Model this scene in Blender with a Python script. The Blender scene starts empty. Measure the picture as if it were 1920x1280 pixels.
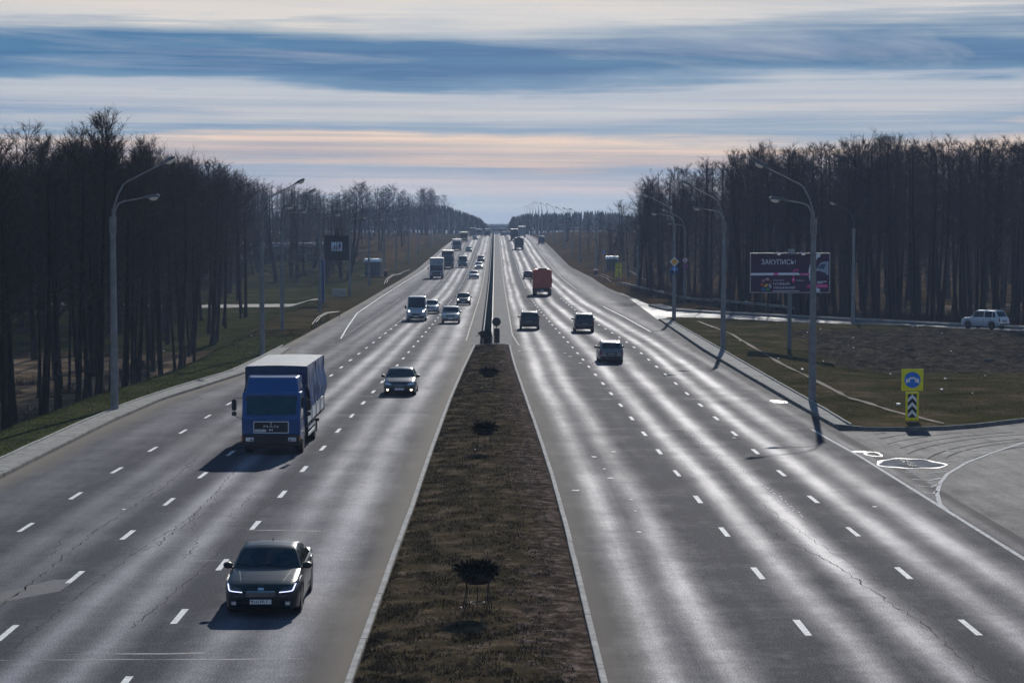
import bpy, math, random
import numpy as np
from mathutils import Vector, Matrix, noise as mnoise
from mathutils.bvhtree import BVHTree

S = bpy.context.scene
COL = S.collection
R = math.radians
random.seed(7)
rng = np.random.default_rng(7)

# ------------------------------------------------------------------ camera
CAM_H = 9.4
cd = bpy.data.cameras.new('camera')
cam = bpy.data.objects.new('camera', cd)
COL.objects.link(cam)
cam.location = (0, 0, CAM_H)
cam.rotation_euler = (R(90 - 3.005), 0, R(-0.458))
cd.sensor_width = 36
cd.lens = 75
cd.clip_start = 0.5
cd.clip_end = 9000
S.camera = cam

# ------------------------------------------------------------------ sky, sun, exposure
SUN_EL, SUN_AZ = 24.5, 7.5        # degrees; azimuth to the right of +Y
w = bpy.data.worlds.new("World")
S.world = w
w.use_nodes = True
wn, wl = w.node_tree.nodes, w.node_tree.links
wn.clear()


def N(tree, typ, **kw):
    n = tree.nodes.new(typ)
    for k, v in kw.items():
        if k.startswith('i_'):
            key = k[2:]
            key = int(key) if key.isdigit() else key
            n.inputs[key].default_value = v
        else:
            setattr(n, k, v)
    return n


def M2(tree, op, a, b=None, c=None):
    n = tree.nodes.new('ShaderNodeMath')
    n.operation = op
    for i, x in enumerate((a, b, c)):
        if x is None:
            continue
        if isinstance(x, (int, float)):
            n.inputs[i].default_value = x
        else:
            tree.links.new(x, n.inputs[i])
    return n.outputs[0]


def s2l(c):
    return tuple(((x / 255) / 12.92 if x / 255 <= 0.04045 else ((x / 255 + 0.055) / 1.055) ** 2.4) for x in c) + (1,)


def ramp(tree, fac, stops, interp='LINEAR'):
    n = tree.nodes.new('ShaderNodeValToRGB')
    cr = n.color_ramp
    cr.interpolation = interp
    while len(cr.elements) < len(stops):
        cr.elements.new(0.5)
    for e, (p, c) in zip(cr.elements, stops):
        e.position = p
        e.color = c if len(c) == 4 else tuple(c) + (1,)
    tree.links.new(fac, n.inputs[0])
    return n.outputs[0]


def mixc(tree, fac, a, b, mode='MIX'):
    n = tree.nodes.new('ShaderNodeMix')
    n.data_type = 'RGBA'
    n.blend_type = mode
    for s, v in ((n.inputs[0], fac), (n.inputs[6], a), (n.inputs[7], b)):
        if isinstance(v, (int, float)):
            s.default_value = v
        elif isinstance(v, tuple):
            s.default_value = v if len(v) == 4 else v + (1,)
        else:
            tree.links.new(v, s)
    return n.outputs[2]


T = w.node_tree
out = N(T, 'ShaderNodeOutputWorld')
sky = N(T, 'ShaderNodeTexSky')
sky.sky_type = 'NISHITA'
sky.sun_disc = False
sky.sun_elevation = R(SUN_EL)
sky.sun_rotation = R(SUN_AZ)
sky.air_density = 1.0
sky.dust_density = 1.5
bg1 = N(T, 'ShaderNodeBackground')
bg1.inputs[1].default_value = 0.055
wl.new(sky.outputs[0], bg1.inputs[0])
tc = N(T, 'ShaderNodeTexCoord')
sep = N(T, 'ShaderNodeSeparateXYZ')
wl.new(tc.outputs['Generated'], sep.inputs[0])
X_, Y_, Z_ = sep.outputs
# layered stratus: coordinate grows quickly with height near the horizon, streaks are long sideways
az = M2(T, 'ARCTAN2', X_, Y_)
comb = N(T, 'ShaderNodeCombineXYZ')
wl.new(M2(T, 'MULTIPLY', az, 3.0), comb.inputs[0])
wl.new(M2(T, 'MULTIPLY', Z_, 26.0), comb.inputs[1])
n1 = N(T, 'ShaderNodeTexNoise', i_Scale=1.0, i_Detail=5.0, i_Roughness=0.55)
wl.new(comb.outputs[0], n1.inputs['Vector'])
comb2 = N(T, 'ShaderNodeCombineXYZ')
wl.new(M2(T, 'ADD', M2(T, 'MULTIPLY', az, 3.2), M2(T, 'MULTIPLY', Z_, 9.0)), comb2.inputs[0])
wl.new(M2(T, 'MULTIPLY', Z_, 150.0), comb2.inputs[1])
n2 = N(T, 'ShaderNodeTexNoise', i_Scale=1.0, i_Detail=6.0, i_Roughness=0.6, i_Distortion=0.3)
wl.new(comb2.outputs[0], n2.inputs['Vector'])
e0 = M2(T, 'ADD', Z_, M2(T, 'MULTIPLY', M2(T, 'SUBTRACT', n1.outputs[0], 0.5), 0.055))
e1 = M2(T, 'ADD', e0, M2(T, 'MULTIPLY', M2(T, 'SUBTRACT', n2.outputs[0], 0.5), 0.022))
K = 1 / 0.16
band = ramp(T, M2(T, 'MULTIPLY', e1, K), [
    (0.00, s2l((204, 218, 228))), (0.008 * K, s2l((198, 212, 224))), (0.018 * K, s2l((202, 200, 208))),
    (0.026 * K, s2l((154, 174, 196))), (0.031 * K, s2l((202, 188, 186))), (0.041 * K, s2l((230, 210, 196))),
    (0.047 * K, s2l((140, 168, 194))), (0.055 * K, s2l((184, 192, 204))), (0.064 * K, s2l((186, 196, 208))),
    (0.069 * K, s2l((96, 142, 180))), (0.075 * K, s2l((36, 108, 158))), (0.083 * K, s2l((54, 118, 164))),
    (0.090 * K, s2l((140, 164, 186))), (0.098 * K, s2l((222, 218, 214))), (0.125 * K, s2l((196, 196, 200))),
    (1.0, s2l((150, 165, 188)))])
# streak contrast on the pale layers
streak = ramp(T, n2.outputs[0], [(0.35, (0.74, 0.82, 0.94, 1)), (0.62, (1.12, 1.07, 1.02, 1))])
bandS = mixc(T, 0.75, band, streak, 'MULTIPLY')
comb4 = N(T, 'ShaderNodeCombineXYZ')
wl.new(M2(T, 'MULTIPLY', az, 2.2), comb4.inputs[0]); wl.new(M2(T, 'MULTIPLY', M2(T, 'ADD', Z_, M2(T, 'MULTIPLY', az, 0.01)), 420.0), comb4.inputs[1])
n4 = N(T, 'ShaderNodeTexNoise', i_Scale=1.0, i_Detail=3.0, i_Roughness=0.5, i_Distortion=0.6)
wl.new(comb4.outputs[0], n4.inputs['Vector'])
fine = ramp(T, n4.outputs[0], [(0.40, (0.80, 0.87, 0.95, 1)), (0.60, (1.16, 1.08, 1.02, 1))])
bandS = mixc(T, ramp(T, Z_, [(0.0, (0, 0, 0, 1)), (0.03, (.9, .9, .9, 1)), (0.05, (.7, .7, .7, 1)), (0.075, (.05, .05, .05, 1)), (0.12, (.2, .2, .2, 1))]), bandS, mixc(T, 1.0, bandS, fine, 'MULTIPLY'))
# the rest of the dome: broken stratus with blue between
n3 = N(T, 'ShaderNodeTexNoise', i_Scale=2.2, i_Detail=6.0, i_Roughness=0.55, i_Distortion=0.4)
mp = N(T, 'ShaderNodeMapping')
mp.inputs['Scale'].default_value = (1, 1, 3.5)
wl.new(tc.outputs['Generated'], mp.inputs[0])
wl.new(mp.outputs[0], n3.inputs['Vector'])
high = ramp(T, n3.outputs[0], [(0.36, s2l((10, 62, 116))), (0.5, s2l((40, 94, 142))), (0.68, s2l((104, 136, 164)))])
up = ramp(T, Z_, [(0.11, (0, 0, 0, 1)), (0.24, (1, 1, 1, 1))])
cl = mixc(T, up, bandS, high)
wm_ = N(T, 'ShaderNodeCombineXYZ')
wl.new(M2(T, 'MULTIPLY', M2(T, 'ADD', az, M2(T, 'MULTIPLY', Z_, 2.5)), 5.5), wm_.inputs[0]); wl.new(M2(T, 'MULTIPLY', Z_, 34.0), wm_.inputs[1])
n5 = N(T, 'ShaderNodeTexNoise', i_Scale=1.0, i_Detail=9.0, i_Roughness=0.62, i_Distortion=0.8)
wl.new(wm_.outputs[0], n5.inputs['Vector'])
wisp = ramp(T, n5.outputs[0], [(0.50, (0, 0, 0, 1)), (0.74, (.6, .6, .6, 1))])
dark_ = ramp(T, n5.outputs[0], [(0.26, (.3, .3, .3, 1)), (0.40, (0, 0, 0, 1))])
hi_ = ramp(T, Z_, [(0.052, (0, 0, 0, 1)), (0.075, (1, 1, 1, 1))])
cl = mixc(T, M2(T, 'MULTIPLY', wisp, hi_), cl, s2l((196, 202, 212)))
cl = mixc(T, M2(T, 'MULTIPLY', dark_, hi_), cl, s2l((84, 140, 184)))
bg2 = N(T, 'ShaderNodeBackground')
bg2.inputs[1].default_value = 0.92
wl.new(cl, bg2.inputs[0])
mx = N(T, 'ShaderNodeMixShader')
mx.inputs[0].default_value = 0.95
wl.new(bg1.outputs[0], mx.inputs[1])
wl.new(bg2.outputs[0], mx.inputs[2])
wl.new(mx.outputs[0], out.inputs[0])

sl = bpy.data.lights.new('sun', 'SUN')
sl.energy = 4.2
sl.angle = R(0.5)
sl.color = (1.0, 0.96, 0.90)
sun = bpy.data.objects.new('sun', sl)
COL.objects.link(sun)
sd = Vector((math.sin(R(SUN_AZ)) * math.cos(R(SUN_EL)), math.cos(R(SUN_AZ)) * math.cos(R(SUN_EL)), math.sin(R(SUN_EL))))
sun.rotation_euler = sd.to_track_quat('Z', 'Y').to_euler()
sun.location = (0, 0, 60)
S.view_settings.view_transform = 'Standard'
S.view_settings.look = 'None'
S.view_settings.gamma = 1
S.view_settings.exposure = 0.1
S.view_settings.use_curve_mapping = False
S.cycles.max_bounces = 5
S.cycles.diffuse_bounces = 2
S.cycles.glossy_bounces = 3
S.cycles.transparent_max_bounces = 6
S.cycles.volume_bounces = 0
S.cycles.sample_clamp_indirect = 4
S.cycles.sample_clamp_direct = 12


# ------------------------------------------------------------------ object helpers
def tag(o, label=None, cat=None, group=None, kind=None):
    if label: o['label'] = label
    if cat: o['category'] = cat
    if group: o['group'] = group
    if kind: o['kind'] = kind
    return o


def link(name, me, parent=None):
    o = bpy.data.objects.new(name, me)
    COL.objects.link(o)
    if parent is not None:
        o.parent = parent
    return o


def empty(name, loc=(0, 0, 0), rz=0):
    o = link(name, None)
    o.empty_display_size = 0.3
    o.location = loc
    o.rotation_euler = (0, 0, rz)
    return o


def mesh_from(name, V, F, m, smooth=False, sharp=None):
    me = bpy.data.meshes.new(name)
    me.from_pydata([tuple(v) for v in V], [], F)
    if m is not None:
        me.materials.append(m)
    if smooth:
        me.shade_smooth()
        if sharp:
            me.set_sharp_from_angle(angle=R(sharp))
    return me


class MB:
    def __init__(s):
        s.v = []; s.f = []

    def add(s, V, F):
        b = len(s.v)
        s.v += [tuple(v) for v in V]
        s.f += [tuple(i + b for i in f) for f in F]
        return s

    def box(s, c, d, rot=None, taper=1.0, bev=0.0):
        hx, hy, hz = d[0] / 2, d[1] / 2, d[2] / 2
        if bev <= 0:
            V = [(sx * hx * (taper if sz > 0 else 1), sy * hy * (taper if sz > 0 else 1), sz * hz) for sz in (-1, 1) for sy in (-1, 1) for sx in (-1, 1)]
            F = [(0, 2, 3, 1), (4, 5, 7, 6), (0, 1, 5, 4), (2, 6, 7, 3), (0, 4, 6, 2), (1, 3, 7, 5)]
        else:
            b = min(bev, hx * .9, hy * .9, hz * .9)
            ring = [(hx - b, -hy), (hx, -hy + b), (hx, hy - b), (hx - b, hy), (-hx + b, hy), (-hx, hy - b), (-hx, -hy + b), (-hx + b, -hy)]
            def sc(k): return [(x * (1 - k / hx), y * (1 - k / hy)) for x, y in ring]
            V = [(x, y, -hz) for x, y in sc(b)] + [(x, y, -hz + b) for x, y in ring] + [(x * taper, y * taper, hz - b) for x, y in ring] + [(x * taper, y * taper, hz) for x, y in sc(b)]
            F = [tuple(range(7, -1, -1)), tuple(range(24, 32))]
            for k in range(3):
                for i in range(8):
                    j = (i + 1) % 8
                    F.append((k * 8 + i, k * 8 + j, k * 8 + 8 + j, k * 8 + 8 + i))
        if rot is not None:
            V = [rot @ Vector(v) for v in V]
        return s.add([(v[0] + c[0], v[1] + c[1], v[2] + c[2]) for v in V], F)

    def tube(s, pts, rad, n=6, cap=True):
        pts = [Vector(p) for p in pts]
        if not hasattr(rad, '__len__'): rad = [rad] * len(pts)
        V = []; F = []
        u = None
        for i, p in enumerate(pts):
            d = (pts[min(i + 1, len(pts) - 1)] - pts[max(i - 1, 0)]).normalized()
            if u is None:
                u = d.orthogonal().normalized()
            else:
                u = (u - d * u.dot(d))
                u = u.normalized() if u.length > 1e-6 else d.orthogonal().normalized()
            vv = d.cross(u)
            for k in range(n):
                a = 2 * math.pi * k / n
                V.append(p + (u * math.cos(a) + vv * math.sin(a)) * rad[i])
        for i in range(len(pts) - 1):
            for k in range(n):
                j = (k + 1) % n
                F.append((i * n + k, i * n + j, i * n + n + j, i * n + n + k))
        if cap:
            F.append(tuple(range(n - 1, -1, -1)))
            F.append(tuple(range((len(pts) - 1) * n, len(pts) * n)))
        return s.add(V, F)

    def lathe(s, prof, n=16, c=(0, 0, 0), axis='z', sx=1, sy=1):
        V = []; F = []
        for r, z in prof:
            for k in range(n):
                a = 2 * math.pi * k / n
                p = (r * math.cos(a) * sx, r * math.sin(a) * sy, z)
                if axis == 'x': p = (p[2], p[0], p[1])
                if axis == 'y': p = (p[0], p[2], p[1])
                V.append((p[0] + c[0], p[1] + c[1], p[2] + c[2]))
        m = len(prof)
        for i in range(m - 1):
            for k in range(n):
                j = (k + 1) % n
                F.append((i * n + k, i * n + j, i * n + n + j, i * n + n + k))
        F.append(tuple(range(n - 1, -1, -1)))
        F.append(tuple(range((m - 1) * n, m * n)))
        return s.add(V, F)

    def prism(s, poly, y0, y1, plane='xz'):
        n = len(poly)
        def P(a, b, t): return {'xz': (a, t, b), 'yz': (t, a, b), 'xy': (a, b, t)}[plane]
        V = [P(a, b, y0) for a, b in poly] + [P(a, b, y1) for a, b in poly]
        F = [tuple(range(n - 1, -1, -1)), tuple(range(n, 2 * n))] + [(i, (i + 1) % n, n + (i + 1) % n, n + i) for i in range(n)]
        return s.add(V, F)

    def quad(s, a, b, c, d):
        return s.add([a, b, c, d], [(0, 1, 2, 3)])

    def build(s, name, m, parent=None, smooth=False, sharp=40):
        return link(name, mesh_from(name, s.v, s.f, m, smooth, sharp), parent)


def text_mesh(body, h, m, name, parent, loc, rot, width=None, depth=0.004, extr=None):
    c = bpy.data.curves.new('lettering', 'FONT')
    c.body = body
    c.size = 1
    c.resolution_u = 2
    o = bpy.data.objects.new('lettering', c)
    COL.objects.link(o)
    dg = bpy.context.evaluated_depsgraph_get()
    dg.update()
    me = bpy.data.meshes.new_from_object(o.evaluated_get(dg))
    bpy.data.objects.remove(o)
    xs = [v.co.x for v in me.vertices]; ys = [v.co.y for v in me.vertices]
    x0, x1, y0, y1 = min(xs), max(xs), min(ys), max(ys)
    sy = h / (y1 - y0)
    sx = (width / (x1 - x0)) if width else sy
    for v in me.vertices:
        v.co.x = (v.co.x - (x0 + x1) / 2) * sx
        v.co.y = (v.co.y - (y0 + y1) / 2) * sy
    me.materials.clear()
    me.materials.append(m)
    o = link(name, me, parent)
    o.location = loc
    o.rotation_euler = rot
    return o


# ------------------------------------------------------------------ materials
def mat(name, col, rough=0.6, metal=0.0, spec=0.5, var=0.15, scale=3.0, bump=0.0, bscale=20.0, coat=0.0, emit=None, estr=0.0, col2=None, trans=0.0, stretch=(1, 1, 1), coord='Object'):
    m = bpy.data.materials.new(name)
    m.use_nodes = True
    t = m.node_tree
    b = t.nodes['Principled BSDF']
    tcn = N(t, 'ShaderNodeTexCoord')
    mpn = N(t, 'ShaderNodeMapping')
    mpn.inputs['Scale'].default_value = stretch
    t.links.new(tcn.outputs[coord], mpn.inputs[0])
    nz = N(t, 'ShaderNodeTexNoise', i_Scale=scale, i_Detail=6.0, i_Roughness=0.6)
    t.links.new(mpn.outputs[0], nz.inputs['Vector'])
    lo = tuple(c * (1 - var) for c in col)
    hi = tuple(min(1, c * (1 + var)) for c in (col2 or col))
    c = ramp(t, nz.outputs[0], [(0.32, lo), (0.68, hi)])
    t.links.new(c, b.inputs['Base Color'])
    b.inputs['Roughness'].default_value = rough
    b.inputs['Metallic'].default_value = metal
    b.inputs['Specular IOR Level'].default_value = spec
    b.inputs['Coat Weight'].default_value = coat
    b.inputs['Coat Roughness'].default_value = 0.05
    if trans:
        b.inputs['Transmission Weight'].default_value = trans
    if emit:
        b.inputs['Emission Color'].default_value = tuple(emit) + (1,)
        b.inputs['Emission Strength'].default_value = estr
    if bump:
        nb = N(t, 'ShaderNodeTexNoise', i_Scale=bscale, i_Detail=4.0)
        t.links.new(mpn.outputs[0], nb.inputs['Vector'])
        bp = N(t, 'ShaderNodeBump', i_Strength=bump, i_Distance=0.05)
        t.links.new(nb.outputs[0], bp.inputs['Height'])
        t.links.new(bp.outputs[0], b.inputs['Normal'])
    return m


def asphalt(name, base=(0.064, 0.064, 0.080), use_attr=True, bright=1.0):
    """worn asphalt: the wheel tracks are polished paler aggregate, the strips between are dark and rough"""
    m = bpy.data.materials.new(name)
    m.use_nodes = True
    t = m.node_tree
    b = t.nodes['Principled BSDF']
    tcn = N(t, 'ShaderNodeTexCoord')
    grain = N(t, 'ShaderNodeTexNoise', i_Scale=24.0, i_Detail=2.0, i_Roughness=0.7)
    big = N(t, 'ShaderNodeTexNoise', i_Scale=0.35, i_Detail=5.0, i_Roughness=0.6)
    mpn = N(t, 'ShaderNodeMapping')
    mpn.inputs['Scale'].default_value = (1.6, 0.12, 1)
    t.links.new(tcn.outputs['Object'], mpn.inputs[0])
    lng = N(t, 'ShaderNodeTexNoise', i_Scale=1.0, i_Detail=5.0, i_Roughness=0.65)
    t.links.new(mpn.outputs[0], lng.inputs['Vector'])
    for nz in (grain, big):
        t.links.new(tcn.outputs['Object'], nz.inputs['Vector'])
    at = N(t, 'ShaderNodeAttribute', attribute_name='wear')
    ad = N(t, 'ShaderNodeAttribute', attribute_name='dirt')
    wear = at.outputs['Fac']
    wv = M2(t, 'ADD', wear, M2(t, 'MULTIPLY', M2(t, 'SUBTRACT', lng.outputs[0], 0.5), 0.45))
    mid = N(t, 'ShaderNodeTexNoise', i_Scale=2.6, i_Detail=6.0, i_Roughness=0.7)
    t.links.new(tcn.outputs['Object'], mid.inputs['Vector'])
    wv = M2(t, 'ADD', wv, M2(t, 'MULTIPLY', M2(t, 'SUBTRACT', big.outputs[0], 0.5), 0.55))
    wv = M2(t, 'ADD', wv, M2(t, 'MULTIPLY', M2(t, 'SUBTRACT', mid.outputs[0], 0.5), 0.55))
    c1 = ramp(t, wv, [(0.0, tuple(x * 0.62 for x in base)), (0.5, tuple(x * 1.2 for x in base)), (1.0, tuple(x * 2.3 * bright for x in base))])
    g = ramp(t, grain.outputs[0], [(0.34, (0.35, 0.35, 0.37, 1)), (0.5, (1, 1, 1, 1)), (0.66, (2.1, 2.08, 2.0, 1))])
    c2 = mixc(t, 0.8, c1, g, 'MULTIPLY')
    c3 = mixc(t, ad.outputs['Fac'], c2, (0.17, 0.145, 0.115, 1))
    t.links.new(c3, b.inputs['Base Color'])
    r = ramp(t, wv, [(0.0, (0.88,) * 3), (0.5, (0.78,) * 3), (1.0, (0.67,) * 3)])
    t.links.new(r, b.inputs['Roughness'])
    spg = ramp(t, grain.outputs[0], [(0.38, (0.45,) * 3), (0.62, (1.5,) * 3)])
    sp = ramp(t, wv, [(0.0, (0.03,) * 3), (0.5, (0.085,) * 3), (1.0, (0.145,) * 3)])
    spd = mixc(t, ad.outputs['Fac'], mixc(t, 1.0, sp, spg, 'MULTIPLY'), (0.05, 0.05, 0.05, 1))
    t.links.new(spd, b.inputs['Specular IOR Level'])
    bp = N(t, 'ShaderNodeBump', i_Strength=0.35, i_Distance=0.02)
    t.links.new(grain.outputs[0], bp.inputs['Height'])
    t.links.new(bp.outputs[0], b.inputs['Normal'])
    return m


def ground_mat(name, stops, scale=0.5, fine=8.0, bump=0.5):
    m = bpy.data.materials.new(name)
    m.use_nodes = True
    t = m.node_tree
    b = t.nodes['Principled BSDF']
    tcn = N(t, 'ShaderNodeTexCoord')
    a = N(t, 'ShaderNodeTexNoise', i_Scale=scale, i_Detail=8.0, i_Roughness=0.68)
    f = N(t, 'ShaderNodeTexNoise', i_Scale=fine, i_Detail=4.0, i_Roughness=0.7)
    t.links.new(tcn.outputs['Object'], a.inputs['Vector'])
    t.links.new(tcn.outputs['Object'], f.inputs['Vector'])
    c = ramp(t, a.outputs[0], stops)
    g = ramp(t, f.outputs[0], [(0.3, (0.45, 0.45, 0.45, 1)), (0.7, (1.35, 1.35, 1.35, 1))])
    c = mixc(t, 0.85, c, g, 'MULTIPLY')
    t.links.new(c, b.inputs['Base Color'])
    b.inputs['Roughness'].default_value = 0.95
    b.inputs['Specular IOR Level'].default_value = 0.0
    bp = N(t, 'ShaderNodeBump', i_Strength=bump, i_Distance=0.08)
    t.links.new(f.outputs[0], bp.inputs['Height'])
    t.links.new(bp.outputs[0], b.inputs['Normal'])
    return m


A_LEFT = asphalt('asphalt_left', base=(0.074, 0.076, 0.094))
A_RIGHT = asphalt('asphalt_right', bright=1.15)
A_SIDE = asphalt('asphalt_side', base=(0.060, 0.061, 0.068))
MARK = mat('road_paint', (0.62, 0.62, 0.61), 0.8, spec=.2, var=0.35, scale=6, bump=0.2, coord='Object')
MARKM = mat('thin_road_paint', (0.42, 0.42, 0.42), 0.85, spec=.1, var=0.45, scale=5)
MARKF = mat('faded_road_paint', (0.17, 0.17, 0.17), 0.8, spec=.2, var=0.45, scale=5)
KERB = mat('kerb_concrete', (0.20, 0.195, 0.18), 0.95, spec=.15, var=0.3, scale=2.5, bump=0.4)
KERBP = mat('kerb_pale_painted', (0.34, 0.33, 0.31), 0.95, spec=.15, var=0.3, scale=3, bump=0.3)
SLAB = mat('paving_concrete', (0.22, 0.215, 0.20), 0.95, spec=.15, var=0.3, scale=1.7, bump=0.3)
CONC = mat('pole_concrete', (0.25, 0.25, 0.245), 0.85, var=0.2, scale=2, bump=0.2)
CONCB = mat('concrete_band', (0.12, 0.118, 0.115), 0.95, spec=.15, var=0.25, scale=0.8, bump=0.2)
STEEL = mat('galvanised_steel', (0.34, 0.35, 0.36), 0.38, 0.85, var=0.15, scale=4)
DSTEEL = mat('dark_steel', (0.05, 0.052, 0.055), 0.5, 0.5, var=0.2)
BLACK = mat('black_plastic', (0.012, 0.012, 0.013), 0.5, var=0.2)
RUBBER = mat('tyre_rubber', (0.018, 0.018, 0.019), 0.75, var=0.25, scale=8)
RIM = mat('alloy_rim', (0.42, 0.43, 0.45), 0.3, 0.9, var=0.1)
GLASS = mat('tinted_glass', (0.004, 0.018, 0.026), 0.05, spec=0.4, var=0.3, scale=1.5)
LENS = mat('lamp_lens', (0.75, 0.78, 0.82), 0.08, 0.4, var=0.15, scale=14, coat=1)
REDL = mat('red_lens', (0.18, 0.008, 0.010), 0.2, var=0.2, coat=0.8)
ORANGEL = mat('orange_lens', (0.65, 0.16, 0.02), 0.25, var=0.1, coat=0.6)
LIT = mat('lit_lamp', (0.9, 0.9, 0.9), 0.2, emit=(1, 0.97, 0.9), estr=7.0, var=0.05)
LITW = mat('lit_fog_lamp', (0.9, 0.8, 0.6), 0.2, emit=(1, 0.8, 0.5), estr=7.0, var=0.05)
DRL = mat('lit_running_light', (0.8, 0.85, 1.0), 0.2, emit=(0.62, 0.66, 1.0), estr=1.6, var=0.03)
PLATE = mat('number_plate_white', (0.86, 0.87, 0.88), 0.4, var=0.08)
CHROME = mat('chrome', (0.65, 0.66, 0.68), 0.15, 1.0, var=0.08)
BOWL = mat('lamp_bowl', (0.80, 0.82, 0.82), 0.15, var=0.15, scale=8, coat=0.5)
_t = BOWL.node_tree
_tr = N(_t, 'ShaderNodeBsdfTranslucent', i_Color=(.95, .95, .92, 1)); _mx = N(_t, 'ShaderNodeMixShader', i_Fac=0.6)
_b = _t.nodes['Principled BSDF']; _o = [n for n in _t.nodes if n.type == 'OUTPUT_MATERIAL'][0]
_t.links.new(_b.outputs[0], _mx.inputs[1]); _t.links.new(_tr.outputs[0], _mx.inputs[2]); _t.links.new(_mx.outputs[0], _o.inputs[0])
WHITEP = mat('white_enamel', (0.85, 0.85, 0.85), 0.35, var=0.06)
PRINTW = mat('print_white', (0.85, 0.88, 0.98), 0.5, var=0.06)
YEL = mat('sign_yellow', (0.95, 0.84, 0.01), 0.45, var=0.08, emit=None)
BLU = mat('sign_blue', (0.005, 0.20, 0.70), 0.4, var=0.1)
SRED = mat('sign_red', (0.55, 0.03, 0.03), 0.4, var=0.1)
SORA = mat('sign_amber', (0.85, 0.42, 0.03), 0.4, var=0.1)
BARK = mat('bark', (0.028, 0.023, 0.020), 0.95, spec=0.1, var=0.35, scale=5, bump=0.6, bscale=9, stretch=(1, 1, 0.3))
TWIG = mat('twigs', (0.050, 0.037, 0.032), 0.95, spec=0.08, var=0.4, scale=1.5)
CONIF = mat('conifer_needles', (0.018, 0.032, 0.024), 0.95, spec=0.1, var=0.5, scale=0.3)
DIRT = mat('bare_soil', (0.12, 0.10, 0.08), 0.95, spec=0.1, var=0.4, scale=2, bump=0.5)
LEAFL = ground_mat('woodland_floor', [(0.3, (0.040, 0.035, 0.025, 1)), (0.5, (0.12, 0.090, 0.060, 1)), (0.66, (0.28, 0.20, 0.135, 1))], 0.25, 6)
GRASSL = ground_mat('verge_grass', [(0.3, (0.040, 0.046, 0.018, 1)), (0.55, (0.080, 0.086, 0.034, 1)), (0.72, (0.13, 0.115, 0.06, 1))], 0.3, 9)
GRASSR = ground_mat('island_grass', [(0.30, (0.026, 0.021, 0.010, 1)), (0.43, (0.050, 0.050, 0.020, 1)), (0.55, (0.080, 0.064, 0.034, 1)), (0.68, (0.15, 0.115, 0.07, 1))], 0.22, 5)
MEDG = ground_mat('median_turf', [(0.3, (0.030, 0.026, 0.015, 1)), (0.5, (0.074, 0.058, 0.034, 1)), (0.60, (0.13, 0.095, 0.060, 1)), (0.72, (0.23, 0.18, 0.14, 1))], 0.9, 12, 0.8)
DRYG = ground_mat('dry_grass', [(0.3, (0.030, 0.021, 0.010, 1)), (0.5, (0.070, 0.046, 0.022, 1)), (0.7, (0.13, 0.085, 0.042, 1))], 0.12, 3)
BANK = ground_mat('bare_bank', [(0.3, (0.022, 0.018, 0.009, 1)), (0.48, (0.055, 0.048, 0.020, 1)), (0.6, (0.085, 0.062, 0.034, 1)), (0.74, (0.15, 0.115, 0.08, 1))], 0.22, 3)
LAWN = ground_mat('lawn_grass', [(0.3, (0.018, 0.022, 0.007, 1)), (0.5, (0.040, 0.044, 0.014, 1)), (0.7, (0.085, 0.070, 0.030, 1))], 0.10, 2)
ROUGH = ground_mat('turned_soil', [(0.3, (0.022, 0.019, 0.014, 1)), (0.5, (0.060, 0.049, 0.035, 1)), (0.66, (0.12, 0.10, 0.08, 1)), (0.78, (0.30, 0.28, 0.26, 1))], 0.9, 4, 1.0)
WATER = mat('puddle_sky_sheen', (0.21, 0.212, 0.22), 0.9, spec=0.0, var=0.3, scale=2)  # matte grey: the sky's reflection on the puddle is put into the colour
WETR = mat('rim_glare', (0.30, 0.30, 0.31), 0.6, spec=0.32, var=0.15, scale=5)  # pale colour painted in for sun glare on the wet film


def paint(name, col, metal=0.35, rough=0.28):
    return mat(name, col, rough, metal, var=0.08, scale=1.2, coat=0.5)


# ------------------------------------------------------------------ the lie of the land
PZ = [(0, 0), (330, 0), (413, .4), (500, 1.7), (588, 3.2), (714, 5.6), (850, 6.9), (950, 7.3), (1100, 7.2), (1500, 5), (4000, 0)]
_px = np.array([p[0] for p in PZ], float); _pz = np.array([p[1] for p in PZ], float)


def zr(y):
    y = np.asarray(y, float)
    r = 0
    for k in range(-3, 4):
        r = r + np.interp(np.maximum(0, y + k * 15), _px, _pz)
    return r / 7


def line(pts):
    a = np.array(sorted((y, x) for x, y in pts), float)
    return lambda y: np.interp(y, a[:, 0], a[:, 1])


XLOUT = line([(-20.1, 20), (-20.14, 86), (-20.1, 101.6), (-19.7, 115.4), (-18.9, 126.2), (-17.5, 140), (-17.2, 155), (-17.0, 190), (-17.1, 245), (-17.3, 345), (-17.0, 400), (-16.5, 455), (-16.2, 524), (-15.5, 633), (-14.6, 706), (-12.2, 833), (-12, 1500), (-12, 3900)])
XLPAV = line([(-18.7, 20), (-18.7, 104), (-18.3, 118), (-17.5, 126), (-16.2, 140), (-15.9, 155), (-16.2, 170)])
LA = line([(-14.95, 20), (-14.85, 66), (-14.81, 82), (-14.57, 97), (-14.4, 113), (-13.9, 150), (-13.3, 190), (-12.9, 272), (-12.6, 400), (-12.0, 700), (-11.0, 833), (-11, 3900)])
LB = line([(-11.45, 20), (-11.38, 57), (-11.28, 73), (-11.14, 88), (-10.64, 130), (-10.45, 150), (-10.05, 184), (-9.65, 215), (-9.3, 260), (-9.1, 400), (-8.7, 700), (-8, 900), (-8, 3900)])
LC = line([(-7.75, 20), (-7.64, 67), (-7.5, 84), (-7.33, 100), (-6.75, 150), (-6.4, 189), (-6.05, 230), (-5.8, 283), (-5.7, 318), (-5.5, 450), (-5, 900), (-5, 3900)])
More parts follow.
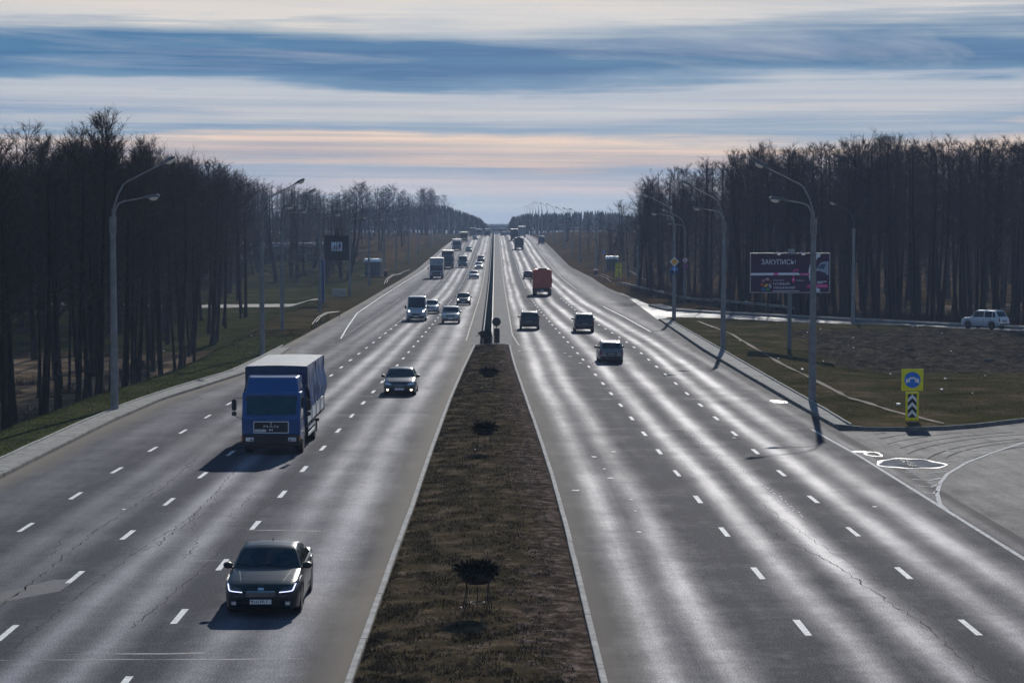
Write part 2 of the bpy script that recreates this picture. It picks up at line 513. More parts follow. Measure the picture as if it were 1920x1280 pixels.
ML = line([(-3.15, 20), (-3.09, 44), (-2.99, 57.6), (-2.87, 70.8), (-2.77, 89.5), (-2.56, 115.7), (-2.23, 140.9), (-1.75, 170), (-1.7, 200), (-1.4, 300), (-1.3, 900), (-1.3, 3900)])
MR = line([(2.32, 20), (2.30, 66), (2.24, 80), (2.03, 98.8), (1.73, 121), (1.4, 147.5), (1.25, 170), (1.25, 200), (1.2, 900), (1.2, 3900)])
RD = line([(7.35, 20), (7.27, 50), (7.14, 66), (7.03, 82), (6.87, 99), (6.65, 124), (6.33, 158), (6.05, 182), (5.69, 207), (5.3, 240), (5.02, 268), (4.85, 320), (4.8, 900), (4.8, 3900)])
RE = line([(11.3, 20), (11.24, 50), (11.05, 85), (11.02, 120), (11.15, 167), (10.9, 185), (10.4, 205), (9.8, 225), (9.35, 251), (8.9, 300), (8.7, 400), (8.6, 900), (8.6, 3900)])
RF = line([(15.1, 20), (15.15, 88), (14.96, 97), (14.6, 150), (14.32, 196), (13.92, 228), (13.21, 261), (12.7, 300), (12.4, 400), (12.2, 900), (12.2, 3900)])
XRR = line([(16.1, 20), (16.1, 99), (16.0, 115), (16.05, 165), (17.0, 222), (18.5, 300), (18.1, 345), (18.2, 400), (17.3, 440), (16.5, 470), (16.7, 600), (16.6, 660), (15.9, 735), (14.9, 833), (14.5, 3900)])


def grid_obj(name, XX, YY, ZZ, m, parent=None, attrs=None, smooth=True):
    r, c = XX.shape
    V = np.stack([XX, YY, ZZ], -1).reshape(-1, 3)
    idx = np.arange(r * c).reshape(r, c)
    F = np.stack([idx[:-1, :-1], idx[:-1, 1:], idx[1:, 1:], idx[1:, :-1]], -1).reshape(-1, 4)
    me = bpy.data.meshes.new(name)
    me.vertices.add(len(V)); me.vertices.foreach_set('co', V.ravel())
    me.loops.add(F.size); me.loops.foreach_set('vertex_index', F.ravel())
    me.polygons.add(len(F)); me.polygons.foreach_set('loop_start', np.arange(0, F.size, 4)); me.polygons.foreach_set('loop_total', np.full(len(F), 4))
    me.update()
    me.validate()
    me.materials.append(m)
    if smooth: me.shade_smooth()
    for k, a in (attrs or {}).items():
        at = me.attributes.new(k, 'FLOAT', 'POINT')
        at.data.foreach_set('value', np.ascontiguousarray(a.ravel(), dtype=np.float32))
    return link(name, me, parent)


def tri_obj(name, V, F, m, parent=None, smooth=False):
    """V (n,3) float, F (m,3) int"""
    me = bpy.data.meshes.new(name)
    me.vertices.add(len(V)); me.vertices.foreach_set('co', np.ascontiguousarray(V, np.float32).ravel())
    me.loops.add(F.size); me.loops.foreach_set('vertex_index', np.ascontiguousarray(F, np.int32).ravel())
    me.polygons.add(len(F)); me.polygons.foreach_set('loop_start', np.arange(0, F.size, 3, dtype=np.int32)); me.polygons.foreach_set('loop_total', np.full(len(F), 3, np.int32))
    me.update()
    me.materials.append(m)
    if smooth: me.shade_smooth()
    return link(name, me, parent)


def snoise(x, y, s=0):
    return (np.sin(x * 1.3 + s) * np.cos(y * 0.9 + s * 2) + 0.6 * np.sin(x * 2.7 + y * 1.9 + s * 3) + 0.4 * np.sin(x * 5.1 - y * 4.3 + s)) / 2


YR = np.concatenate([np.arange(24, 330, 2.0), np.arange(330, 1000, 5.0), np.array([1010, 1050, 1100, 1200, 1400, 1700, 2200, 3000, 3900.])])


def carriageway(name, m, cols, tracks, dz=0.0, dirtL=0.0, dirtR=0.0, streakdark=0.0):
    """cols: functions of y for the lane lines from left to right; columns are spread evenly between them"""
    per = 22
    U = np.linspace(0, len(cols) - 1, per * (len(cols) - 1) + 1)
    Xl = np.stack([f(YR) for f in cols], 1)
    XX = np.stack([np.interp(U, np.arange(len(cols)), Xl[i]) for i in range(len(YR))])
    YY = np.repeat(YR[:, None], len(U), 1)
    ZZ = zr(YY) + dz
    UU = np.repeat(U[None], len(YR), 0)
    Uw = UU + 0.035 * snoise(YY * 0.03, UU * 0.4, 1)
    W = np.zeros_like(UU)
    for c, s, a in tracks:
        W += a * np.exp(-((Uw - c) / s) ** 2)
    W = W * (0.84 + 0.26 * snoise(YY * 0.035, UU * 3, 4) + .10 * snoise(YY * .21, UU * 2, 6))
    D = np.zeros_like(UU)
    wm = 1.15 + 0.45 * snoise(YY * 0.11, YY * 0.05, 2)
    if dirtL: D = np.maximum(D, dirtL * np.clip(1.15 - (XX - XX[:, :1]) / wm, 0, 1))
    if dirtR: D = np.maximum(D, dirtR * np.clip(1.15 - (XX[:, -1:] - XX) / wm, 0, 1))
    return grid_obj(name, XX, YY, ZZ, m, attrs={'wear': W, 'dirt': D})


def off(f, d): return lambda y: f(y) + d


LROAD_OUT = lambda y: np.where(np.asarray(y) < 165, XLPAV(y), np.interp(y, [165, 185], [-16.4, 0])) if False else np.where(np.asarray(y, float) < 166, XLPAV(y), XLOUT(y))
lroad = carriageway('left_carriageway', A_LEFT, [LROAD_OUT, LA, LB, LC, off(ML, -0.02)],
                    [(0.55, .28, .38), (1.33, .15, .45), (1.68, .15, .42), (2.33, .13, .95), (2.68, .13, .85), (3.30, .12, .75), (3.62, .15, .85)], dirtL=0.85, dirtR=0.85)
tag(lroad, kind='structure', label='oncoming carriageway of worn grey asphalt left of the median')
rroad = carriageway('right_carriageway', A_RIGHT, [off(MR, 0.02), RD, RE, RF, XRR],
                    [(0.27, .105, .95), (0.55, .105, .90), (1.20, .12, 1.0), (1.62, .12, 1.0), (2.22, .13, 1.0), (2.62, .15, .95), (3.3, .3, .45)], dirtL=0.5, dirtR=0.2)
tag(rroad, kind='structure', label='outgoing carriageway of worn grey asphalt right of the median')


def strip_sheet(name, near, far, m, z, n=60, sub=16, parent=None, attrs=False, wear=0.5):
    """sheet between two polylines (lists of (x, y)) resampled to the same count"""
    def res(p):
        p = np.array(p, float)
        d = np.r_[0, np.cumsum(np.hypot(*np.diff(p, axis=0).T))]
        t = np.linspace(0, d[-1], n)
        return np.stack([np.interp(t, d, p[:, 0]), np.interp(t, d, p[:, 1])], 1)
    a, b = res(near), res(far)
    t = np.linspace(0, 1, sub)
    P = a[:, None, :] * (1 - t)[None, :, None] + b[:, None, :] * t[None, :, None]
    XX, YY = P[..., 0], P[..., 1]
    ZZ = zr(YY) + z
    at = {'wear': np.broadcast_to(wear * (0.75 + 0.5 * np.abs(np.sin(t * 9))), XX.shape).copy(), 'dirt': np.zeros_like(XX)} if attrs else None
    o = grid_obj(name, XX, YY, ZZ, m, parent, at)
    if len(o.data.polygons) and o.data.polygons[len(o.data.polygons) // 2].normal.z < 0:
        o.data.flip_normals()
    return o


RAMP_NEAR = [(16.2, 221), (18.4, 226.7), (23.7, 222.4), (29.5, 213.6), (36.2, 208.0), (44.1, 198.8), (60, 182), (95, 142)]
RAMP_FAR = [(17.8, 342), (18.6, 300), (19.8, 246), (22.8, 241.1), (28.0, 232.2), (37.7, 217.3), (45.1, 206.4), (50, 200.8), (62, 188.5), (100, 148)]
ramp_o = strip_sheet('ramp_road', RAMP_NEAR, RAMP_FAR, A_SIDE, -0.006, 90, 20, attrs=True, wear=0.9)
tag(ramp_o, kind='structure')
SIDE_L = [(14.0, 24), (14.0, 60), (14.5, 85), (15.2, 99.2), (19.3, 99.2), (22, 100.0), (26, 104), (40, 119), (75, 158)]
SIDE_R = [(34, 24), (36, 40), (38, 52), (40, 60), (42, 68), (46, 76), (50, 84), (60, 100), (95, 140)]
side_o = strip_sheet('side_road', SIDE_L, SIDE_R, A_SIDE, -0.006, 90, 24, attrs=True, wear=0.30)
tag(side_o, kind='structure')

# ---- terrain left of the road
YT = np.concatenate([np.arange(24, 100, 2.0), np.arange(100, 340, 3.0), np.arange(340, 1000, 12.0), np.array([1030, 1100, 1250, 1500, 1900, 2500, 3300, 3900.])])
SL = np.array([0, .3, .8, 1.5, 2.2, 3.0, 4, 5, 6.5, 8, 10, 12.5, 15, 18, 22, 27, 33, 40, 50, 62, 80, 105, 140, 200, 320, 600, 1400.])


def left_h(x, y, s):
    crest = np.interp(y, [24, 115, 150, 190, 260, 400], [2.3, 2.4, 3.6, 4.6, 6.0, 8.0])
    drop = np.interp(y, [24, 160, 220, 300, 380, 450], [2.6, 2.3, 1.2, 0.9, 0.4, 0])
    bank = np.interp(y, [24, 380, 450, 560, 800, 950, 3900], [0, 0, 1.4, 2.2, 1.5, 0, 0])
    k = np.clip((s - crest) / 4.5, 0, 1); k = k * k * (3 - 2 * k)
    b = np.clip((s - 4) / 7, 0, 1); b = b * b * (3 - 2 * b)
    kb = np.interp(y, [24, 120, 200], [0.12, .12, 0.0])
    return kb * (1 - k) - drop * k + bank * b + 0.10 * snoise(x * .25, y * .2, 1) * np.clip(s / 3, 0, 1) + 0.25 * snoise(x * .08, y * .06, 2) * np.clip(s / 12, 0, 1)


def tleft(x, y):
    s = XLOUT(y) - x
    return zr(y) + left_h(x, y, s)


XX = XLOUT(YT)[:, None] - SL[None]
YY = np.repeat(YT[:, None], len(SL), 1)
ZZ = zr(YY) + left_h(XX, YY, SL[None])
k1 = int(np.searchsorted(SL, 6.4))
# split: green verge, woodland floor / lawn beyond
s_ = (YT <= 190)
vg = grid_obj('grass_verge', XX[s_][:, :k1 + 1][:, ::-1], YY[s_][:, :k1 + 1], ZZ[s_][:, :k1 + 1][:, ::-1], GRASSL)
tag(vg, kind='structure', label='green grass verge left of the road')
s_ = (YT >= 186)
vg = grid_obj('roadside_bank', XX[s_][:, :k1 + 1][:, ::-1], YY[s_][:, :k1 + 1], ZZ[s_][:, :k1 + 1][:, ::-1], BANK)
tag(vg, kind='structure', label='bare brown roadside bank farther along on the left')
for a, b_, nm, mm in ((0, 190, 'woodland_floor', LEAFL), (187, 460, 'lawn', LAWN), (457, 4000, 'field', DRYG)):
    s_ = (YT >= a) & (YT <= b_ + 4)
    g = grid_obj(nm, XX[s_][:, k1:][:, ::-1], YY[s_][:, k1:], ZZ[s_][:, k1:][:, ::-1], mm)
    tag(g, kind='structure')

# ---- terrain right: fan of ribs off the far edge of the ramp and the road
EDGE = [((100, 148), (.55, .83)), ((62, 188.5), (.57, .82)), ((50, 200.8), (.6, .8)), ((45.1, 206.4), (.6, .8)), ((37.7, 217.3), (.6, .8)), ((28, 232.2), (.62, .78)),
        ((22.8, 241.1), (.72, .69)), ((19.8, 246), (.85, .5)), ((19.3, 283), (.97, .22)), ((18.0, 339), (1, .05)), ((18.2, 400), (1, 0)), ((17.3, 440), (1, 0)), ((16.5, 470), (1, 0)), ((16.7, 600), (1, 0)),
        ((16.6, 660), (1, 0)), ((15.9, 735), (1, 0)), ((14.9, 833), (1, 0)), ((14.5, 1000), (1, 0)), ((14.5, 1400), (1, 0)), ((14.5, 2200), (1, 0)), ((14.5, 3900), (1, 0))]


def res_edge(step=4.0):
    P = []
    for (p, n), (q, m_) in zip(EDGE, EDGE[1:]):
        L = math.hypot(q[0] - p[0], q[1] - p[1])
        st = step if p[1] < 460 else (12 if p[1] < 900 else 200)
        k = max(1, int(L / st))
        for i in range(k):
            t = i / k
            P.append((p[0] + (q[0] - p[0]) * t, p[1] + (q[1] - p[1]) * t, n[0] + (m_[0] - n[0]) * t, n[1] + (m_[1] - n[1]) * t))
    P.append((EDGE[-1][0][0], EDGE[-1][0][1], 1, 0))
    return np.array(P)


def right_h(x, y, s):
    drop = np.interp(y, [24, 230, 300, 400, 440], [1.2, 1.4, 1.7, 1.0, 0])
    bank = np.interp(y, [24, 430, 470, 560, 800, 950, 3900], [0, 0, 1.6, 3.0, 2.2, 0.5, 0])
    k = np.clip((s - 7) / 9, 0, 1); k = k * k * (3 - 2 * k)
    b = np.clip((s - 2) / 9, 0, 1); b = b * b * (3 - 2 * b)
    return 0.02 - drop * k + bank * b + 0.08 * snoise(x * .25, y * .2, 3) * np.clip(s / 3, 0, 1) + 0.2 * snoise(x * .07, y * .05, 5) * np.clip(s / 12, 0, 1)


ER = res_edge()
SR = np.array([0, .4, 1, 1.6, 2.5, 4, 5.5, 7, 9, 11.5, 14, 17, 21, 26, 33, 42, 55, 75, 110, 170, 300, 600, 1300.])
XX = ER[:, 0:1] + ER[:, 2:3] * SR[None]
YY = ER[:, 1:2] + ER[:, 3:4] * SR[None]
ZZ = zr(YY) + right_h(XX, YY, SR[None])


def tright(x, y):
    i = np.argmin((ER[:, 0] - x) ** 2 + (ER[:, 1] - y) ** 2)
    s = math.hypot(ER[i, 0] - x, ER[i, 1] - y)
    return float(zr(y) + right_h(x, y, s))


k1 = int(np.searchsorted(SR, 8.9))
g = grid_obj('roadside_grass', XX[:, :k1 + 1], YY[:, :k1 + 1], ZZ[:, :k1 + 1], DRYG)
tag(g, kind='structure', label='brown grass verge beyond the ramp and the right edge')
ne = int(np.argmax(ER[:, 1] > 300))
for a, b_, nm, mm in ((0, ne + 1, 'wood_floor', LEAFL), (ne, len(ER), 'hillside', DRYG)):
    g = grid_obj(nm, XX[a:b_, k1:], YY[a:b_, k1:], ZZ[a:b_, k1:], mm)
    tag(g, kind='structure')
# base ground far below everything, reaching the horizon
gb = MB(); gb.quad((-4000, -150, -6), (4000, -150, -6), (4000, 5500, -6), (-4000, 5500, -6))
tag(gb.build('ground', DRYG), kind='structure')

# ---- grass island between the carriageway, the ramp and the side road
YLOW = lambda x: np.interp(x, [16.4, 19.3, 21.9, 25.9, 40, 60, 110], [99.9, 99.5, 100.3, 104.2, 119.2, 142, 190])
YHIGH = lambda x: np.interp(x, [17, 18.4, 23.7, 29.5, 36.2, 44.1, 60, 78], [225.5, 226.4, 222.1, 213.3, 207.7, 198.5, 181.7, 162])
XPV = line([(16.9, 99), (17.1, 108), (17.35, 139), (17.6, 165), (18.1, 225)])


def island_h(x, y):
    yl, yh = YLOW(x), YHIGH(x)
    e = np.clip(np.minimum(np.minimum(y - yl, yh - y), (x - XPV(y)) * 0.9) / 6, 0, 1)
    dip = -1.1 * np.exp(-((y - 158) / 22) ** 2) * np.clip((x - 19) / 9, 0, 1)
    rise = 0.35 * np.exp(-((y - 198) / 13) ** 2) * np.clip((x - 20) / 9, 0, 1)
    return 0.11 + e * (dip + rise + 0.06 * snoise(x * .3, y * .25, 7))


su = np.concatenate([np.arange(0, 34, 0.28), np.arange(34, 60, 1.5)])
tv = np.linspace(0, 1, 380)
XB = su + 17.0
Yg = YLOW(XB)[None] * (1 - tv[:, None]) + YHIGH(XB)[None] * tv[:, None]
Xg = XPV(Yg) + su[None]
Zg = zr(Yg) + island_h(Xg, Yg)
rough_w = np.clip((Yg - 147) / 12, 0, 1) * np.clip((197 - Yg) / 8, 0, 1) * np.clip((Xg - 22.5 - (Yg - 150) * .03) / 5, 0, 1)
lum = np.zeros_like(Xg)
for sc_, am in ((1.1, .10), (2.6, .11), (5.6, .09)):
    f = np.array([mnoise.noise((float(a) * sc_ * .6, float(b) * sc_ * .35, sc_)) for a, b in zip(Xg.ravel()[::1], Yg.ravel()[::1])]).reshape(Xg.shape)
    lum += am * f
Zg = Zg + lum * rough_w * 1.5 + lum * 0.12
sp = 0.35
fr = (rough_w[:-1, :-1] + 2.4 * lum[:-1, :-1] > sp + .15) & (rough_w[:-1, :-1] > .02)


def masked_grid(name, mask, m):
    r, c = Xg.shape
    idx = np.arange(r * c).reshape(r, c)
    F = np.stack([idx[:-1, :-1], idx[:-1, 1:], idx[1:, 1:], idx[1:, :-1]], -1)[mask]
    used, inv = np.unique(F, return_inverse=True)
    V = np.stack([Xg, Yg, Zg], -1).reshape(-1, 3)[used]
    me = mesh_from(name, V.tolist(), [tuple(f) for f in inv.reshape(-1, 4).tolist()], m, True)
    return link(name, me)


tag(masked_grid('grass_island', ~fr, GRASSR), kind='structure', label='grass island between the ramp and the junction')
tag(masked_grid('turned_soil', fr, ROUGH), kind='structure', label='slope of rough turned soil below the ramp road')

# trodden path over the island
pp = [(20.5, 215), (21.0, 190), (20.6, 172), (20.2, 158), (19.9, 149), (19.8, 139), (19.6, 122), (19.55, 117.5), (20.0, 113.5), (20.2, 109), (20.9, 104.8), (21.5, 101.6)]
P = np.array(pp); tt = np.linspace(0, len(pp) - 1, 90)
px_ = np.interp(tt, np.arange(len(pp)), P[:, 0]); py_ = np.interp(tt, np.arange(len(pp)), P[:, 1])
wd = 0.13 + 0.08 * np.sin(tt * 5.3) * np.sin(tt * 2.1)
XX = np.stack([px_ - wd, px_, px_ + wd], 1); YY = np.stack([py_ - .3, py_, py_ + .3], 1)
ZZ = zr(YY) + island_h(XX, YY) + 0.035
tag(grid_obj('footpath', XX, YY, ZZ, mat('path_soil', (0.125, 0.10, 0.075), 0.95, spec=0.1, var=0.3, scale=3)), kind='structure', label='thin trodden path across the grass island')

# ---- median island
ym = np.concatenate([np.arange(26, 92, 0.25), np.arange(92, 172.2, 0.8)])
um = np.linspace(0, 1, 60)
inset = 0.17
endf = np.clip((172.6 - ym) / 1.2, 0, 1) ** 0.5
cx = (ML(ym) + MR(ym)) / 2; hw = (MR(ym) - ML(ym)) / 2 * (0.55 + .45 * endf) - inset
Xm = cx[:, None] + hw[:, None] * (um * 2 - 1)[None]
Ym = np.repeat(ym[:, None], len(um), 1)
nz = np.array([mnoise.noise((float(a) * 2.2, float(b) * 2.2, 1.0)) + .5 * mnoise.noise((float(a) * 6, float(b) * 5, 2.0)) for a, b in zip(Xm.ravel(), Ym.ravel())]).reshape(Xm.shape)
Zm = 0.10 + 0.07 * np.sin(np.pi * um)[None] + 0.035 * nz
grav = ((um * 2 - 1)[None] > 0.52 + 0.55 * nz + .12 * np.sin(Ym * .21)) & ((um * 2 - 1)[None] < 0.98)


def sub_grid(name, mask, m, A, B, C_):
    r, c = A.shape
    idx = np.arange(r * c).reshape(r, c)
    F = np.stack([idx[:-1, :-1], idx[:-1, 1:], idx[1:, 1:], idx[1:, :-1]], -1)[mask[:-1, :-1]]
    used, inv = np.unique(F, return_inverse=True)
    V = np.stack([A, B, C_], -1).reshape(-1, 3)[used]
    return link(name, mesh_from(name, V.tolist(), [tuple(f) for f in inv.reshape(-1, 4).tolist()], m, True))


GRAV = ground_mat('median_gravel', [(0.34, (0.030, 0.024, 0.016, 1)), (0.5, (0.085, 0.064, 0.050, 1)), (0.66, (0.24, 0.18, 0.15, 1))], 2.5, 14, 0.8)
tag(sub_grid('median_island', ~grav, MEDG, Xm, Ym, Zm), kind='structure', label='dark turf of the median island')
tag(sub_grid('gravel_strip', grav, GRAV, Xm, Ym, Zm), kind='structure', label='stony strip along the right side of the median')


def tufts(name, n, xf, yr_, zf, m, h=(0.03, 0.08), wd_=0.012, lean=0.03, clump=False):
    y = rng.uniform(yr_[0], yr_[1], n) if not callable(yr_) else yr_(n)
    u = rng.uniform(0, 1, n) ** (1.25 if name == 'dry_grass' else 1)
    x0, x1 = xf(y)
    x = x0 + (x1 - x0) * u
    if clump:
        cl_ = np.array([mnoise.noise((float(a) * 1.1, float(b) * .8, 5.0)) + .6 * mnoise.noise((float(a) * 3.1, float(b) * 2.6, 8.0)) for a, b in zip(x, y)])
        kp = cl_ + rng.normal(0, .12, n) > -.08
        x, y, u = x[kp], y[kp], u[kp]; n = len(x)
    z = zf(x, y, u)
    hh = rng.uniform(h[0], h[1], n); a = rng.uniform(0, 2 * np.pi, n)
    lx = rng.normal(0, lean, n); ly = rng.normal(0, lean, n)
    w_ = rng.uniform(.6, 1.4, n) * wd_
    A = np.stack([x - w_ * np.cos(a), y - w_ * np.sin(a), z - .02], 1)
    B = np.stack([x + w_ * np.cos(a), y + w_ * np.sin(a), z - .02], 1)
    Cc = np.stack([x + lx, y + ly, z + hh], 1)
    V = np.stack([A, B, Cc], 1).reshape(-1, 3)
    return tri_obj(name, V, np.arange(n * 3).reshape(-1, 3), m)


TUFT = mat('dead_grass_blades', (0.055, 0.038, 0.018), 1.0, spec=0.0, var=0.6, scale=.9, col2=(0.115, 0.085, 0.055))
mz = lambda x, y, u: 0.12 + 0.07 * np.sin(np.pi * u)
o = tufts('dry_grass', 90000, lambda y: (ML(y) + .2, MR(y) - .2 - .08 * (MR(y) - ML(y))), lambda n: 42 + 128 * rng.power(0.62, n), mz, TUFT, h=(.02, .06), clump=True)
tag(o, kind='stuff', label='short dead grass covering the median island', cat='grass')
GT = mat('green_grass_blades', (0.062, 0.070, 0.024), 0.95, spec=0.1, var=0.4, scale=1.0)
o = tufts('short_grass', 40000, lambda y: (XLOUT(y) - np.interp(y, [80, 150, 200], [3.2, 4.5, 5.5]), XLOUT(y) - .2), (84, 200), lambda x, y, u: tleft(x, y) + .01, GT, h=(.03, .07), wd_=0.012, lean=.03)
tag(o, kind='stuff', label='short green grass on the left verge', cat='grass')
GB = mat('brown_grass_blades', (0.048, 0.036, 0.012), 1.0, spec=0.0, var=0.4, scale=.3, col2=(0.085, 0.060, 0.025))
o = tufts('brown_grass', 45000, lambda y: (XPV(y) + .3, np.minimum(XPV(y) + 34, 0.26 * y)), (106, 222), lambda x, y, u: zr(y) + island_h(x, y) + np.where(y > YLOW(x) + 1, 0, -5) + np.where(y < YHIGH(x) - 1, 0, -5), GB, h=(.02, .06), wd_=0.016, lean=.05)
tag(o, kind='stuff', label='brown winter grass on the triangular island', cat='grass')

# ------------------------------------------------------------------ kerbs and pavements
def stone_run(root, pts, step, wdt, h, m, name='kerbstone', zf=None, gap=0.02, base=-0.12, jit=0.006, maxn=290):
    """kerbstones laid end to end along a polyline; each is a part"""
    P = np.array(pts, float)
    d = np.r_[0, np.cumsum(np.hypot(*np.diff(P, axis=0).T))]
    n = int(d[-1] / step)
    rest = MB()
    for i in range(n):
        a = np.array([np.interp(i * step + gap / 2, d, P[:, 0]), np.interp(i * step + gap / 2, d, P[:, 1])])
        b = np.array([np.interp((i + 1) * step - gap / 2, d, P[:, 0]), np.interp((i + 1) * step - gap / 2, d, P[:, 1])])
        t = b - a; L = np.hypot(*t)
        if L < 1e-3: continue
        t /= L; nrm = np.array([t[1], -t[0]]) * wdt / 2
        z = float(zr((a[1] + b[1]) / 2)); hz = h + random.uniform(-jit, jit); o_ = random.uniform(-jit, jit)
        za, zb_ = float(zr(a[1])), float(zr(b[1]))
        c = [(a - nrm + o_), (a + nrm + o_), (b + nrm + o_), (b - nrm + o_)]
        zz = [za, za, zb_, zb_]
        k = 0.02
        ci = [(a - nrm * .8 + o_), (a + nrm * .8 + o_), (b + nrm * .8 + o_), (b - nrm * .8 + o_)]
        V = [(p[0], p[1], q + base) for p, q in zip(c, zz)] + [(p[0], p[1], q + hz - k) for p, q in zip(c, zz)] + [(p[0], p[1], q + hz) for p, q in zip(ci, zz)]
        F = [(0, 1, 5, 4), (1, 2, 6, 5), (2, 3, 7, 6), (3, 0, 4, 7), (4, 5, 9, 8), (5, 6, 10, 9), (6, 7, 11, 10), (7, 4, 8, 11), (8, 9, 10, 11)]
        if i < maxn:
            mb = MB(); mb.add(V, F); mb.build(name, m, root)
        else:
            rest.add(V, F)
    if rest.v:
        tag(rest.build(name + 's', m, root), kind='stuff')


yy = np.arange(30, 171.2, 3.0)
k = empty('median_kerb'); tag(k, kind='structure', label='pale kerb round the median island')
endc = [(float(ML(171)), 171), (-1.35, 172.3), (-0.8, 172.9), (0.4, 172.9), (0.95, 172.3), (float(MR(171)), 171)]
stone_run(k, [(float(ML(y)) + .07, y) for y in yy], 3.0, .15, .15, KERBP)
stone_run(k, [(float(MR(y)) - .07, y) for y in yy], 3.0, .15, .15, KERBP)
stone_run(k, endc, 1.0, .15, .15, KERBP)
k = empty('pavement_kerb'); tag(k, kind='structure', label='kerbs along the narrow left pavement')
yy = np.arange(60, 170, 3.0)
stone_run(k, [(float(XLPAV(y)) - .06, y) for y in yy], 3.0, .15, .16, KERB)
yy2 = np.arange(60, 172, 3.0)
stone_run(k, [(float(XLOUT(y)) + .06, y) for y in yy2], 3.0, .10, .17, KERBP)
k = empty('pavement'); tag(k, kind='structure', label='narrow concrete slab pavement between kerbs on the left')
def slab_run(root, xl, xr, y0, y1, step, z=0.11):
    y = y0
    while y < y1:
        a, b = y + .015, y + step - .015
        j = random.uniform(-.008, .008)
        V = [(float(xl(a)), a, z + j), (float(xr(a)), a, z + j), (float(xr(b)), b, z + j), (float(xl(b)), b, z + j)]
        V = [(p[0], p[1], p[2] - .15) for p in V] + V
        mb = MB(); mb.add(V, [(4, 5, 6, 7), (0, 1, 5, 4), (1, 2, 6, 5), (2, 3, 7, 6), (3, 0, 4, 7)])
        mb.build('paving_slab', SLAB, root)
        y += step
slab_run(k, off(XLOUT, .12), off(XLPAV, -.145), 60, 168, 2.0)
k = empty('pavement'); tag(k, kind='structure', label='narrow concrete slab pavement beside the grass island')
PRL = line([(16.25, 99.8), (16.1, 104), (16.1, 139), (16.2, 165), (17.05, 221)])
slab_run(k, off(PRL, .17), off(XPV, -.14), 101, 221, 2.0)
k = empty('pavement_kerb'); tag(k, kind='structure', label='kerbs of the right pavement and round the island corner')
yy = np.arange(221, 101, -3.0)
stone_run(k, [(float(PRL(y)) + .08, y) for y in yy] + [(16.2, 101), (16.5, 99.9), (17.3, 99.5), (19.3, 99.3), (21.9, 100.1), (25.9, 104.0), (33, 111.5)], 2.0, .16, .17, KERB)
stone_run(k, [(float(XPV(y)) - .05, y) for y in yy] + [(16.95, 101)], 2.5, .10, .18, KERBP)
k = empty('ramp_kerb'); tag(k, kind='structure', label='kerb and pale pavement on the far side of the ramp')
RK = [(19.0, 262), (19.7, 248), (22.6, 241.2), (28.0, 232.2), (37.7, 217.3), (45.1, 206.4), (50, 200.8), (62, 188.5), (80, 169)]
stone_run(k, RK, 3.0, .3, .2, KERB)
strip_sheet('ramp_pavement', [(p[0] + .15, p[1] + .1) for p in RK], [(p[0] + 1.6, p[1] + 1.6) for p in RK], SLAB, 0.20, 60, 3, parent=k)
# concrete bands beside the central barrier
for nm, a, b in (('concrete_band', lambda y: ML(y) - .35, lambda y: np.full_like(np.asarray(y, float), -.95)), ('concrete_band', lambda y: np.full_like(np.asarray(y, float), -.25), lambda y: MR(y) + .2)):
    yb = np.concatenate([np.arange(173, 330, 3.0), np.arange(330, 960, 10.0)])
    XX = np.stack([a(yb), b(yb)], 1); YY = np.stack([yb, yb], 1)
    tag(grid_obj(nm, XX, YY, zr(YY) + .008, CONCB), kind='structure')

# ------------------------------------------------------------------ painted markings, cracks, patches
def dash_run(f, y0, y1, per, ln, wd_, root, m=MARK, name='lane_dash', far=330):
    me = None
    rest = MB()
    y = y0
    while y < y1:
        a, b = y, y + ln
        if a < far:
            mb = MB()
            xa, xb = float(f(a)), float(f(b))
            e = [random.uniform(-.012, .012) for _ in range(8)]
            mb.add([(xa - wd_ / 2 + e[0], a + e[1], .004), (xa + wd_ / 2 + e[2], a + e[3], .004), (xb + wd_ / 2 + e[4], b + e[5], .004), (xb - wd_ / 2 + e[6], b + e[7], .004)], [(0, 1, 2, 3)])
            mb.build(name, m, root)
        else:
            za, zb_ = float(zr(a)) + .02, float(zr(b)) + .02
            xa, xb = float(f(a)), float(f(b))
            rest.add([(xa - wd_ / 2, a, za), (xa + wd_ / 2, a, za), (xb + wd_ / 2, b, zb_), (xb - wd_ / 2, b, zb_)], [(0, 1, 2, 3)])
        y += per
    if rest.v:
        tag(rest.build('far_lane_dashes', m, root), kind='stuff')


def solid(f, y0, y1, wd_, root, m=MARK, name='edge_line', dz=0.004):
    ys = np.arange(y0, y1 + .1, 4.0)
    XX = np.stack([f(ys) - wd_ / 2, f(ys) + wd_ / 2], 1); YY = np.stack([ys, ys], 1)
    return grid_obj(name, XX, YY, zr(YY) + np.where(YY < 330, dz, .02), m, root)


dash_run(LA, 42.2, 140, 8, 2.0, .15, lroad)
dash_run(LB, 40.5, 880, 8, 2.0, .16, lroad)
dash_run(LC, 42.6, 880, 8, 2.0, .16, lroad)
dash_run(RD, 41.0, 880, 8, 2.0, .16, rroad)
dash_run(RE, 41.0, 880, 8, 2.0, .16, rroad)
dash_run(LA, 186, 330, 3.0, 1.2, .14, lroad, MARKF, 'short_dash')
dash_run(off(LB, -.15), 190, 300, 3.0, 1.2, .14, lroad, MARKF, 'short_dash')
solid(line([(-13.3, 184), (-14.2, 205), (-15.5, 240), (-15.9, 300), (-15.8, 376), (-14.8, 455), (-14, 800)]), 184, 800, .14, lroad)
solid(off(ML, -.7), 180, 860, .12, lroad, MARKF)
solid(line([(1.95, 173), (1.55, 190), (1.5, 900)]), 173, 860, .12, rroad, MARKF)
solid(RF, 40, 102, .15, rroad, MARKM)
solid(RF, 196, 262, .15, rroad, MARK)
solid(RF, 330, 860, .15, rroad, MARKF)


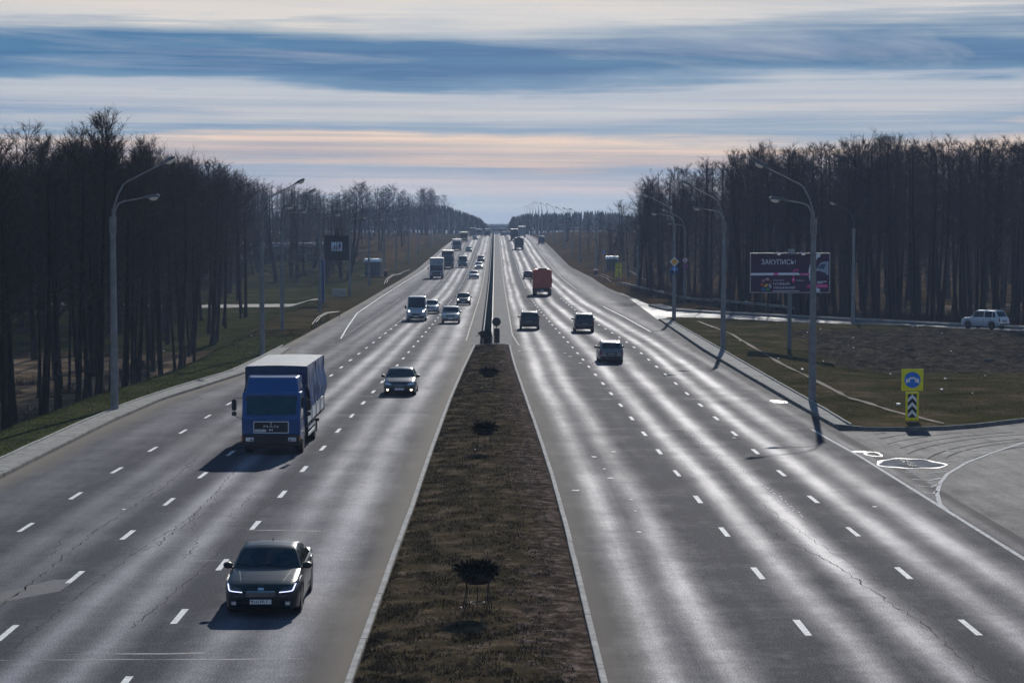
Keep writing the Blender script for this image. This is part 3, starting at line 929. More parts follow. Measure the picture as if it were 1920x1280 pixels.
def ribbon(pts, w0, m, name, parent=None, z=0.004, jit=0.0, close=False):
    if len(pts) < 2: return None
    P = [Vector((p[0], p[1])) for p in pts]
    V = []; F = []
    for i, p in enumerate(P):
        d = (P[min(i + 1, len(P) - 1)] - P[max(i - 1, 0)]).normalized()
        n = Vector((d.y, -d.x)) * (w0 / 2) * (1 + random.uniform(-jit, jit))
        for q in (p - n, p + n):
            V.append((q.x, q.y, float(zr(q.y)) + z))
    for i in range(len(P) - 1):
        F.append((2 * i, 2 * i + 1, 2 * i + 3, 2 * i + 2))
    me = mesh_from(name, V, F, m)
    if me.polygons[0].normal.z < 0: me.flip_normals()
    return link(name, me, parent)


CURVE = [(40, 105), (31, 99), (25.94, 96.0), (23.36, 93.7), (21.1, 89.7), (19.07, 85.7), (17.44, 81.7), (16.52, 78.7), (15.79, 75.7), (15.26, 72.7), (15.15, 71.0)]
ribbon(CURVE, .15, MARKM, 'edge_line', side_o, z=0.006)
for (x0, x1, y) in ((15.9, 17.6, 82.3), (15.7, 16.9, 80.0), (15.5, 16.4, 78.0), (17.2, 19.2, 86.6), (19.0, 21.2, 90.6), (16.0, 17.9, 84.3), (15.35, 15.9, 76)):
    ribbon([(x0, y), ((x0 + x1) / 2, y - .45), (x1, y + .3)], .13, MARKM, 'hatch_line', side_o, z=0.006, jit=.3)
TYRE = mat('tyre_marks', (0.060, 0.060, 0.065), 0.95, spec=.03, var=.4, scale=3)
for i in range(9):
    r_ = 11 + i * .9 + random.uniform(-.3, .3); a0_ = random.uniform(1.7, 1.9); a1_ = random.uniform(2.6, 3.0)
    ribbon([p for p in [(29 + r_ * math.cos(a), 79 + 1.45 * r_ * math.sin(a)) for a in np.linspace(a0_, a1_, 40)] if p[0] > 17.2 and p[1] < 98.6 + .0 * p[0] and p[1] < YLOW(p[0]) - 1.2], .10, TYRE, 'tyre_mark', side_o, z=0.001, jit=.5)
CRACK = mat('bitumen_crack', (0.012, 0.012, 0.013), 0.9, spec=.1, var=0.3)
SEAL = mat('joint_sealant', (0.13, 0.13, 0.135), 0.7, spec=.2, var=0.5, scale=3)


def crack(pts, w0, parent, m=CRACK, name='crack', st=0.35, amp=.05):
    P = np.array(pts, float); out_ = []
    d = np.r_[0, np.cumsum(np.hypot(*np.diff(P, axis=0).T))]
    for s_ in np.arange(0, d[-1], st):
        out_.append((np.interp(s_, d, P[:, 0]) + random.gauss(0, amp), np.interp(s_, d, P[:, 1]) + random.gauss(0, amp)))
    ribbon(out_, w0 * .62, m, name, parent, z=0.003, jit=.95)


crack([(10.2, 44), (10.3, 50), (9.9, 54), (9.6, 59), (8.6, 66), (8.4, 70)], .05, rroad)
crack([(10.6, 46), (10.5, 52), (10.25, 58), (9.7, 63), (9.3, 70), (9.0, 78), (9.1, 88)], .02, rroad)
crack([(-12.6, 47), (-12.3, 56), (-12.5, 66), (-12.1, 78), (-12.4, 90)], .05, lroad)
crack([(-10.9, 47), (-10.7, 55), (-10.5, 62), (-9.9, 70), (-10.2, 84)], .04, lroad)
crack([(-8.6, 50), (-8.2, 57), (-8.0, 66), (-7.8, 80), (-7.6, 95)], .035, lroad)
for i in range(26):
    x = random.uniform(-15, -7.5); y = random.uniform(48, 130)
    crack([(x, y), (x + random.uniform(-.6, .6), y + random.uniform(1, 4)), (x + random.uniform(-.8, .8), y + random.uniform(4, 9))], .03, lroad, amp=.08)
# transverse joints, paler than the asphalt
for y, x0, x1 in ((100.4, 2.3, 14.6), (118.2, 2.2, 14.4), (135, 1.9, 12), (152, 1.6, 13), (165, 1.5, 12), (185, 1.6, 14), (216, 1.7, 13), (250, 1.6, 12)):
    crack([(x0, y), (x1, y + random.uniform(-.4, .4))], .06, rroad, SEAL, 'transverse_joint', 0.8, .02)
for y, x0, x1 in ((46.3, -13, -3.6), (46.9, -9.6, -6.2), (60.3, -8.8, -3.5), (66.6, -7.8, -5), (91, -6.4, -4), (108, -9, -3.2), (120, -7.6, -4), (135, -7, -3), (160, -5, -2.4)):
    crack([(x0, y), (x1, y + random.uniform(-.5, .5))], .13, lroad, SEAL, 'transverse_joint', 0.8, .04)
PATCH = mat('pale_asphalt_patch', (0.105, 0.105, 0.112), 0.85, spec=.1, var=0.2, scale=5)
pb = MB(); pb.add([(-13.6, 52.0, .003), (-11.35, 55.2, .003), (-11.25, 57.2, .003), (-11.9, 57.0, .003), (-13.4, 53.6, .003), (-14.6, 53.7, .003), (-14.8, 50.0, .003), (-14.0, 49.2, .003)], [(0, 1, 2, 3, 4, 5, 6, 7)])
pb.build('asphalt_patch', PATCH, lroad)
# long pale drips of paint between the two right lanes
for i in range(90):
    t = i / 90
    y = 100 - t * 31 + random.gauss(0, .15)
    x = 9.0 + 0.9 * math.sin(t * 2.2) * t + random.gauss(0, .05) + .35 * t
    s_ = random.uniform(.02, .05)
    mb = MB(); mb.add([(x + s_ * math.cos(a), y + 1.6 * s_ * math.sin(a), .004) for a in np.linspace(0, 5.2, 6)], [(0, 1, 2, 3, 4, 5)])
    mb.build('paint_drip', MARK, rroad)
for x, y in ((2.9, 76.6), (4.4, 80.4), (4.3, 83.5), (4.5, 66), (4.7, 71), (4.75, 74), (4.1, 88), (5, 90), (10.8, 96), (12.9, 72), (1.9, 165), (2.3, 166), (2.9, 168.5), (5.6, 158), (6.0, 150), (5.3, 162), (-12.5, 71.5), (3.2, 171.5)):
    s_ = random.uniform(.08, .17)
    mb = MB(); mb.add([(x + s_ * random.uniform(.6, 1.3) * math.cos(a), y + 1.3 * s_ * random.uniform(.6, 1.2) * math.sin(a), .005) for a in np.linspace(0, 5.4, 8)], [tuple(range(8))])
    mb.build('paint_spot', MARK, rroad if x > 0 else lroad)

# ------------------------------------------------------------------ vehicles
def lerp(p, s):
    return float(np.interp(s, [q[0] for q in p], [q[1] for q in p]))


SEDAN = dict(k='sedan', L=4.87, W=1.86, H=1.47, wb=2.85, fo=.95, r=.335,
             top=[(0, .58), (.008, .68), (.03, .76), (.07, .83), (.16, .91), (.27, .98), (.4, 1.0), (.8, 1.04), (.93, 1.06), (.985, 1.0), (1, .8)],
             wid=[(0, .74), (.015, .84), (.05, .93), (.11, .985), (.25, 1), (.8, 1), (.93, .96), (.98, .9), (1, .8)],
             bot=[(0, .30), (.02, .2), (.1, .17), (.9, .2), (.97, .27), (1, .36)], c=(.25, .43, .66, .89), wr=.70)
HATCH = dict(k='hatch', L=4.2, W=1.76, H=1.52, wb=2.55, fo=.85, r=.32,
             top=[(0, .6), (.01, .72), (.04, .82), (.1, .9), (.24, 1.0), (.4, 1.02), (.9, 1.04), (.98, 1.0), (1, .8)],
             wid=[(0, .76), (.02, .86), (.06, .94), (.12, .99), (.25, 1), (.85, 1), (.96, .95), (1, .86)],
             bot=[(0, .3), (.02, .2), (.1, .18), (.9, .22), (1, .34)], c=(.22, .40, .84, .985), wr=.74)
SUV = dict(k='suv', L=4.4, W=1.86, H=1.70, wb=2.62, fo=.85, r=.355,
           top=[(0, .72), (.01, .88), (.035, .98), (.1, 1.05), (.24, 1.12), (.4, 1.14), (.93, 1.15), (.985, 1.1), (1, .85)],
           wid=[(0, .82), (.02, .90), (.06, .96), (.12, .99), (.25, 1), (.88, 1), (.97, .96), (1, .9)],
           bot=[(0, .42), (.02, .32), (.1, .27), (.9, .3), (1, .42)], c=(.225, .37, .90, .985), wr=.80)
WAGON = dict(k='wagon', L=4.65, W=1.76, H=1.50, wb=2.65, fo=.88, r=.32,
             top=[(0, .6), (.01, .72), (.04, .8), (.1, .87), (.25, .96), (.4, .98), (.93, 1.0), (.985, .96), (1, .8)],
             wid=[(0, .78), (.02, .88), (.06, .95), (.12, .99), (.25, 1), (.88, 1), (.97, .96), (1, .88)],
             bot=[(0, .3), (.02, .2), (.1, .18), (.9, .22), (1, .34)], c=(.235, .40, .89, .985), wr=.78)
VAN = dict(k='van', L=5.6, W=2.05, H=2.5, wb=3.45, fo=.95, r=.35,
           top=[(0, .72), (.008, .95), (.03, 1.08), (.10, 1.22), (.17, 1.30), (.4, 1.32), (.97, 1.32), (1, 1.2)],
           wid=[(0, .86), (.01, .92), (.04, .97), (.1, 1), (.95, 1), (1, .97)],
           bot=[(0, .34), (.02, .25), (.1, .22), (.9, .28), (1, .34)], c=(.145, .285, .975, .998), wr=.87)


def shell(P):
    """one closed skin: lower body with wheel arches plus greenhouse"""
    L, W, H = P['L'], P['W'], P['H']
    hw = W / 2
    yf = L / 2 - P['fo']; yrr = yf - P['wb']; Ra = P['r'] + .055
    ss = sorted(set([round(x, 4) for x in np.linspace(0, 1, 44)] + [.004, .008, .015, .03, .045, .985, .993] +
                    [round((L / 2 - (c + Ra * k)) / L, 4) for c in (yf, yrr) for k in (-1.02, -.99, -.93, -.8, -.5, -.2, .2, .5, .8, .93, .99, 1.02)]))
    V = []; F = []
    rows = []
    for s in ss:
        y = L / 2 - s * L
        zt = lerp(P['top'], s); w_ = hw * lerp(P['wid'], s); zb = lerp(P['bot'], s)
        for c in (yf, yrr):
            d = abs(y - c)
            if d < Ra:
                zb = max(zb, P['r'] + math.sqrt(max(0, Ra * Ra - d * d)))
        h = zt - zb
        pts = [(0, zb), (w_ * .86, zb), (w_ * .965, zb + .04 * min(1, h * 2)), (w_ * .99, zb + .3 * h), (w_ * 1.0, zb + .55 * h), (w_ * .985, zb + .78 * h), (w_ * .965, zt - .070), (w_ * .93, zt - .028), (w_ * .885, zt - .004), (w_ * .77, zt + .010), (w_ * .45, zt + .022), (0, zt + .026)]
        row = [(x, y, z) for x, z in pts] + [(-x, y, z) for x, z in pts[-2:0:-1]]
        rows.append(row)
    n = len(rows[0])
    for r_ in rows: V += r_
    for i in range(len(rows) - 1):
        for k_ in range(n):
            j = (k_ + 1) % n
            F.append((i * n + k_, i * n + j, (i + 1) * n + j, (i + 1) * n + k_))
    F.append(tuple(range(n - 1, -1, -1)))
    F.append(tuple(range((len(rows) - 1) * n, len(rows) * n)))
    # greenhouse
    a0, a1, b1, b0 = [L / 2 - c * L for c in P['c']]
    zbel = lambda y: lerp(P['top'], (L / 2 - y) / L) - .05
    wbel = hw * .925
    wroof = hw * P['wr']
    def wz(z): return wbel + (wroof - wbel) * np.clip((z - 1.0 * P_z0) / (H - P_z0), 0, 1) ** 1.15
    P_z0 = zbel((a0 + b0) / 2)
    yk = [b0, b1, (b1 + a1) / 2, a1, a0]
    zk = [zbel(b0), H - .055, H, H - .035, zbel(a0)]
    if P['c'][3] - P['c'][2] < .05: zk[1] = H - .03
    Ys = np.linspace(b0, a0, 70)
    Zs = np.interp(Ys, yk, zk)
    sm = max(3, int(.16 / ((a0 - b0) / 70)))
    Zp = np.pad(Zs, sm, mode='edge')
    Zs = np.array([np.mean(Zp[i:i + 2 * sm + 1]) for i in range(len(Zs))])
    Zs[0], Zs[-1] = zk[0], zk[-1]
    base = len(V); rows = []
    for y, zc in zip(Ys, Zs):
        zb = min(zbel(y), zc - .002)
        pts = []
        for f in (0, .3, .6, .85, 1.0):
            z = zb + (zc - .045 - zb) * f if zc - .045 > zb else zb + .001 * f
            pts.append((float(wz(z)), z))
        wt = float(wz(zc))
        e = min(.045, max(.001, zc - zb))
        pts += [(wt - .015, zc - e * .45), (wt - .055, zc - e * .1), (wt - .16, zc), (wt * .5, zc + .018), (0, zc + .022)]
        row = [(x, y, z) for x, z in pts] + [(-x, y, z) for x, z in pts[-2::-1]]
        rows.append(row)
    n = len(rows[0])
    for r_ in rows:
        for (x, y, z) in r_:
            k_ = (y - (a0 + b0) / 2) / ((a0 - b0) / 2)
            V.append((x, y - .13 * (x / wbel) ** 2 * k_, z))
    for i in range(len(rows) - 1):
        for k_ in range(n - 1):
            F.append((base + i * n + k_, base + (i + 1) * n + k_, base + (i + 1) * n + k_ + 1, base + i * n + k_ + 1))
    return V, F, dict(a0=a0, a1=a1, b1=b1, b0=b0, zb=P_z0, wbel=wbel, wroof=wroof, yf=yf, yr=yrr)


def patch(bvh, q, ax, nu=8, nv=4, offv=.008, P=None):
    """a thin shell hugging the body: q = 4 corners in the projection plane, ax = front/back/right/left"""
    V = []; ok = True
    D = {'f': Vector((0, -1, 0)), 'b': Vector((0, 1, 0)), 'r': Vector((-1, 0, 0)), 'l': Vector((1, 0, 0)), 't': Vector((0, 0, -1))}[ax]
    for j in range(nv + 1):
        for i in range(nu + 1):
            u, v = i / nu, j / nv
            a = [(q[0][k] * (1 - u) + q[1][k] * u) * (1 - v) + (q[3][k] * (1 - u) + q[2][k] * u) * v for k in (0, 1)]
            o = {'f': Vector((a[0], 9, a[1])), 'b': Vector((a[0], -9, a[1])), 'r': Vector((9, a[0], a[1])), 'l': Vector((-9, a[0], a[1])), 't': Vector((a[0], a[1], 9))}[ax]
            hit, nrm, _, _ = bvh.ray_cast(o, D)
            if hit is None:
                hit = V[-1] if V else Vector((a[0], 0, a[1])); V.append(hit); continue
            if nrm.dot(D) > 0: nrm = -nrm
            V.append(hit + nrm * offv * .5 - D * offv * .7)
    F = [(j * (nu + 1) + i, j * (nu + 1) + i + 1, (j + 1) * (nu + 1) + i + 1, (j + 1) * (nu + 1) + i) for j in range(nv) for i in range(nu)]
    if V and (V[1] - V[0]).cross(V[nu + 1] - V[0]).dot(D) > 0:
        F = [f[::-1] for f in F]
    return V, F


def make_wheels(root, P, info, tr):
    for y in (info['yf'], info['yr']):
        for sx in (-1, 1):
            w_ = .20
            x = sx * (P['W'] / 2 - w_ / 2 - .012)
            mb = MB(); r = P['r']
            mb.lathe([(r * .62, -w_ / 2), (r * .9, -w_ / 2), (r, -w_ / 2 + .035), (r, w_ / 2 - .035), (r * .9, w_ / 2), (r * .62, w_ / 2)], 22, axis='x')
            o = mb.build('wheel', RUBBER, root, True); o.location = (x, y, r)
            rb = MB()
            xo = sx * (w_ / 2 - .02)
            rb.lathe([(r * .64, xo - sx * .02), (r * .60, xo + sx * .012), (r * .55, xo)], 18, axis='x')
            for k_ in range(5):
                a = 2 * math.pi * k_ / 5
                rb.box((xo + sx * .006, math.cos(a) * r * .33, math.sin(a) * r * .33), (.02, r * .13, r * .55), rot=Matrix.Rotation(a - math.pi / 2, 3, 'X'))
            rb.lathe([(r * .14, xo - sx * .01), (r * .12, xo + sx * .02)], 10, axis='x')
            rb.build('rim', tr, o, False)


def car(name, label, cat, P, col, pos, hd, lights=None, rails=False, detail=2, metal=.35, group=None, plate=True, glasscol=None, drl=False, platetext=None, tail='hatch'):
    """hd = pi: nose towards the camera.  pos = ground point (x, y) under the end nearest the camera's axle"""
    V, F, I = shell(P)
    L, W, H = P['L'], P['W'], P['H']
    root = empty(name)
    me = mesh_from('body', V, F, paint(name + '_paint', col, metal), True, 50)
    body = link('body', me, root)
    bvh = BVHTree.FromPolygons([Vector(v) for v in V], F)
    facing = abs(hd) > 1.6
    g = lambda n_, q, ax, m_, nu=8, nv=4, o_=.008, par=None: link(n_, mesh_from(n_, *patch(bvh, q, ax, nu, nv, o_), m_, True, 60), par or root)
    wb_, wr_ = I['wbel'], I['wroof']
    zb = I['zb']
    tall = H - zb
    zt = H - .10
    # windscreen, rear window
    g('windscreen', [(-wb_ + .09, zb + .10), (wb_ - .09, zb + .10), (wr_ - .05, zt + .01), (-wr_ + .05, zt + .01)], 'f', GLASS, 14, 8)
    if P['k'] != 'van':
        z0 = zb + (.12 if tail == 'hatch' else .10)
        g('rear_window', [(-wb_ + .16, z0), (wb_ - .16, z0), (wr_ - .09, zt), (-wr_ + .09, zt)], 'b', GLASS, 14, 8)
    a0, a1, b1, b0 = I['a0'], I['a1'], I['b1'], I['b0']
    zw0, zw1 = zb + .06, H - .115
    fy = lambda z: a0 + (a1 - a0) * (z - zb) / (H - .04 - zb)
    ry = lambda z: b0 + (b1 - b0) * (z - zb) / (H - .05 - zb)
    yB = (a1 + b1) / 2 + .12 if P['k'] != 'van' else a1 - .55
    yC = yB - .85
    for ax in 'rl':
        wins = [((yB + .05, zw0), (fy(zw0) - .30, zw0), (min(fy(zw1) - .12, fy(zw0) - .3), zw1), (yB + .05, zw1))]
        if P['k'] != 'van':
            wins += [((yC, zw0), (yB - .05, zw0), (yB - .05, zw1), (yC, zw1))]
            if ry(zw0) + .25 < yC - .15:
                wins += [((ry(zw0) + .32, zw0 + .02), (yC - .07, zw0), (yC - .07, zw1), (max(ry(zw1) + .2, ry(zw0) + .32), zw1 - .01))]
        for q in wins:
            if abs(q[1][0] - q[0][0]) > .1:
                g('side_window', [(a, b) for a, b in q], ax, GLASS, 8, 4)
        if detail > 1:
            sx = 1 if ax == 'r' else -1
            for yy_ in (yB, fy(zw0) - .32, yC - .02):
                g('door_seam', [(yy_ - .006, .32), (yy_ + .006, .32), (yy_ + .006, zb - .02), (yy_ - .006, zb - .02)], ax, BLACK, 1, 6, .003)
            for yy_ in (yB + .16, yC + .14):
                g('door_handle', [(yy_ - .09, zb - .16), (yy_ + .09, zb - .16), (yy_ + .09, zb - .12), (yy_ - .09, zb - .12)], ax, body.data.materials[0] if metal > .5 else CHROME, 3, 1, .03)
            g('sill_trim', [(I['yr'] + P['r'] + .12, P['bot'][2][1] + .03), (I['yf'] - P['r'] - .12, P['bot'][2][1] + .03), (I['yf'] - P['r'] - .12, P['bot'][2][1] + .10), (I['yr'] + P['r'] + .12, P['bot'][2][1] + .10)], ax, BLACK, 6, 1, .006)
    hw = W / 2
    nz = lerp(P['top'], .03)
    if facing or detail > 1:
        bz = P['bot'][1][1]
        if P['k'] == 'van':
            g('grille', [(-.42, .62), (.42, .62), (.50, .80), (-.50, .80)], 'f', BLACK, 8, 3, .01)
            g('grille_surround', [(-.44, .59), (.44, .59), (.44, .62), (-.44, .62)], 'f', CHROME, 8, 1, .02)
            for sx in (-1, 1):
                g('headlight', [(sx * .60, .98), (sx * .86, 1.0), (sx * .90, 1.16), (sx * .64, 1.08)], 'f', LENS, 5, 3, .012)
                g('grille_surround', [(sx * .44, .59), (sx * .47, .59), (sx * .55, .82), (sx * .52, .82)], 'f', CHROME, 1, 4, .02)
            g('bumper', [(-.92, .30), (.92, .30), (.92, .56), (-.92, .56)], 'f', BLACK, 10, 3, .012)
        else:
            gw = .40 if P['k'] != 'suv' else .46
            g('grille', [(-gw + .04, nz - .24), (gw - .04, nz - .24), (gw, nz - .10), (-gw, nz - .10)], 'f', BLACK, 10, 3, .006)
            if detail > 1:
                for k_ in range(5):
                    zz = nz - .235 + k_ * .03
                    g('grille_bar', [(-gw + .05, zz), (gw - .05, zz), (gw - .05, zz + .009), (-gw + .05, zz + .009)], 'f', CHROME, 10, 1, .012)
            g('lower_intake', [(-.5, bz + .06), (.5, bz + .06), (.44, bz + .20), (-.44, bz + .20)], 'f', BLACK, 8, 2, .006)
            for sx in (-1, 1):
                g('headlight', [(sx * (gw + .03), nz - .15), (sx * hw * .84, nz - .12), (sx * hw * .90, nz + .03), (sx * (gw + .10), nz - .05)], 'f', LENS if not drl else mat('dark_lens', (.05, .055, .06), .08, coat=1), 8, 4, .008)
                g('fog_lamp_recess', [(sx * .56, bz + .10), (sx * .74, bz + .12), (sx * .74, bz + .22), (sx * .60, bz + .22)], 'f', BLACK, 4, 3, .006)
        if plate:
            pz = .52 if P['k'] == 'van' else (nz - .36)
            if P['k'] == 'suv': pz = nz - .40
            pl = g('number_plate', [(-.26, pz - .055), (.26, pz - .055), (.26, pz + .055), (-.26, pz + .055)], 'f', PLATE, 3, 1, .03)
            if platetext:
                py = max(v.co.y for v in pl.data.vertices)
                text_mesh(platetext, .075, BLACK, 'plate_lettering', pl, (.025, py + .004, pz), (R(90), 0, R(180)), width=.40)
                fm = MB(); fm.box((.22, py + .004, pz + .012), (.045, .004, .022)); fm.build('plate_flag', SRED, pl)
    if facing and lights:
        for sx in (-1, 1):
            if lights == 'fog':
                c, z, r_ = .66, P['bot'][1][1] + .16, .05
            elif P['k'] == 'van':
                c, z, r_ = .74, 1.05, .075
            else:
                c, z, r_ = hw * .74, nz - .07, .06
            mt = LITW if lights == 'fog' else LIT
            g('lit_bulb', [(sx * c - r_, z - r_ * .8), (sx * c + r_, z - r_ * .8), (sx * c + r_, z + r_ * .8), (sx * c - r_, z + r_ * .8)], 'f', mt, 3, 2, .03)
    if drl:
        gw = .40
        for sx in (-1, 1):
            g('running_light', [(sx * (gw + .05), nz - .145), (sx * hw * .82, nz - .115), (sx * hw * .82, nz - .094), (sx * (gw + .05), nz - .125)], 'f', DRL, 8, 1, .022)
            g('running_light', [(sx * hw * .80, nz - .10), (sx * hw * .84, nz - .10), (sx * hw * .895, nz + .03), (sx * hw * .865, nz + .03)], 'f', DRL, 1, 5, .022)
            c, z = .65, P['bot'][1][1] + .165
            g('fog_lamp', [(sx * c - .05, z - .04), (sx * c + .05, z - .04), (sx * c + .05, z + .04), (sx * c - .05, z + .04)], 'f', LENS, 3, 3, .03)
        g('badge', [(-.07, nz - .085), (.07, nz - .085), (.07, nz - .035), (-.07, nz - .035)], 'f', CHROME, 3, 2, .01)
    if not facing or detail > 1:
        zt2 = lerp(P['top'], .97)
        for sx in (-1, 1):
            if tail == 'hatch':
                g('tail_light', [(sx * hw * .74, zt2 - .34), (sx * hw * .93, zt2 - .34), (sx * hw * .90, zt2 - .02), (sx * hw * .80, zt2 - .02)], 'b', REDL, 3, 4, .012)
            else:
                g('tail_light', [(sx * hw * .50, zt2 - .22), (sx * hw * .88, zt2 - .22), (sx * hw * .88, zt2 - .06), (sx * hw * .54, zt2 - .06)], 'b', REDL, 4, 3, .012)
        g('bumper_trim', [(-hw * .84, P['bot'][-1][1] + .02), (hw * .84, P['bot'][-1][1] + .02), (hw * .84, P['bot'][-1][1] + .16), (-hw * .84, P['bot'][-1][1] + .16)], 'b', BLACK, 8, 2, .01)
        if plate and not facing:
            pz = zt2 - .30
            g('plate_recess', [(-.36, pz - .09), (.36, pz - .09), (.36, pz + .09), (-.36, pz + .09)], 'b', BLACK, 3, 1, .01)
            g('number_plate', [(-.26, pz - .055), (.26, pz - .055), (.26, pz + .055), (-.26, pz + .055)], 'b', mat('plate_grey', (.22, .23, .24), .5, var=.2, scale=20), 3, 1, .03)
    # underside, wheels, mirrors
    ub = MB(); ub.box((0, 0, P['bot'][2][1] + .10), (W * .66, L * .80, .14), bev=.04)
    ub.box((0, I['yr'], P['r']), (W * .8, .10, .10)); ub.box((0, I['yf'], P['r']), (W * .8, .10, .10))
    ub.box((0, (I['yr'] + I['yf']) / 2, .55), (W * .86, P['wb'] - 2 * P['r'] - .1, .5))
    ub.build('underbody', BLACK, root)
    make_wheels(root, P, I, RIM)
    for sx in (-1, 1):
        mb = MB()
        ms = 1.0 if P['k'] != 'van' else 1.7
        cy = a0 - .42 if P['k'] != 'van' else a0 - .25
        cz = zb + .07 * ms + (.04 if P['k'] == 'van' else 0)
        mb.lathe([(.005, -.055), (.10, -.05), (.125, 0), (.11, .05), (.02, .075)], 12, c=(0, 0, 0), axis='y', sx=1.0 * (1 if P['k'] != 'van' else .9), sy=.72 * (1 if P['k'] != 'van' else 2.0))
        mb.tube([(-sx * .08, -.01, -.05), (-sx * .22, -.02, -.09)], [.03, .025], 6)
        o = mb.build('mirror', BLACK if col[0] < .2 or P['k'] == 'van' else body.data.materials[0], root, True)
        o.location = (sx * (wb_ + .13 + (.05 if P['k'] == 'van' else 0)), cy, cz)
    if rails:
        for sx in (-1, 1):
            mb = MB()
            pts = [(sx * (wr_ - .05), a1 - .1, H - .06), (sx * (wr_ - .06), a1 - .28, H + .045), (sx * (wr_ - .06), b1 + .35, H + .04), (sx * (wr_ - .05), b1 + .18, H - .05)]
            mb.tube(pts, .017, 6)
            mb.build('roof_rail', STEEL, root, True)
    if detail > 1:
        mb = MB(); mb.lathe([(.03, 0), (.012, .02), (.004, .09)], 8, c=(0, b1 + .25, H - .01)); mb.build('antenna', BLACK, root, True)
        for sx in (-.35, .25):
            V_, F_ = patch(bvh, [(sx, zb + .085), (sx + .50, zb + .115), (sx + .50, zb + .13), (sx, zb + .10)], 'f', 5, 1, .02)
            link('wiper', mesh_from('wiper', V_, F_, BLACK), root)
        for sx in (-1, 1):
            V_, F_ = patch(bvh, [(sx * .50, L / 2 - .28), (sx * .515, L / 2 - .28), (sx * .66, a0 + .02), (sx * .645, a0 + .02)], 't', 1, 8, .003)
            link('bonnet_crease', mesh_from('bonnet_crease', V_, F_, BLACK), root)
    yo = I['yf'] if facing else -I['yr']
    x, y = pos
    y_root = y + yo
    sl_ = (float(zr(y_root + 1.3)) - float(zr(y_root - 1.3))) / 2.6
    root.location = (x, y_root, float(zr(y_root)))
    root.rotation_euler = (-math.atan(sl_) if facing else math.atan(sl_), 0, hd)
    if metal == 0:
        b_ = body.data.materials[0].node_tree.nodes['Principled BSDF']
        b_.inputs['Coat Weight'].default_value = .25; b_.inputs['Specular IOR Level'].default_value = .3
    tag(root, label, cat, group)
    return root


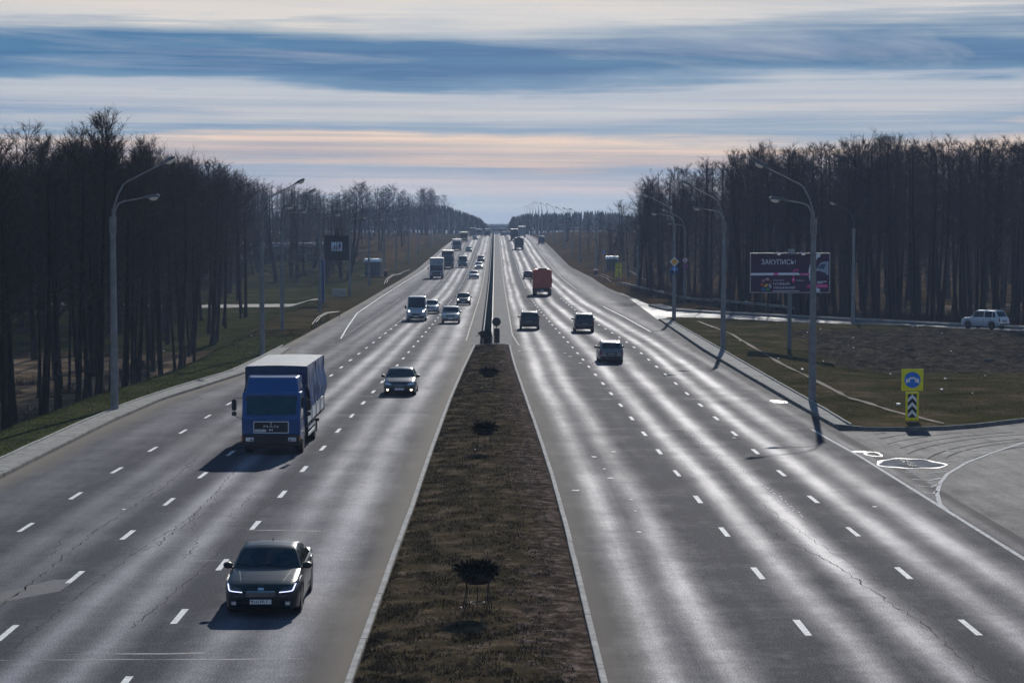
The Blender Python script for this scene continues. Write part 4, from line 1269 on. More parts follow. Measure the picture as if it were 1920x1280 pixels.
# --- lorries
def lorry(name, label, cat, pos, hd, L=8, W=2.5, H=3.6, cab=(.03, .08, .25), box=(.04, .05, .1), cabL=2.2, cabH=2.7, rear=False, style='box', roof=None, lights=False, group=None, boxback=None, cabtop=None):
    root = empty(name)
    cp = paint(name + '_cab_paint', cab, .15, .35)
    bp_ = mat(name + '_box_skin', box, .6, var=.12, scale=1.5)
    hw = W / 2
    yF = L / 2
    if style != 'bus':
        mb = MB()
        # cab in side profile, extruded across
        prof = [(yF - cabL, .55), (yF - .06, .55), (yF, .75), (yF, 1.35), (yF - .04, 1.45), (yF - .22, cabH - .12), (yF - .36, cabH), (yF - cabL, cabH)]
        mb.prism([(y, z) for y, z in prof], -hw * .96, hw * .96, 'yz')
        o = mb.build('cab', cp, root)
        bm_ = o.modifiers.new('bevel', 'BEVEL'); bm_.width = .06; bm_.segments = 2; bm_.limit_method = 'ANGLE'
        ws = MB()
        z0, z1 = 1.52, cabH - .22
        yy_ = lambda z: yF - .04 - .18 * (z - 1.45) / (cabH - .12 - 1.45) + .012
        ws.quad((-hw * .86, yy_(z0), z0), (hw * .86, yy_(z0), z0), (hw * .83, yy_(z1), z1), (-hw * .83, yy_(z1), z1))
        if ws.v: 
            ws.f = [f[::-1] for f in ws.f]
        ws.build('windscreen', GLASS, root)
        for sx in (-1, 1):
            mb = MB(); x = sx * (hw * .96 + .006)
            mb.quad((x, yF - 1.15, 1.55), (x, yF - .22, 1.55), (x, yF - .38, cabH - .3), (x, yF - 1.15, cabH - .3)); mb.build('side_window', GLASS, root)
            mb = MB(); mb.box((sx * (hw + .22), yF - .12, 2.0), (.18, .10, .42), bev=.03); mb.box((sx * (hw + .22), yF - .12, 1.68), (.18, .10, .15), bev=.03)
            mb.tube([(sx * hw * .92, yF - .15, 2.35), (sx * (hw + .2), yF - .12, 2.3)], .012, 5); mb.tube([(sx * hw * .92, yF - .15, 1.45), (sx * (hw + .2), yF - .12, 1.62)], .012, 5)
            mb.build('mirror', BLACK, root)
            mb = MB(); mb.box((sx * (hw - .34), yF + .075, .66), (.34, .05, .16), bev=.02); hl = mb.build('headlight', LIT if lights else LENS, root)
            mb = MB(); mb.box((sx * (hw - .08), yF + .05, .68), (.12, .10, .22), bev=.02); mb.build('indicator', ORANGEL, root)
        mb = MB(); mb.box((0, yF - .02, .62), (W * .99, .22, .42), bev=.05); mb.build('bumper', BLACK, root)
        mb = MB(); mb.box((0, yF + .012, 1.12), (W * .60, .03, .34), bev=.01); mb.build('grille', BLACK, root)
    if style in ('box', 'tarp', 'tipper'):
        y0 = yF - cabL - .12
        zb_ = 1.0
        if style == 'tipper':
            r_ = .35
            sec = [(-hw, 1.15), (hw, 1.15), (hw, H - r_), (hw - .10, H - .12), (hw - r_, H), (-hw + r_, H), (-hw + .10, H - .12), (-hw, H - r_)]
            mb = MB(); mb.prism(sec, y0, -yF, 'xz'); o = mb.build('tipper_body', bp_, root)
            mb = MB()
            for k_ in range(4):
                mb.box((0, -yF - .03, 1.5 + k_ * .55), (W * .92, .05, .06))
            for sx in (-1, 1): mb.box((sx * hw * .97, -yF - .03, 2.1), (.08, .06, 1.9))
            mb.build('tailgate_rib', bp_, root)
            mb = MB(); mb.box((0, -yF + .5, H + .09), (W * .48, .8, .2), bev=.05); mb.build('rolled_cover', BLACK, root)
        else:
            mb = MB(); mb.box((0, (y0 - yF) / 2, (zb_ + H) / 2), (W, y0 + yF, H - zb_), bev=.04 if style == 'box' else .02)
            mb.build('cargo_box', bp_, root)
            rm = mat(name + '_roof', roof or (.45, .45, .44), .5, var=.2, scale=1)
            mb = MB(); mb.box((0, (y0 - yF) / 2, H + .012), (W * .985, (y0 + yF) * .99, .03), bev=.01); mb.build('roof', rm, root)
            if rear:
                mb = MB()
                for x in (-hw + .05, -.02, .02, hw - .05): mb.box((x, -yF - .012, (zb_ + H) / 2), (.05 if abs(x) > .1 else .02, .03, H - zb_ - .1))
                for z in (H - .05, zb_ + .05): mb.box((0, -yF - .014, z), (W * .96, .028, .07))
                mb.build('door_frame', STEEL if box[0] > .1 else DSTEEL, root)
    if style == 'bus':
        mb = MB(); mb.box((0, 0, (H + .35) / 2), (W, L, H - .35), bev=.14); mb.build('body', cp, root)
        mb = MB(); mb.quad((hw * .9, yF + .006, 1.25), (-hw * .9, yF + .006, 1.25), (-hw * .88, yF + .006, H - .5), (hw * .88, yF + .006, H - .5)); mb.build('windscreen', GLASS, root)
        mb = MB(); mb.quad((hw * .7, yF + .006, H - .42), (-hw * .7, yF + .006, H - .42), (-hw * .7, yF + .006, H - .2), (hw * .7, yF + .006, H - .2)); mb.build('destination_board', BLACK, root)
        for sx in (-1, 1):
            for k_ in range(6):
                mb = MB(); x = sx * (hw + .006); ya = yF - .6 - k_ * L / 6.6
                mb.quad((x, ya - L / 7.4, 1.3), (x, ya, 1.3), (x, ya, H - .6), (x, ya - L / 7.4, H - .6)); mb.build('side_window', GLASS, root)
            mb = MB(); mb.box((sx * (hw - .3), yF + .01, .75), (.34, .05, .18), bev=.02); mb.build('headlight', LIT if lights else LENS, root)
            mb = MB(); mb.box((sx * (hw + .2), yF - .0, 2.0), (.16, .10, .4), bev=.03); mb.tube([(sx * hw * .95, yF - .1, 2.4), (sx * (hw + .2), yF, 2.2)], .02, 5); mb.build('mirror', BLACK, root)
        mb = MB(); mb.box((0, yF - .02, .55), (W * .96, .14, .3), bev=.04); mb.build('bumper', BLACK, root)
    # chassis and wheels
    mb = MB(); mb.box((0, -.2, .86), (W * .36, L * .93, .26)); mb.box((0, -yF + .12, .62), (W * .9, .12, .14))
    for sx in (-1, 1): mb.box((sx * hw * .55, -yF + .12, .78), (.08, .1, .3))
    mb.build('chassis', BLACK, root)
    r = .5 if L > 7 else .42
    ys = [yF - 1.35, -yF + 1.9] + ([-yF + 3.2] if L > 9 else [])
    for y in ys:
        for sx in (-1, 1):
            w_ = .30 if y > 0 else .52
            mb = MB(); mb.lathe([(r * .55, -w_ / 2), (r * .93, -w_ / 2), (r, -w_ / 2 + .04), (r, w_ / 2 - .04), (r * .93, w_ / 2), (r * .55, w_ / 2)], 20, axis='x')
            o = mb.build('wheel', RUBBER, root, True); o.location = (sx * (hw - w_ / 2 - .03), y, r)
            mb = MB(); xo = sx * (w_ / 2 - .03); mb.lathe([(r * .56, xo - sx * .02), (r * .5, xo), (r * .3, xo - sx * .06), (r * .2, xo + sx * .02), (r * .15, xo + sx * .04)], 14, axis='x'); mb.build('rim', DSTEEL, o, True)
            if rear and y < 0:
                mb = MB(); mb.box((sx * (hw - .3), y - r - .12, .6), (.5, .02, .6)); mb.build('mudflap', BLACK, root)
    if rear:
        for sx in (-1, 1):
            mb = MB(); mb.box((sx * (hw - .25), -yF + .04, .72), (.36, .05, .13), bev=.015); mb.build('tail_light', REDL, root)
        mb = MB(); mb.box((-.1, -yF + .03, .80), (.52, .02, .11)); mb.build('number_plate', PLATE, root)
    facing = abs(hd) > 1.6
    yo = ys[0] if facing else -ys[1]
    x, y = pos
    yr_ = y + yo
    sl_ = (float(zr(yr_ + 3)) - float(zr(yr_ - 3))) / 6
    root.location = (x, yr_, float(zr(yr_)))
    root.rotation_euler = (-math.atan(sl_) if facing else math.atan(sl_), 0, hd)
    tag(root, label, cat, group)
    return root, cp, bp_


PI = math.pi
GV = 'vehicles on the highway'
car('dark_sedan', 'black saloon with lit L-shaped running lights, closest car in the left lanes', 'car', SEDAN, (.001, .011, .018), (-5.68, 52.3), PI, metal=.0, detail=2, drl=True, platetext='9141PP-7', group=GV, tail='boot')
car('dark_sedan', 'dark blue grey saloon with glowing fog lamps beyond the blue lorry', 'car', dict(SEDAN), (.022, .030, .042), (-5.40, 121.2), PI, lights='fog', group=GV, tail='boot')
car('delivery_van', 'white panel van with blue shaded nose and lit headlights', 'van', VAN, (.50, .52, .54), (-8.05, 219), PI, lights='head', metal=.1, group=GV)
car('silver_car', 'silver car half hidden behind the white panel van', 'car', HATCH, (.40, .41, .42), (-7.15, 238.5), PI, metal=.6, group=GV)
car('pale_suv', 'pale off-road car with roof bars, right of the white van', 'car', SUV, (.42, .44, .42), (-4.42, 212.8), PI, rails=True, metal=.4, group=GV)
car('dark_car', 'dark car with one bright headlight, above the pale off-road car', 'car', HATCH, (.020, .022, .026), (-3.9, 264.5), PI, lights='head', group=GV)
car('white_car', 'white car with dark nose, lowest of the three close together by the barrier', 'car', SEDAN, (.34, .35, .36), (-3.86, 391), PI, detail=1, group=GV)
car('white_car', 'white saloon with lit headlights, middle of the three cars by the barrier', 'car', SEDAN, (.42, .42, .43), (-3.43, 452), PI, lights='head', detail=1, group=GV)
car('black_car', 'black car, farthest of the three close together by the barrier', 'car', HATCH, (.015, .016, .018), (-3.3, 500), PI, detail=1, group=GV)
car('grey_van', 'grey high-roofed van right of the pale box lorry', 'van', VAN, (.13, .16, .19), (-6.97, 462), PI, detail=1, metal=.2, group=GV)
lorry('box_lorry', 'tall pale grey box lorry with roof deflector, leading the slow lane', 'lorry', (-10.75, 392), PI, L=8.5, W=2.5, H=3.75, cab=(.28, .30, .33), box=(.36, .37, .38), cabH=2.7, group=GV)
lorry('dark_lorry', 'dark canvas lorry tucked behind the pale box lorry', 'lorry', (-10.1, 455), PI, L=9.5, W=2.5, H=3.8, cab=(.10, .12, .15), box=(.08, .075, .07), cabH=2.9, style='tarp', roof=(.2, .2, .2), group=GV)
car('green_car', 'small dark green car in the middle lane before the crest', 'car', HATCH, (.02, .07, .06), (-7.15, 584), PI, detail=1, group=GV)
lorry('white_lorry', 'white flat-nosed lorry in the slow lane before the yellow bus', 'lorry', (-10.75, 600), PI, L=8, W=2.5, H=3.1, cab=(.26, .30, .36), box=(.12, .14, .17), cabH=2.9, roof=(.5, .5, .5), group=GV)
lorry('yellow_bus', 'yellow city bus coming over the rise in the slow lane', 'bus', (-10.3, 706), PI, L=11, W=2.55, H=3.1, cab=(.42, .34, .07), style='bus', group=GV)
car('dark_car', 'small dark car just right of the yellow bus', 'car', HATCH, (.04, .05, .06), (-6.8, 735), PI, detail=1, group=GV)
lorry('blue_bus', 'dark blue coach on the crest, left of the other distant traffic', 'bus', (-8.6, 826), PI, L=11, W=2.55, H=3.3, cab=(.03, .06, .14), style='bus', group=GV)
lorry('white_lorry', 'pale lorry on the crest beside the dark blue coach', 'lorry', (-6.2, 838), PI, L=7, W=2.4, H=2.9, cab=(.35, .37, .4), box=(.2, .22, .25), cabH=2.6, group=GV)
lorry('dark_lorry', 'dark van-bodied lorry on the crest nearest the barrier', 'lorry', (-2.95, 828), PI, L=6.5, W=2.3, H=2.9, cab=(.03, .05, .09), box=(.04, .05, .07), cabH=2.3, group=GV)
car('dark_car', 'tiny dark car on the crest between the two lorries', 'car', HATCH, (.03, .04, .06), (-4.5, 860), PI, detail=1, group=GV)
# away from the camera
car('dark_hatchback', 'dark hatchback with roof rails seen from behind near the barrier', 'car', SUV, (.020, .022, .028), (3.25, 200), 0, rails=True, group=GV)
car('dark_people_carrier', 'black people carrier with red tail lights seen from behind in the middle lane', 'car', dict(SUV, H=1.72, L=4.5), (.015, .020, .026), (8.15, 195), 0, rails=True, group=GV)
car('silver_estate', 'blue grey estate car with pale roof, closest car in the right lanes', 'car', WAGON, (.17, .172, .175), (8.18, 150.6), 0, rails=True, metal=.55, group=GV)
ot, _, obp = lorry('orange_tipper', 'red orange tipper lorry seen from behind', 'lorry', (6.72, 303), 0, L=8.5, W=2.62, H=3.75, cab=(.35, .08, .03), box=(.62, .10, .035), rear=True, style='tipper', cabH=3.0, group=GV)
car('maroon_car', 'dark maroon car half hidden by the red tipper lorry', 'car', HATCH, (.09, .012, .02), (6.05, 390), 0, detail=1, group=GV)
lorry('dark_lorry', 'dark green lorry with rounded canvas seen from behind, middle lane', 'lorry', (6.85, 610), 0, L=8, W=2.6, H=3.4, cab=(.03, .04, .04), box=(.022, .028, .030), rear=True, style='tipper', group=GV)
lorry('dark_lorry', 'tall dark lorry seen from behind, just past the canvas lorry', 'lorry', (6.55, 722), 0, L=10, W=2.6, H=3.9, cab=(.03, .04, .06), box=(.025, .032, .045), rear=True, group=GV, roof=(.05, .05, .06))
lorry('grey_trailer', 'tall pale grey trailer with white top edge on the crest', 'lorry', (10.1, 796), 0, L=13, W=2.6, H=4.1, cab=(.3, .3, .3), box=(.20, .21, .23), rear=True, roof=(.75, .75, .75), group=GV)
car('dark_van', 'dark van alone in the rightmost lane before the crest', 'van', dict(VAN, L=5.2, H=2.5), (.03, .04, .045), (14.6, 672), 0, detail=1, group=GV, metal=.1)
car('silver_car', 'silver car on the crest close to the right of the barrier', 'car', SUV, (.25, .29, .28), (3.1, 832), 0, detail=1, group=GV)
car('blue_car', 'small blue grey car on the crest left of the tall dark lorry', 'car', SUV, (.12, .14, .22), (5.4, 862), 0, detail=1, group=GV)
lorry('dark_bus', 'dark square vehicle at the very crest behind the silver car', 'bus', (3.3, 872), 0, L=9, W=2.4, H=2.8, cab=(.03, .05, .09), style='bus', group=GV)
d = car('white_suv', 'white off-road car with roof rails driving on the ramp at the right', 'car', dict(SUV, L=4.32, H=1.80), (.55, .60, .64), (45.9, 197), 0, rails=True, metal=.15)
d.location = (46.2, 200.6, float(zr(200)) + .03); d.rotation_euler = (0, 0, R(43))



# the blue canvas lorry in the foreground, built on its own
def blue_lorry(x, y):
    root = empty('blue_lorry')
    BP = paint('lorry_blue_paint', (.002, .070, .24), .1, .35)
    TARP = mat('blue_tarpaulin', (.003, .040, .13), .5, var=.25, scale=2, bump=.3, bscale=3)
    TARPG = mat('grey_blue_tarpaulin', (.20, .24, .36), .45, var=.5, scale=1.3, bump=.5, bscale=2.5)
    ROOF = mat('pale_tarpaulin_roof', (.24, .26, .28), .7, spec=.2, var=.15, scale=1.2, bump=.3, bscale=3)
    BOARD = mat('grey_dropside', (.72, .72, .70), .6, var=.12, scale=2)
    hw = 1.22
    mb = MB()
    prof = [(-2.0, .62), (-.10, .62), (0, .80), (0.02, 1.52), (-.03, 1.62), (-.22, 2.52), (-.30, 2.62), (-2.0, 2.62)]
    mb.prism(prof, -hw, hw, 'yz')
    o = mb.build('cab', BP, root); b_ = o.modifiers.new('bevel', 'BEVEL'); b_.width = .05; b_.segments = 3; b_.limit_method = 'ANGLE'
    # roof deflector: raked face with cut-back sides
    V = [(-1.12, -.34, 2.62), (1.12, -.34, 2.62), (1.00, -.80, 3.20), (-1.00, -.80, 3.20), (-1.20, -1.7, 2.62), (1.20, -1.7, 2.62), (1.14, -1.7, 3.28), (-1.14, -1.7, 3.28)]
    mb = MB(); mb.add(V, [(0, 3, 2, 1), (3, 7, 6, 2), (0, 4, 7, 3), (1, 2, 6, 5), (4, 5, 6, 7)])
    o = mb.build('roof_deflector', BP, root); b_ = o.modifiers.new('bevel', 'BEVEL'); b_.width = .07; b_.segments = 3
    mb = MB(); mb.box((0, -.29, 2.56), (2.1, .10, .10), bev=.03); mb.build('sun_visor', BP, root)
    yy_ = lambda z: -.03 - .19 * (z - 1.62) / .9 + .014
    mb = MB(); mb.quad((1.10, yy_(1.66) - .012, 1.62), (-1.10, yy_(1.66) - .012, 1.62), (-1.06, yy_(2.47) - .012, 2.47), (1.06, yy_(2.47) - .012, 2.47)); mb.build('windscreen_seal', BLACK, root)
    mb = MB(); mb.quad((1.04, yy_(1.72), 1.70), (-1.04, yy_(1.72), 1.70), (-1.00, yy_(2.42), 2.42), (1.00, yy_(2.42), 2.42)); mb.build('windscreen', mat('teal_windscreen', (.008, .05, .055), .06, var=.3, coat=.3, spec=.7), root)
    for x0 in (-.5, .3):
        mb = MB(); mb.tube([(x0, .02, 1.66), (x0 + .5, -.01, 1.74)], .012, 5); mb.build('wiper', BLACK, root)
    # grille panel; chrome frame and lettering coloured white to imitate their shine
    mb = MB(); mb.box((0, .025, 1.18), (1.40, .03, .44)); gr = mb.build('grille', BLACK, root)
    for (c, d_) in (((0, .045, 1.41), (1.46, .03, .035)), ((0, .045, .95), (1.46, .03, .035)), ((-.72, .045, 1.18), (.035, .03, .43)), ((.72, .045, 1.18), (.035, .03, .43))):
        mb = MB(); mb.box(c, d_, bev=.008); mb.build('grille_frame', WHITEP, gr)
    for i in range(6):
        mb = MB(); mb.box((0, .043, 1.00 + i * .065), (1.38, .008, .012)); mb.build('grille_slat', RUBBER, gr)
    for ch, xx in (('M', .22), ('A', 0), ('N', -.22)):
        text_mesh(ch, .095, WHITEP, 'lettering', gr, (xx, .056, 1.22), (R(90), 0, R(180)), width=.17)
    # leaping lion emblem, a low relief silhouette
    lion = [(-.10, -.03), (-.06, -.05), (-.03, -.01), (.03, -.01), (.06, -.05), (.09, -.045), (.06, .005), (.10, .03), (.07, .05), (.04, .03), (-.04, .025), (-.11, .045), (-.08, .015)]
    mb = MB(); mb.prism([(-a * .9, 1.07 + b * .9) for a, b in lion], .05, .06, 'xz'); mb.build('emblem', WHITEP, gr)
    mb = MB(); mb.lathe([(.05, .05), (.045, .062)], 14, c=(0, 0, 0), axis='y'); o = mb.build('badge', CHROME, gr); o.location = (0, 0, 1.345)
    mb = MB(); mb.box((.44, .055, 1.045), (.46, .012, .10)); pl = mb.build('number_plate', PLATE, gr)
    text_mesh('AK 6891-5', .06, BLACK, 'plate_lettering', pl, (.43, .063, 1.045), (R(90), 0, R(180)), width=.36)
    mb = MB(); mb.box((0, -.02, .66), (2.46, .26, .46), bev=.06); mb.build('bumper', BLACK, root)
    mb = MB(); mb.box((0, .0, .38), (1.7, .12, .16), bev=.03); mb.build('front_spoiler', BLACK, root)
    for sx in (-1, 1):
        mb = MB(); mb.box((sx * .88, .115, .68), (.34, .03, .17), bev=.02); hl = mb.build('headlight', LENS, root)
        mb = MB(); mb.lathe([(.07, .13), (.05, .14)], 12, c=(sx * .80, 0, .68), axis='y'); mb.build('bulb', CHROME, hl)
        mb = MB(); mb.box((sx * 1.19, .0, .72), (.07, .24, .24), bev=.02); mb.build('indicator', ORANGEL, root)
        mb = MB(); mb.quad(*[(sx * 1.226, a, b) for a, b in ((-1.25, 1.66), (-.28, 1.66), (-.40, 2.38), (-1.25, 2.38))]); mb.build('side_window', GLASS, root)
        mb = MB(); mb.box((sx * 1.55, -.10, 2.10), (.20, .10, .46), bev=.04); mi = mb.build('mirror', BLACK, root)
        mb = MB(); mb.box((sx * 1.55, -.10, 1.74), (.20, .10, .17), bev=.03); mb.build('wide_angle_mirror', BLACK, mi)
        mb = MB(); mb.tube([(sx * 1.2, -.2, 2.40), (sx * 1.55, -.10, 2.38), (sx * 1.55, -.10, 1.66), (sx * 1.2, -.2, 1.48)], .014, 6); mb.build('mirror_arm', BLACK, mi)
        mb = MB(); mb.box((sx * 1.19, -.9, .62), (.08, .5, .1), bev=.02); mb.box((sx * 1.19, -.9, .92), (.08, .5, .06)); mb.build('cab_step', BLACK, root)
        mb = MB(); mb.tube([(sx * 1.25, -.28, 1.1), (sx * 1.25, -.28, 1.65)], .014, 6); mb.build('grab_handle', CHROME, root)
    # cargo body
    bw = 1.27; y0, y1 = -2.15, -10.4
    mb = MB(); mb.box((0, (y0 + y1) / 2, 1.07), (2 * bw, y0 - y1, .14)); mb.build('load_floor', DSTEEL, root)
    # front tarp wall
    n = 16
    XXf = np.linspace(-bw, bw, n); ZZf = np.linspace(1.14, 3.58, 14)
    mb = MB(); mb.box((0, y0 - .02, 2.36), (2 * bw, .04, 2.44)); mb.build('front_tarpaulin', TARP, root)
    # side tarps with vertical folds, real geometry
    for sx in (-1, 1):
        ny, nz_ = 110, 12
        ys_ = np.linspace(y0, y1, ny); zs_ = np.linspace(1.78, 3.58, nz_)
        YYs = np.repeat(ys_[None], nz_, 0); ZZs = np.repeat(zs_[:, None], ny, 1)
        f = np.clip((3.5 - ZZs) / 1.0, 0, 1)
        XXs = sx * (bw + .01 + f * (.09 * np.sin(YYs * 3.1 + ZZs * .8) + .05 * np.sin(YYs * 6.7 - ZZs * 1.7) + .05 * np.sin(YYs * 2.3 + ZZs * 3)))
        grid_obj('side_tarpaulin', XXs, YYs, ZZs, TARPG, root)
        for k_ in range(4):
            a = y0 - .05 - k_ * (y0 - y1 - .1) / 4; b = a - (y0 - y1 - .1) / 4 + .06
            mb = MB(); mb.box((sx * (bw + .012), (a + b) / 2, 1.43), (.05, abs(b - a), .58), bev=.01); mb.build('dropside_board', BOARD, root)
        for k_ in range(5):
            a = y0 - .02 - k_ * (y0 - y1 - .04) / 4
            mb = MB(); mb.box((sx * (bw + .03), a, 1.44 if k_ % 2 else 2.3), (.06, .04, .8 if k_ % 2 else 2.5)); mb.build('side_post', DSTEEL, root)
        for z in (.55, .82):
            mb = MB(); mb.box((sx * 1.22, -5.0, z), (.03, 3.1, .15), bev=.01); mb.build('side_guard_rail', BOARD, root)
        for yq in (-3.7, -5.0, -6.2):
            mb = MB(); mb.box((sx * 1.18, yq, .75), (.05, .06, .6)); mb.build('guard_bracket', BLACK, root)
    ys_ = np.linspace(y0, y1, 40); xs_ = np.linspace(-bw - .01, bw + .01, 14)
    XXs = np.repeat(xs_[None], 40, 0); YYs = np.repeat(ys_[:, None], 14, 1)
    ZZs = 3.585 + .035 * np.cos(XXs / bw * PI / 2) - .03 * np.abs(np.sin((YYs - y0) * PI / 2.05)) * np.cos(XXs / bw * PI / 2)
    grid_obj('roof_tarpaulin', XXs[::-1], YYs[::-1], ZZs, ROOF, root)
    mb = MB(); mb.box((0, y1 - .01, 2.36), (2 * bw, .04, 2.44)); mb.build('rear_doors', TARP, root)
    mb = MB(); mb.box((-.4, -5.2, .88), (.10, 9.6, .24)); mb.box((.4, -5.2, .88), (.10, 9.6, .24)); mb.box((0, -10.2, .6), (2.2, .12, .14)); mb.box((.85, -3.5, .7), (.5, .9, .5), bev=.08); mb.build('chassis', BLACK, root)
    for yq, w_ in ((-1.35, .30), (-6.9, .55)):
        for sx in (-1, 1):
            r = .5
            mb = MB(); mb.lathe([(r * .55, -w_ / 2), (r * .93, -w_ / 2), (r, -w_ / 2 + .04), (r, w_ / 2 - .04), (r * .93, w_ / 2), (r * .55, w_ / 2)], 24, axis='x')
            o = mb.build('wheel', RUBBER, root, True); o.location = (sx * (1.22 - w_ / 2), yq, r)
            mb = MB(); xo = sx * (w_ / 2 - .03); mb.lathe([(r * .56, xo - sx * .02), (r * .5, xo), (r * .3, xo - sx * .06), (r * .2, xo + sx * .02), (r * .15, xo + sx * .04)], 14, axis='x'); mb.build('rim', DSTEEL, o, True)
            mb = MB(); mb.box((sx * 1.0, yq - .62, .55), (.5, .02, .5)); mb.build('mudflap', BLACK, root)
    root.location = (x, y, 0); root.rotation_euler = (0, 0, PI - R(.3))
    tag(root, 'blue canvas-bodied lorry with pale roof and bright framed grille in the foreground', 'lorry', GV)


blue_lorry(-9.32, 88.6)


# ------------------------------------------------------------------ street lamps
def lamp_meshes(double=True):
    ms = {}
    mb = MB(); mb.tube([(0, 0, -.3), (0, 0, 3), (0, 0, 6), (0, 0, 9.3)], [.215, .195, .17, .145], 14)
    ms['pole'] = mesh_from('pole', mb.v, mb.f, CONC, True, 60)
    mb = MB(); mb.tube([(0, 0, 9.1), (0, 0, 9.95)], [.185, .185], 14)
    ms['collar'] = mesh_from('collar', mb.v, mb.f, mat('collar_metal', (.22, .22, .21), .5, .3, var=.2), True, 60)
    if double:
        a1 = [(0, 0, 9.9), (.06, 0, 10.4), (.26, 0, 11.05), (.55, 0, 11.6), (.8, 0, 11.78), (2.45, 0, 12.62)]
        a2 = [(.02, 0, 9.9), (.14, 0, 10.3), (.30, 0, 10.62), (.55, 0, 10.74), (1.55, 0, 10.92)]
        mb = MB(); mb.tube(a1, [.06, .055, .05, .045, .045, .035], 8); mb.tube(a2, [.055, .05, .045, .04, .035], 8)
        for z in (10.0, 10.12, 10.24): mb.tube([(.04, 0, z), (.06, 0, z + .05)], .12, 8)
        heads = [((2.45, 0, 12.62), .47), ((1.55, 0, 10.92), .12)]
    else:
        a1 = [(0, 0, 9.9), (.03, 0, 10.7), (.18, 0, 11.3), (.5, 0, 11.75), (1.0, 0, 12.05), (1.8, 0, 12.45)]
        mb = MB(); mb.tube(a1, [.07, .06, .055, .05, .045, .04], 8)
        heads = [((1.8, 0, 12.45), .4)]
    ms['arm'] = mesh_from('arm', mb.v, mb.f, DSTEEL if not double else CONC, True, 60)
    ms['heads'] = heads
    mb = MB()
    mb.add(*(lambda V, F: (V, F))([(x, y * k_, z) for x, y, z, k_ in
            [(0, -.06, -.03, 1), (0, .06, -.03, 1), (0, .06, .06, 1), (0, -.06, .06, 1),
             (.35, -.15, -.03, 1), (.35, .15, -.03, 1), (.35, .11, .13, 1), (.35, -.11, .13, 1),
             (.75, -.16, -.03, 1), (.75, .16, -.03, 1), (.75, .11, .12, 1), (.75, -.11, .12, 1),
             (.88, -.07, -.03, 1), (.88, .07, -.03, 1), (.88, .05, .05, 1), (.88, -.05, .05, 1)]],
            [(0, 3, 2, 1), (12, 13, 14, 15)] + [(i + k_ * 4, i + 4 + k_ * 4, (i + 1) % 4 + 4 + k_ * 4, (i + 1) % 4 + k_ * 4) for k_ in range(3) for i in range(4)]))
    ms['head'] = mesh_from('lamp_head', mb.v, mb.f, mat('lamp_housing', (.13, .135, .14), .4, .4, var=.2), True, 50)
    mb = MB(); mb.lathe([(.02, -.20), (.10, -.17), (.15, -.10), (.165, -.03)], 14, c=(.55, 0, 0), sx=1.6, sy=.95)
    ms['bowl'] = mesh_from('lamp_bowl', mb.v, mb.f, BOWL, True, 60)
    return ms


LM2 = lamp_meshes(True); LM1 = lamp_meshes(False)


def lamp(x, y, z, label, side, double=True, scale=1.0, turn=0.0, name='street_lamp', group=None):
    ms = LM2 if double else LM1
    root = empty(name, (x, y, z), (0 if side < 0 else PI) + turn)
    root.scale = (scale,) * 3
    link('pole', ms['pole'], root); link('collar', ms['collar'], root); link('arm', ms['arm'], root)
    for (p, a) in ms['heads']:
        h = link('lamp_head', ms['head'], root); h.location = p; h.rotation_euler = (0, -a, 0)
        link('lamp_bowl', ms['bowl'], h)
    tag(root, label, 'street lamp', group)
    return root


GL = 'street lamps along the left verge'; GR_ = 'street lamps along the right verge'
ordn = ['nearest', 'second', 'third', 'fourth', 'fifth', 'sixth', 'seventh', 'eighth', 'ninth', 'tenth', 'eleventh', 'twelfth', 'thirteenth', 'fourteenth']
extra = ['beside the pavement', 'rising behind the blue lorry', 'close behind the second lamp', 'in front of the dark billboard', 'just right of the dark billboard', 'standing in front of the bus shelter', 'beside the red bin at the bus stop', 'beyond the bus stop', 'on the dry bank past the bus stop', 'on the bank beside the box lorry', 'by the small double sign', 'beyond the small double sign', 'near the yellow bus', 'last before the crest']
LP = [(-19.75, 110.6), (-17.35, 158.9), (-19.77, 198.1), (-20.19, 246.2), (-20.31, 298.7), (-20.72, 351.4), (-21.18, 407.5), (-20.6, 446), (-20.2, 498), (-20.6, 572), (-19.3, 640), (-18.9, 700), (-18.5, 760), (-17.6, 820)]
for i, (x, y) in enumerate(LP):
    lamp(x, y, float(tleft(x, y)) if y > 300 else float(zr(y)) + .1, 'left street lamp, %s from the camera, %s' % (ordn[i], extra[i]), -1, i < 8, 1.0 if i < 8 else .96, group=GL, turn=random.uniform(-.05, .05))
RP = [(17.25, 115.5), (17.75, 165.6), (18.6, 221.3), (22.39, 334.0)]
exr = ['casting its long shadow over the right lanes', 'on the pavement below the billboard', 'carrying the amber diamond and blue arrow signs', 'beside the guard rail and the yellow notice']
for i, (x, y) in enumerate(RP):
    lamp(x, y, .05 if y < 230 else tright(x, y), 'right two-armed lamp, %s from the camera, %s' % (ordn[i], exr[i]), 1, True, group=GR_, turn=random.uniform(-.05, .05))
lamp(24.47, 274.7, tright(24.5, 274.7), 'street lamp behind the ramp guard rail carrying the round 60 sign', 1, True, .93, group=GR_)
lamp(35.95, 213.8, .25, 'single-armed lamp standing on the ramp kerb before the dark wood', 1, False, .93, group=GR_)
RF_ = [(21.2, 446, 'behind the bus shelter roof'), (19.6, 492, 'left of the wide bare tree'), (20.4, 560, 'next in the far row'), (19.9, 612, 'in front of the steel road monument'), (18.6, 668, 'left of the steel road monument'), (18.0, 735, 'at the head of the far row'), (17.6, 800, 'first of the close far row'), (17.4, 850, 'second of the close far row'), (17.2, 900, 'third of the close far row'), (17.0, 960, 'fourth of the close far row'), (16.8, 1020, 'fifth of the close far row'), (16.6, 1090, 'last of the close far row')]
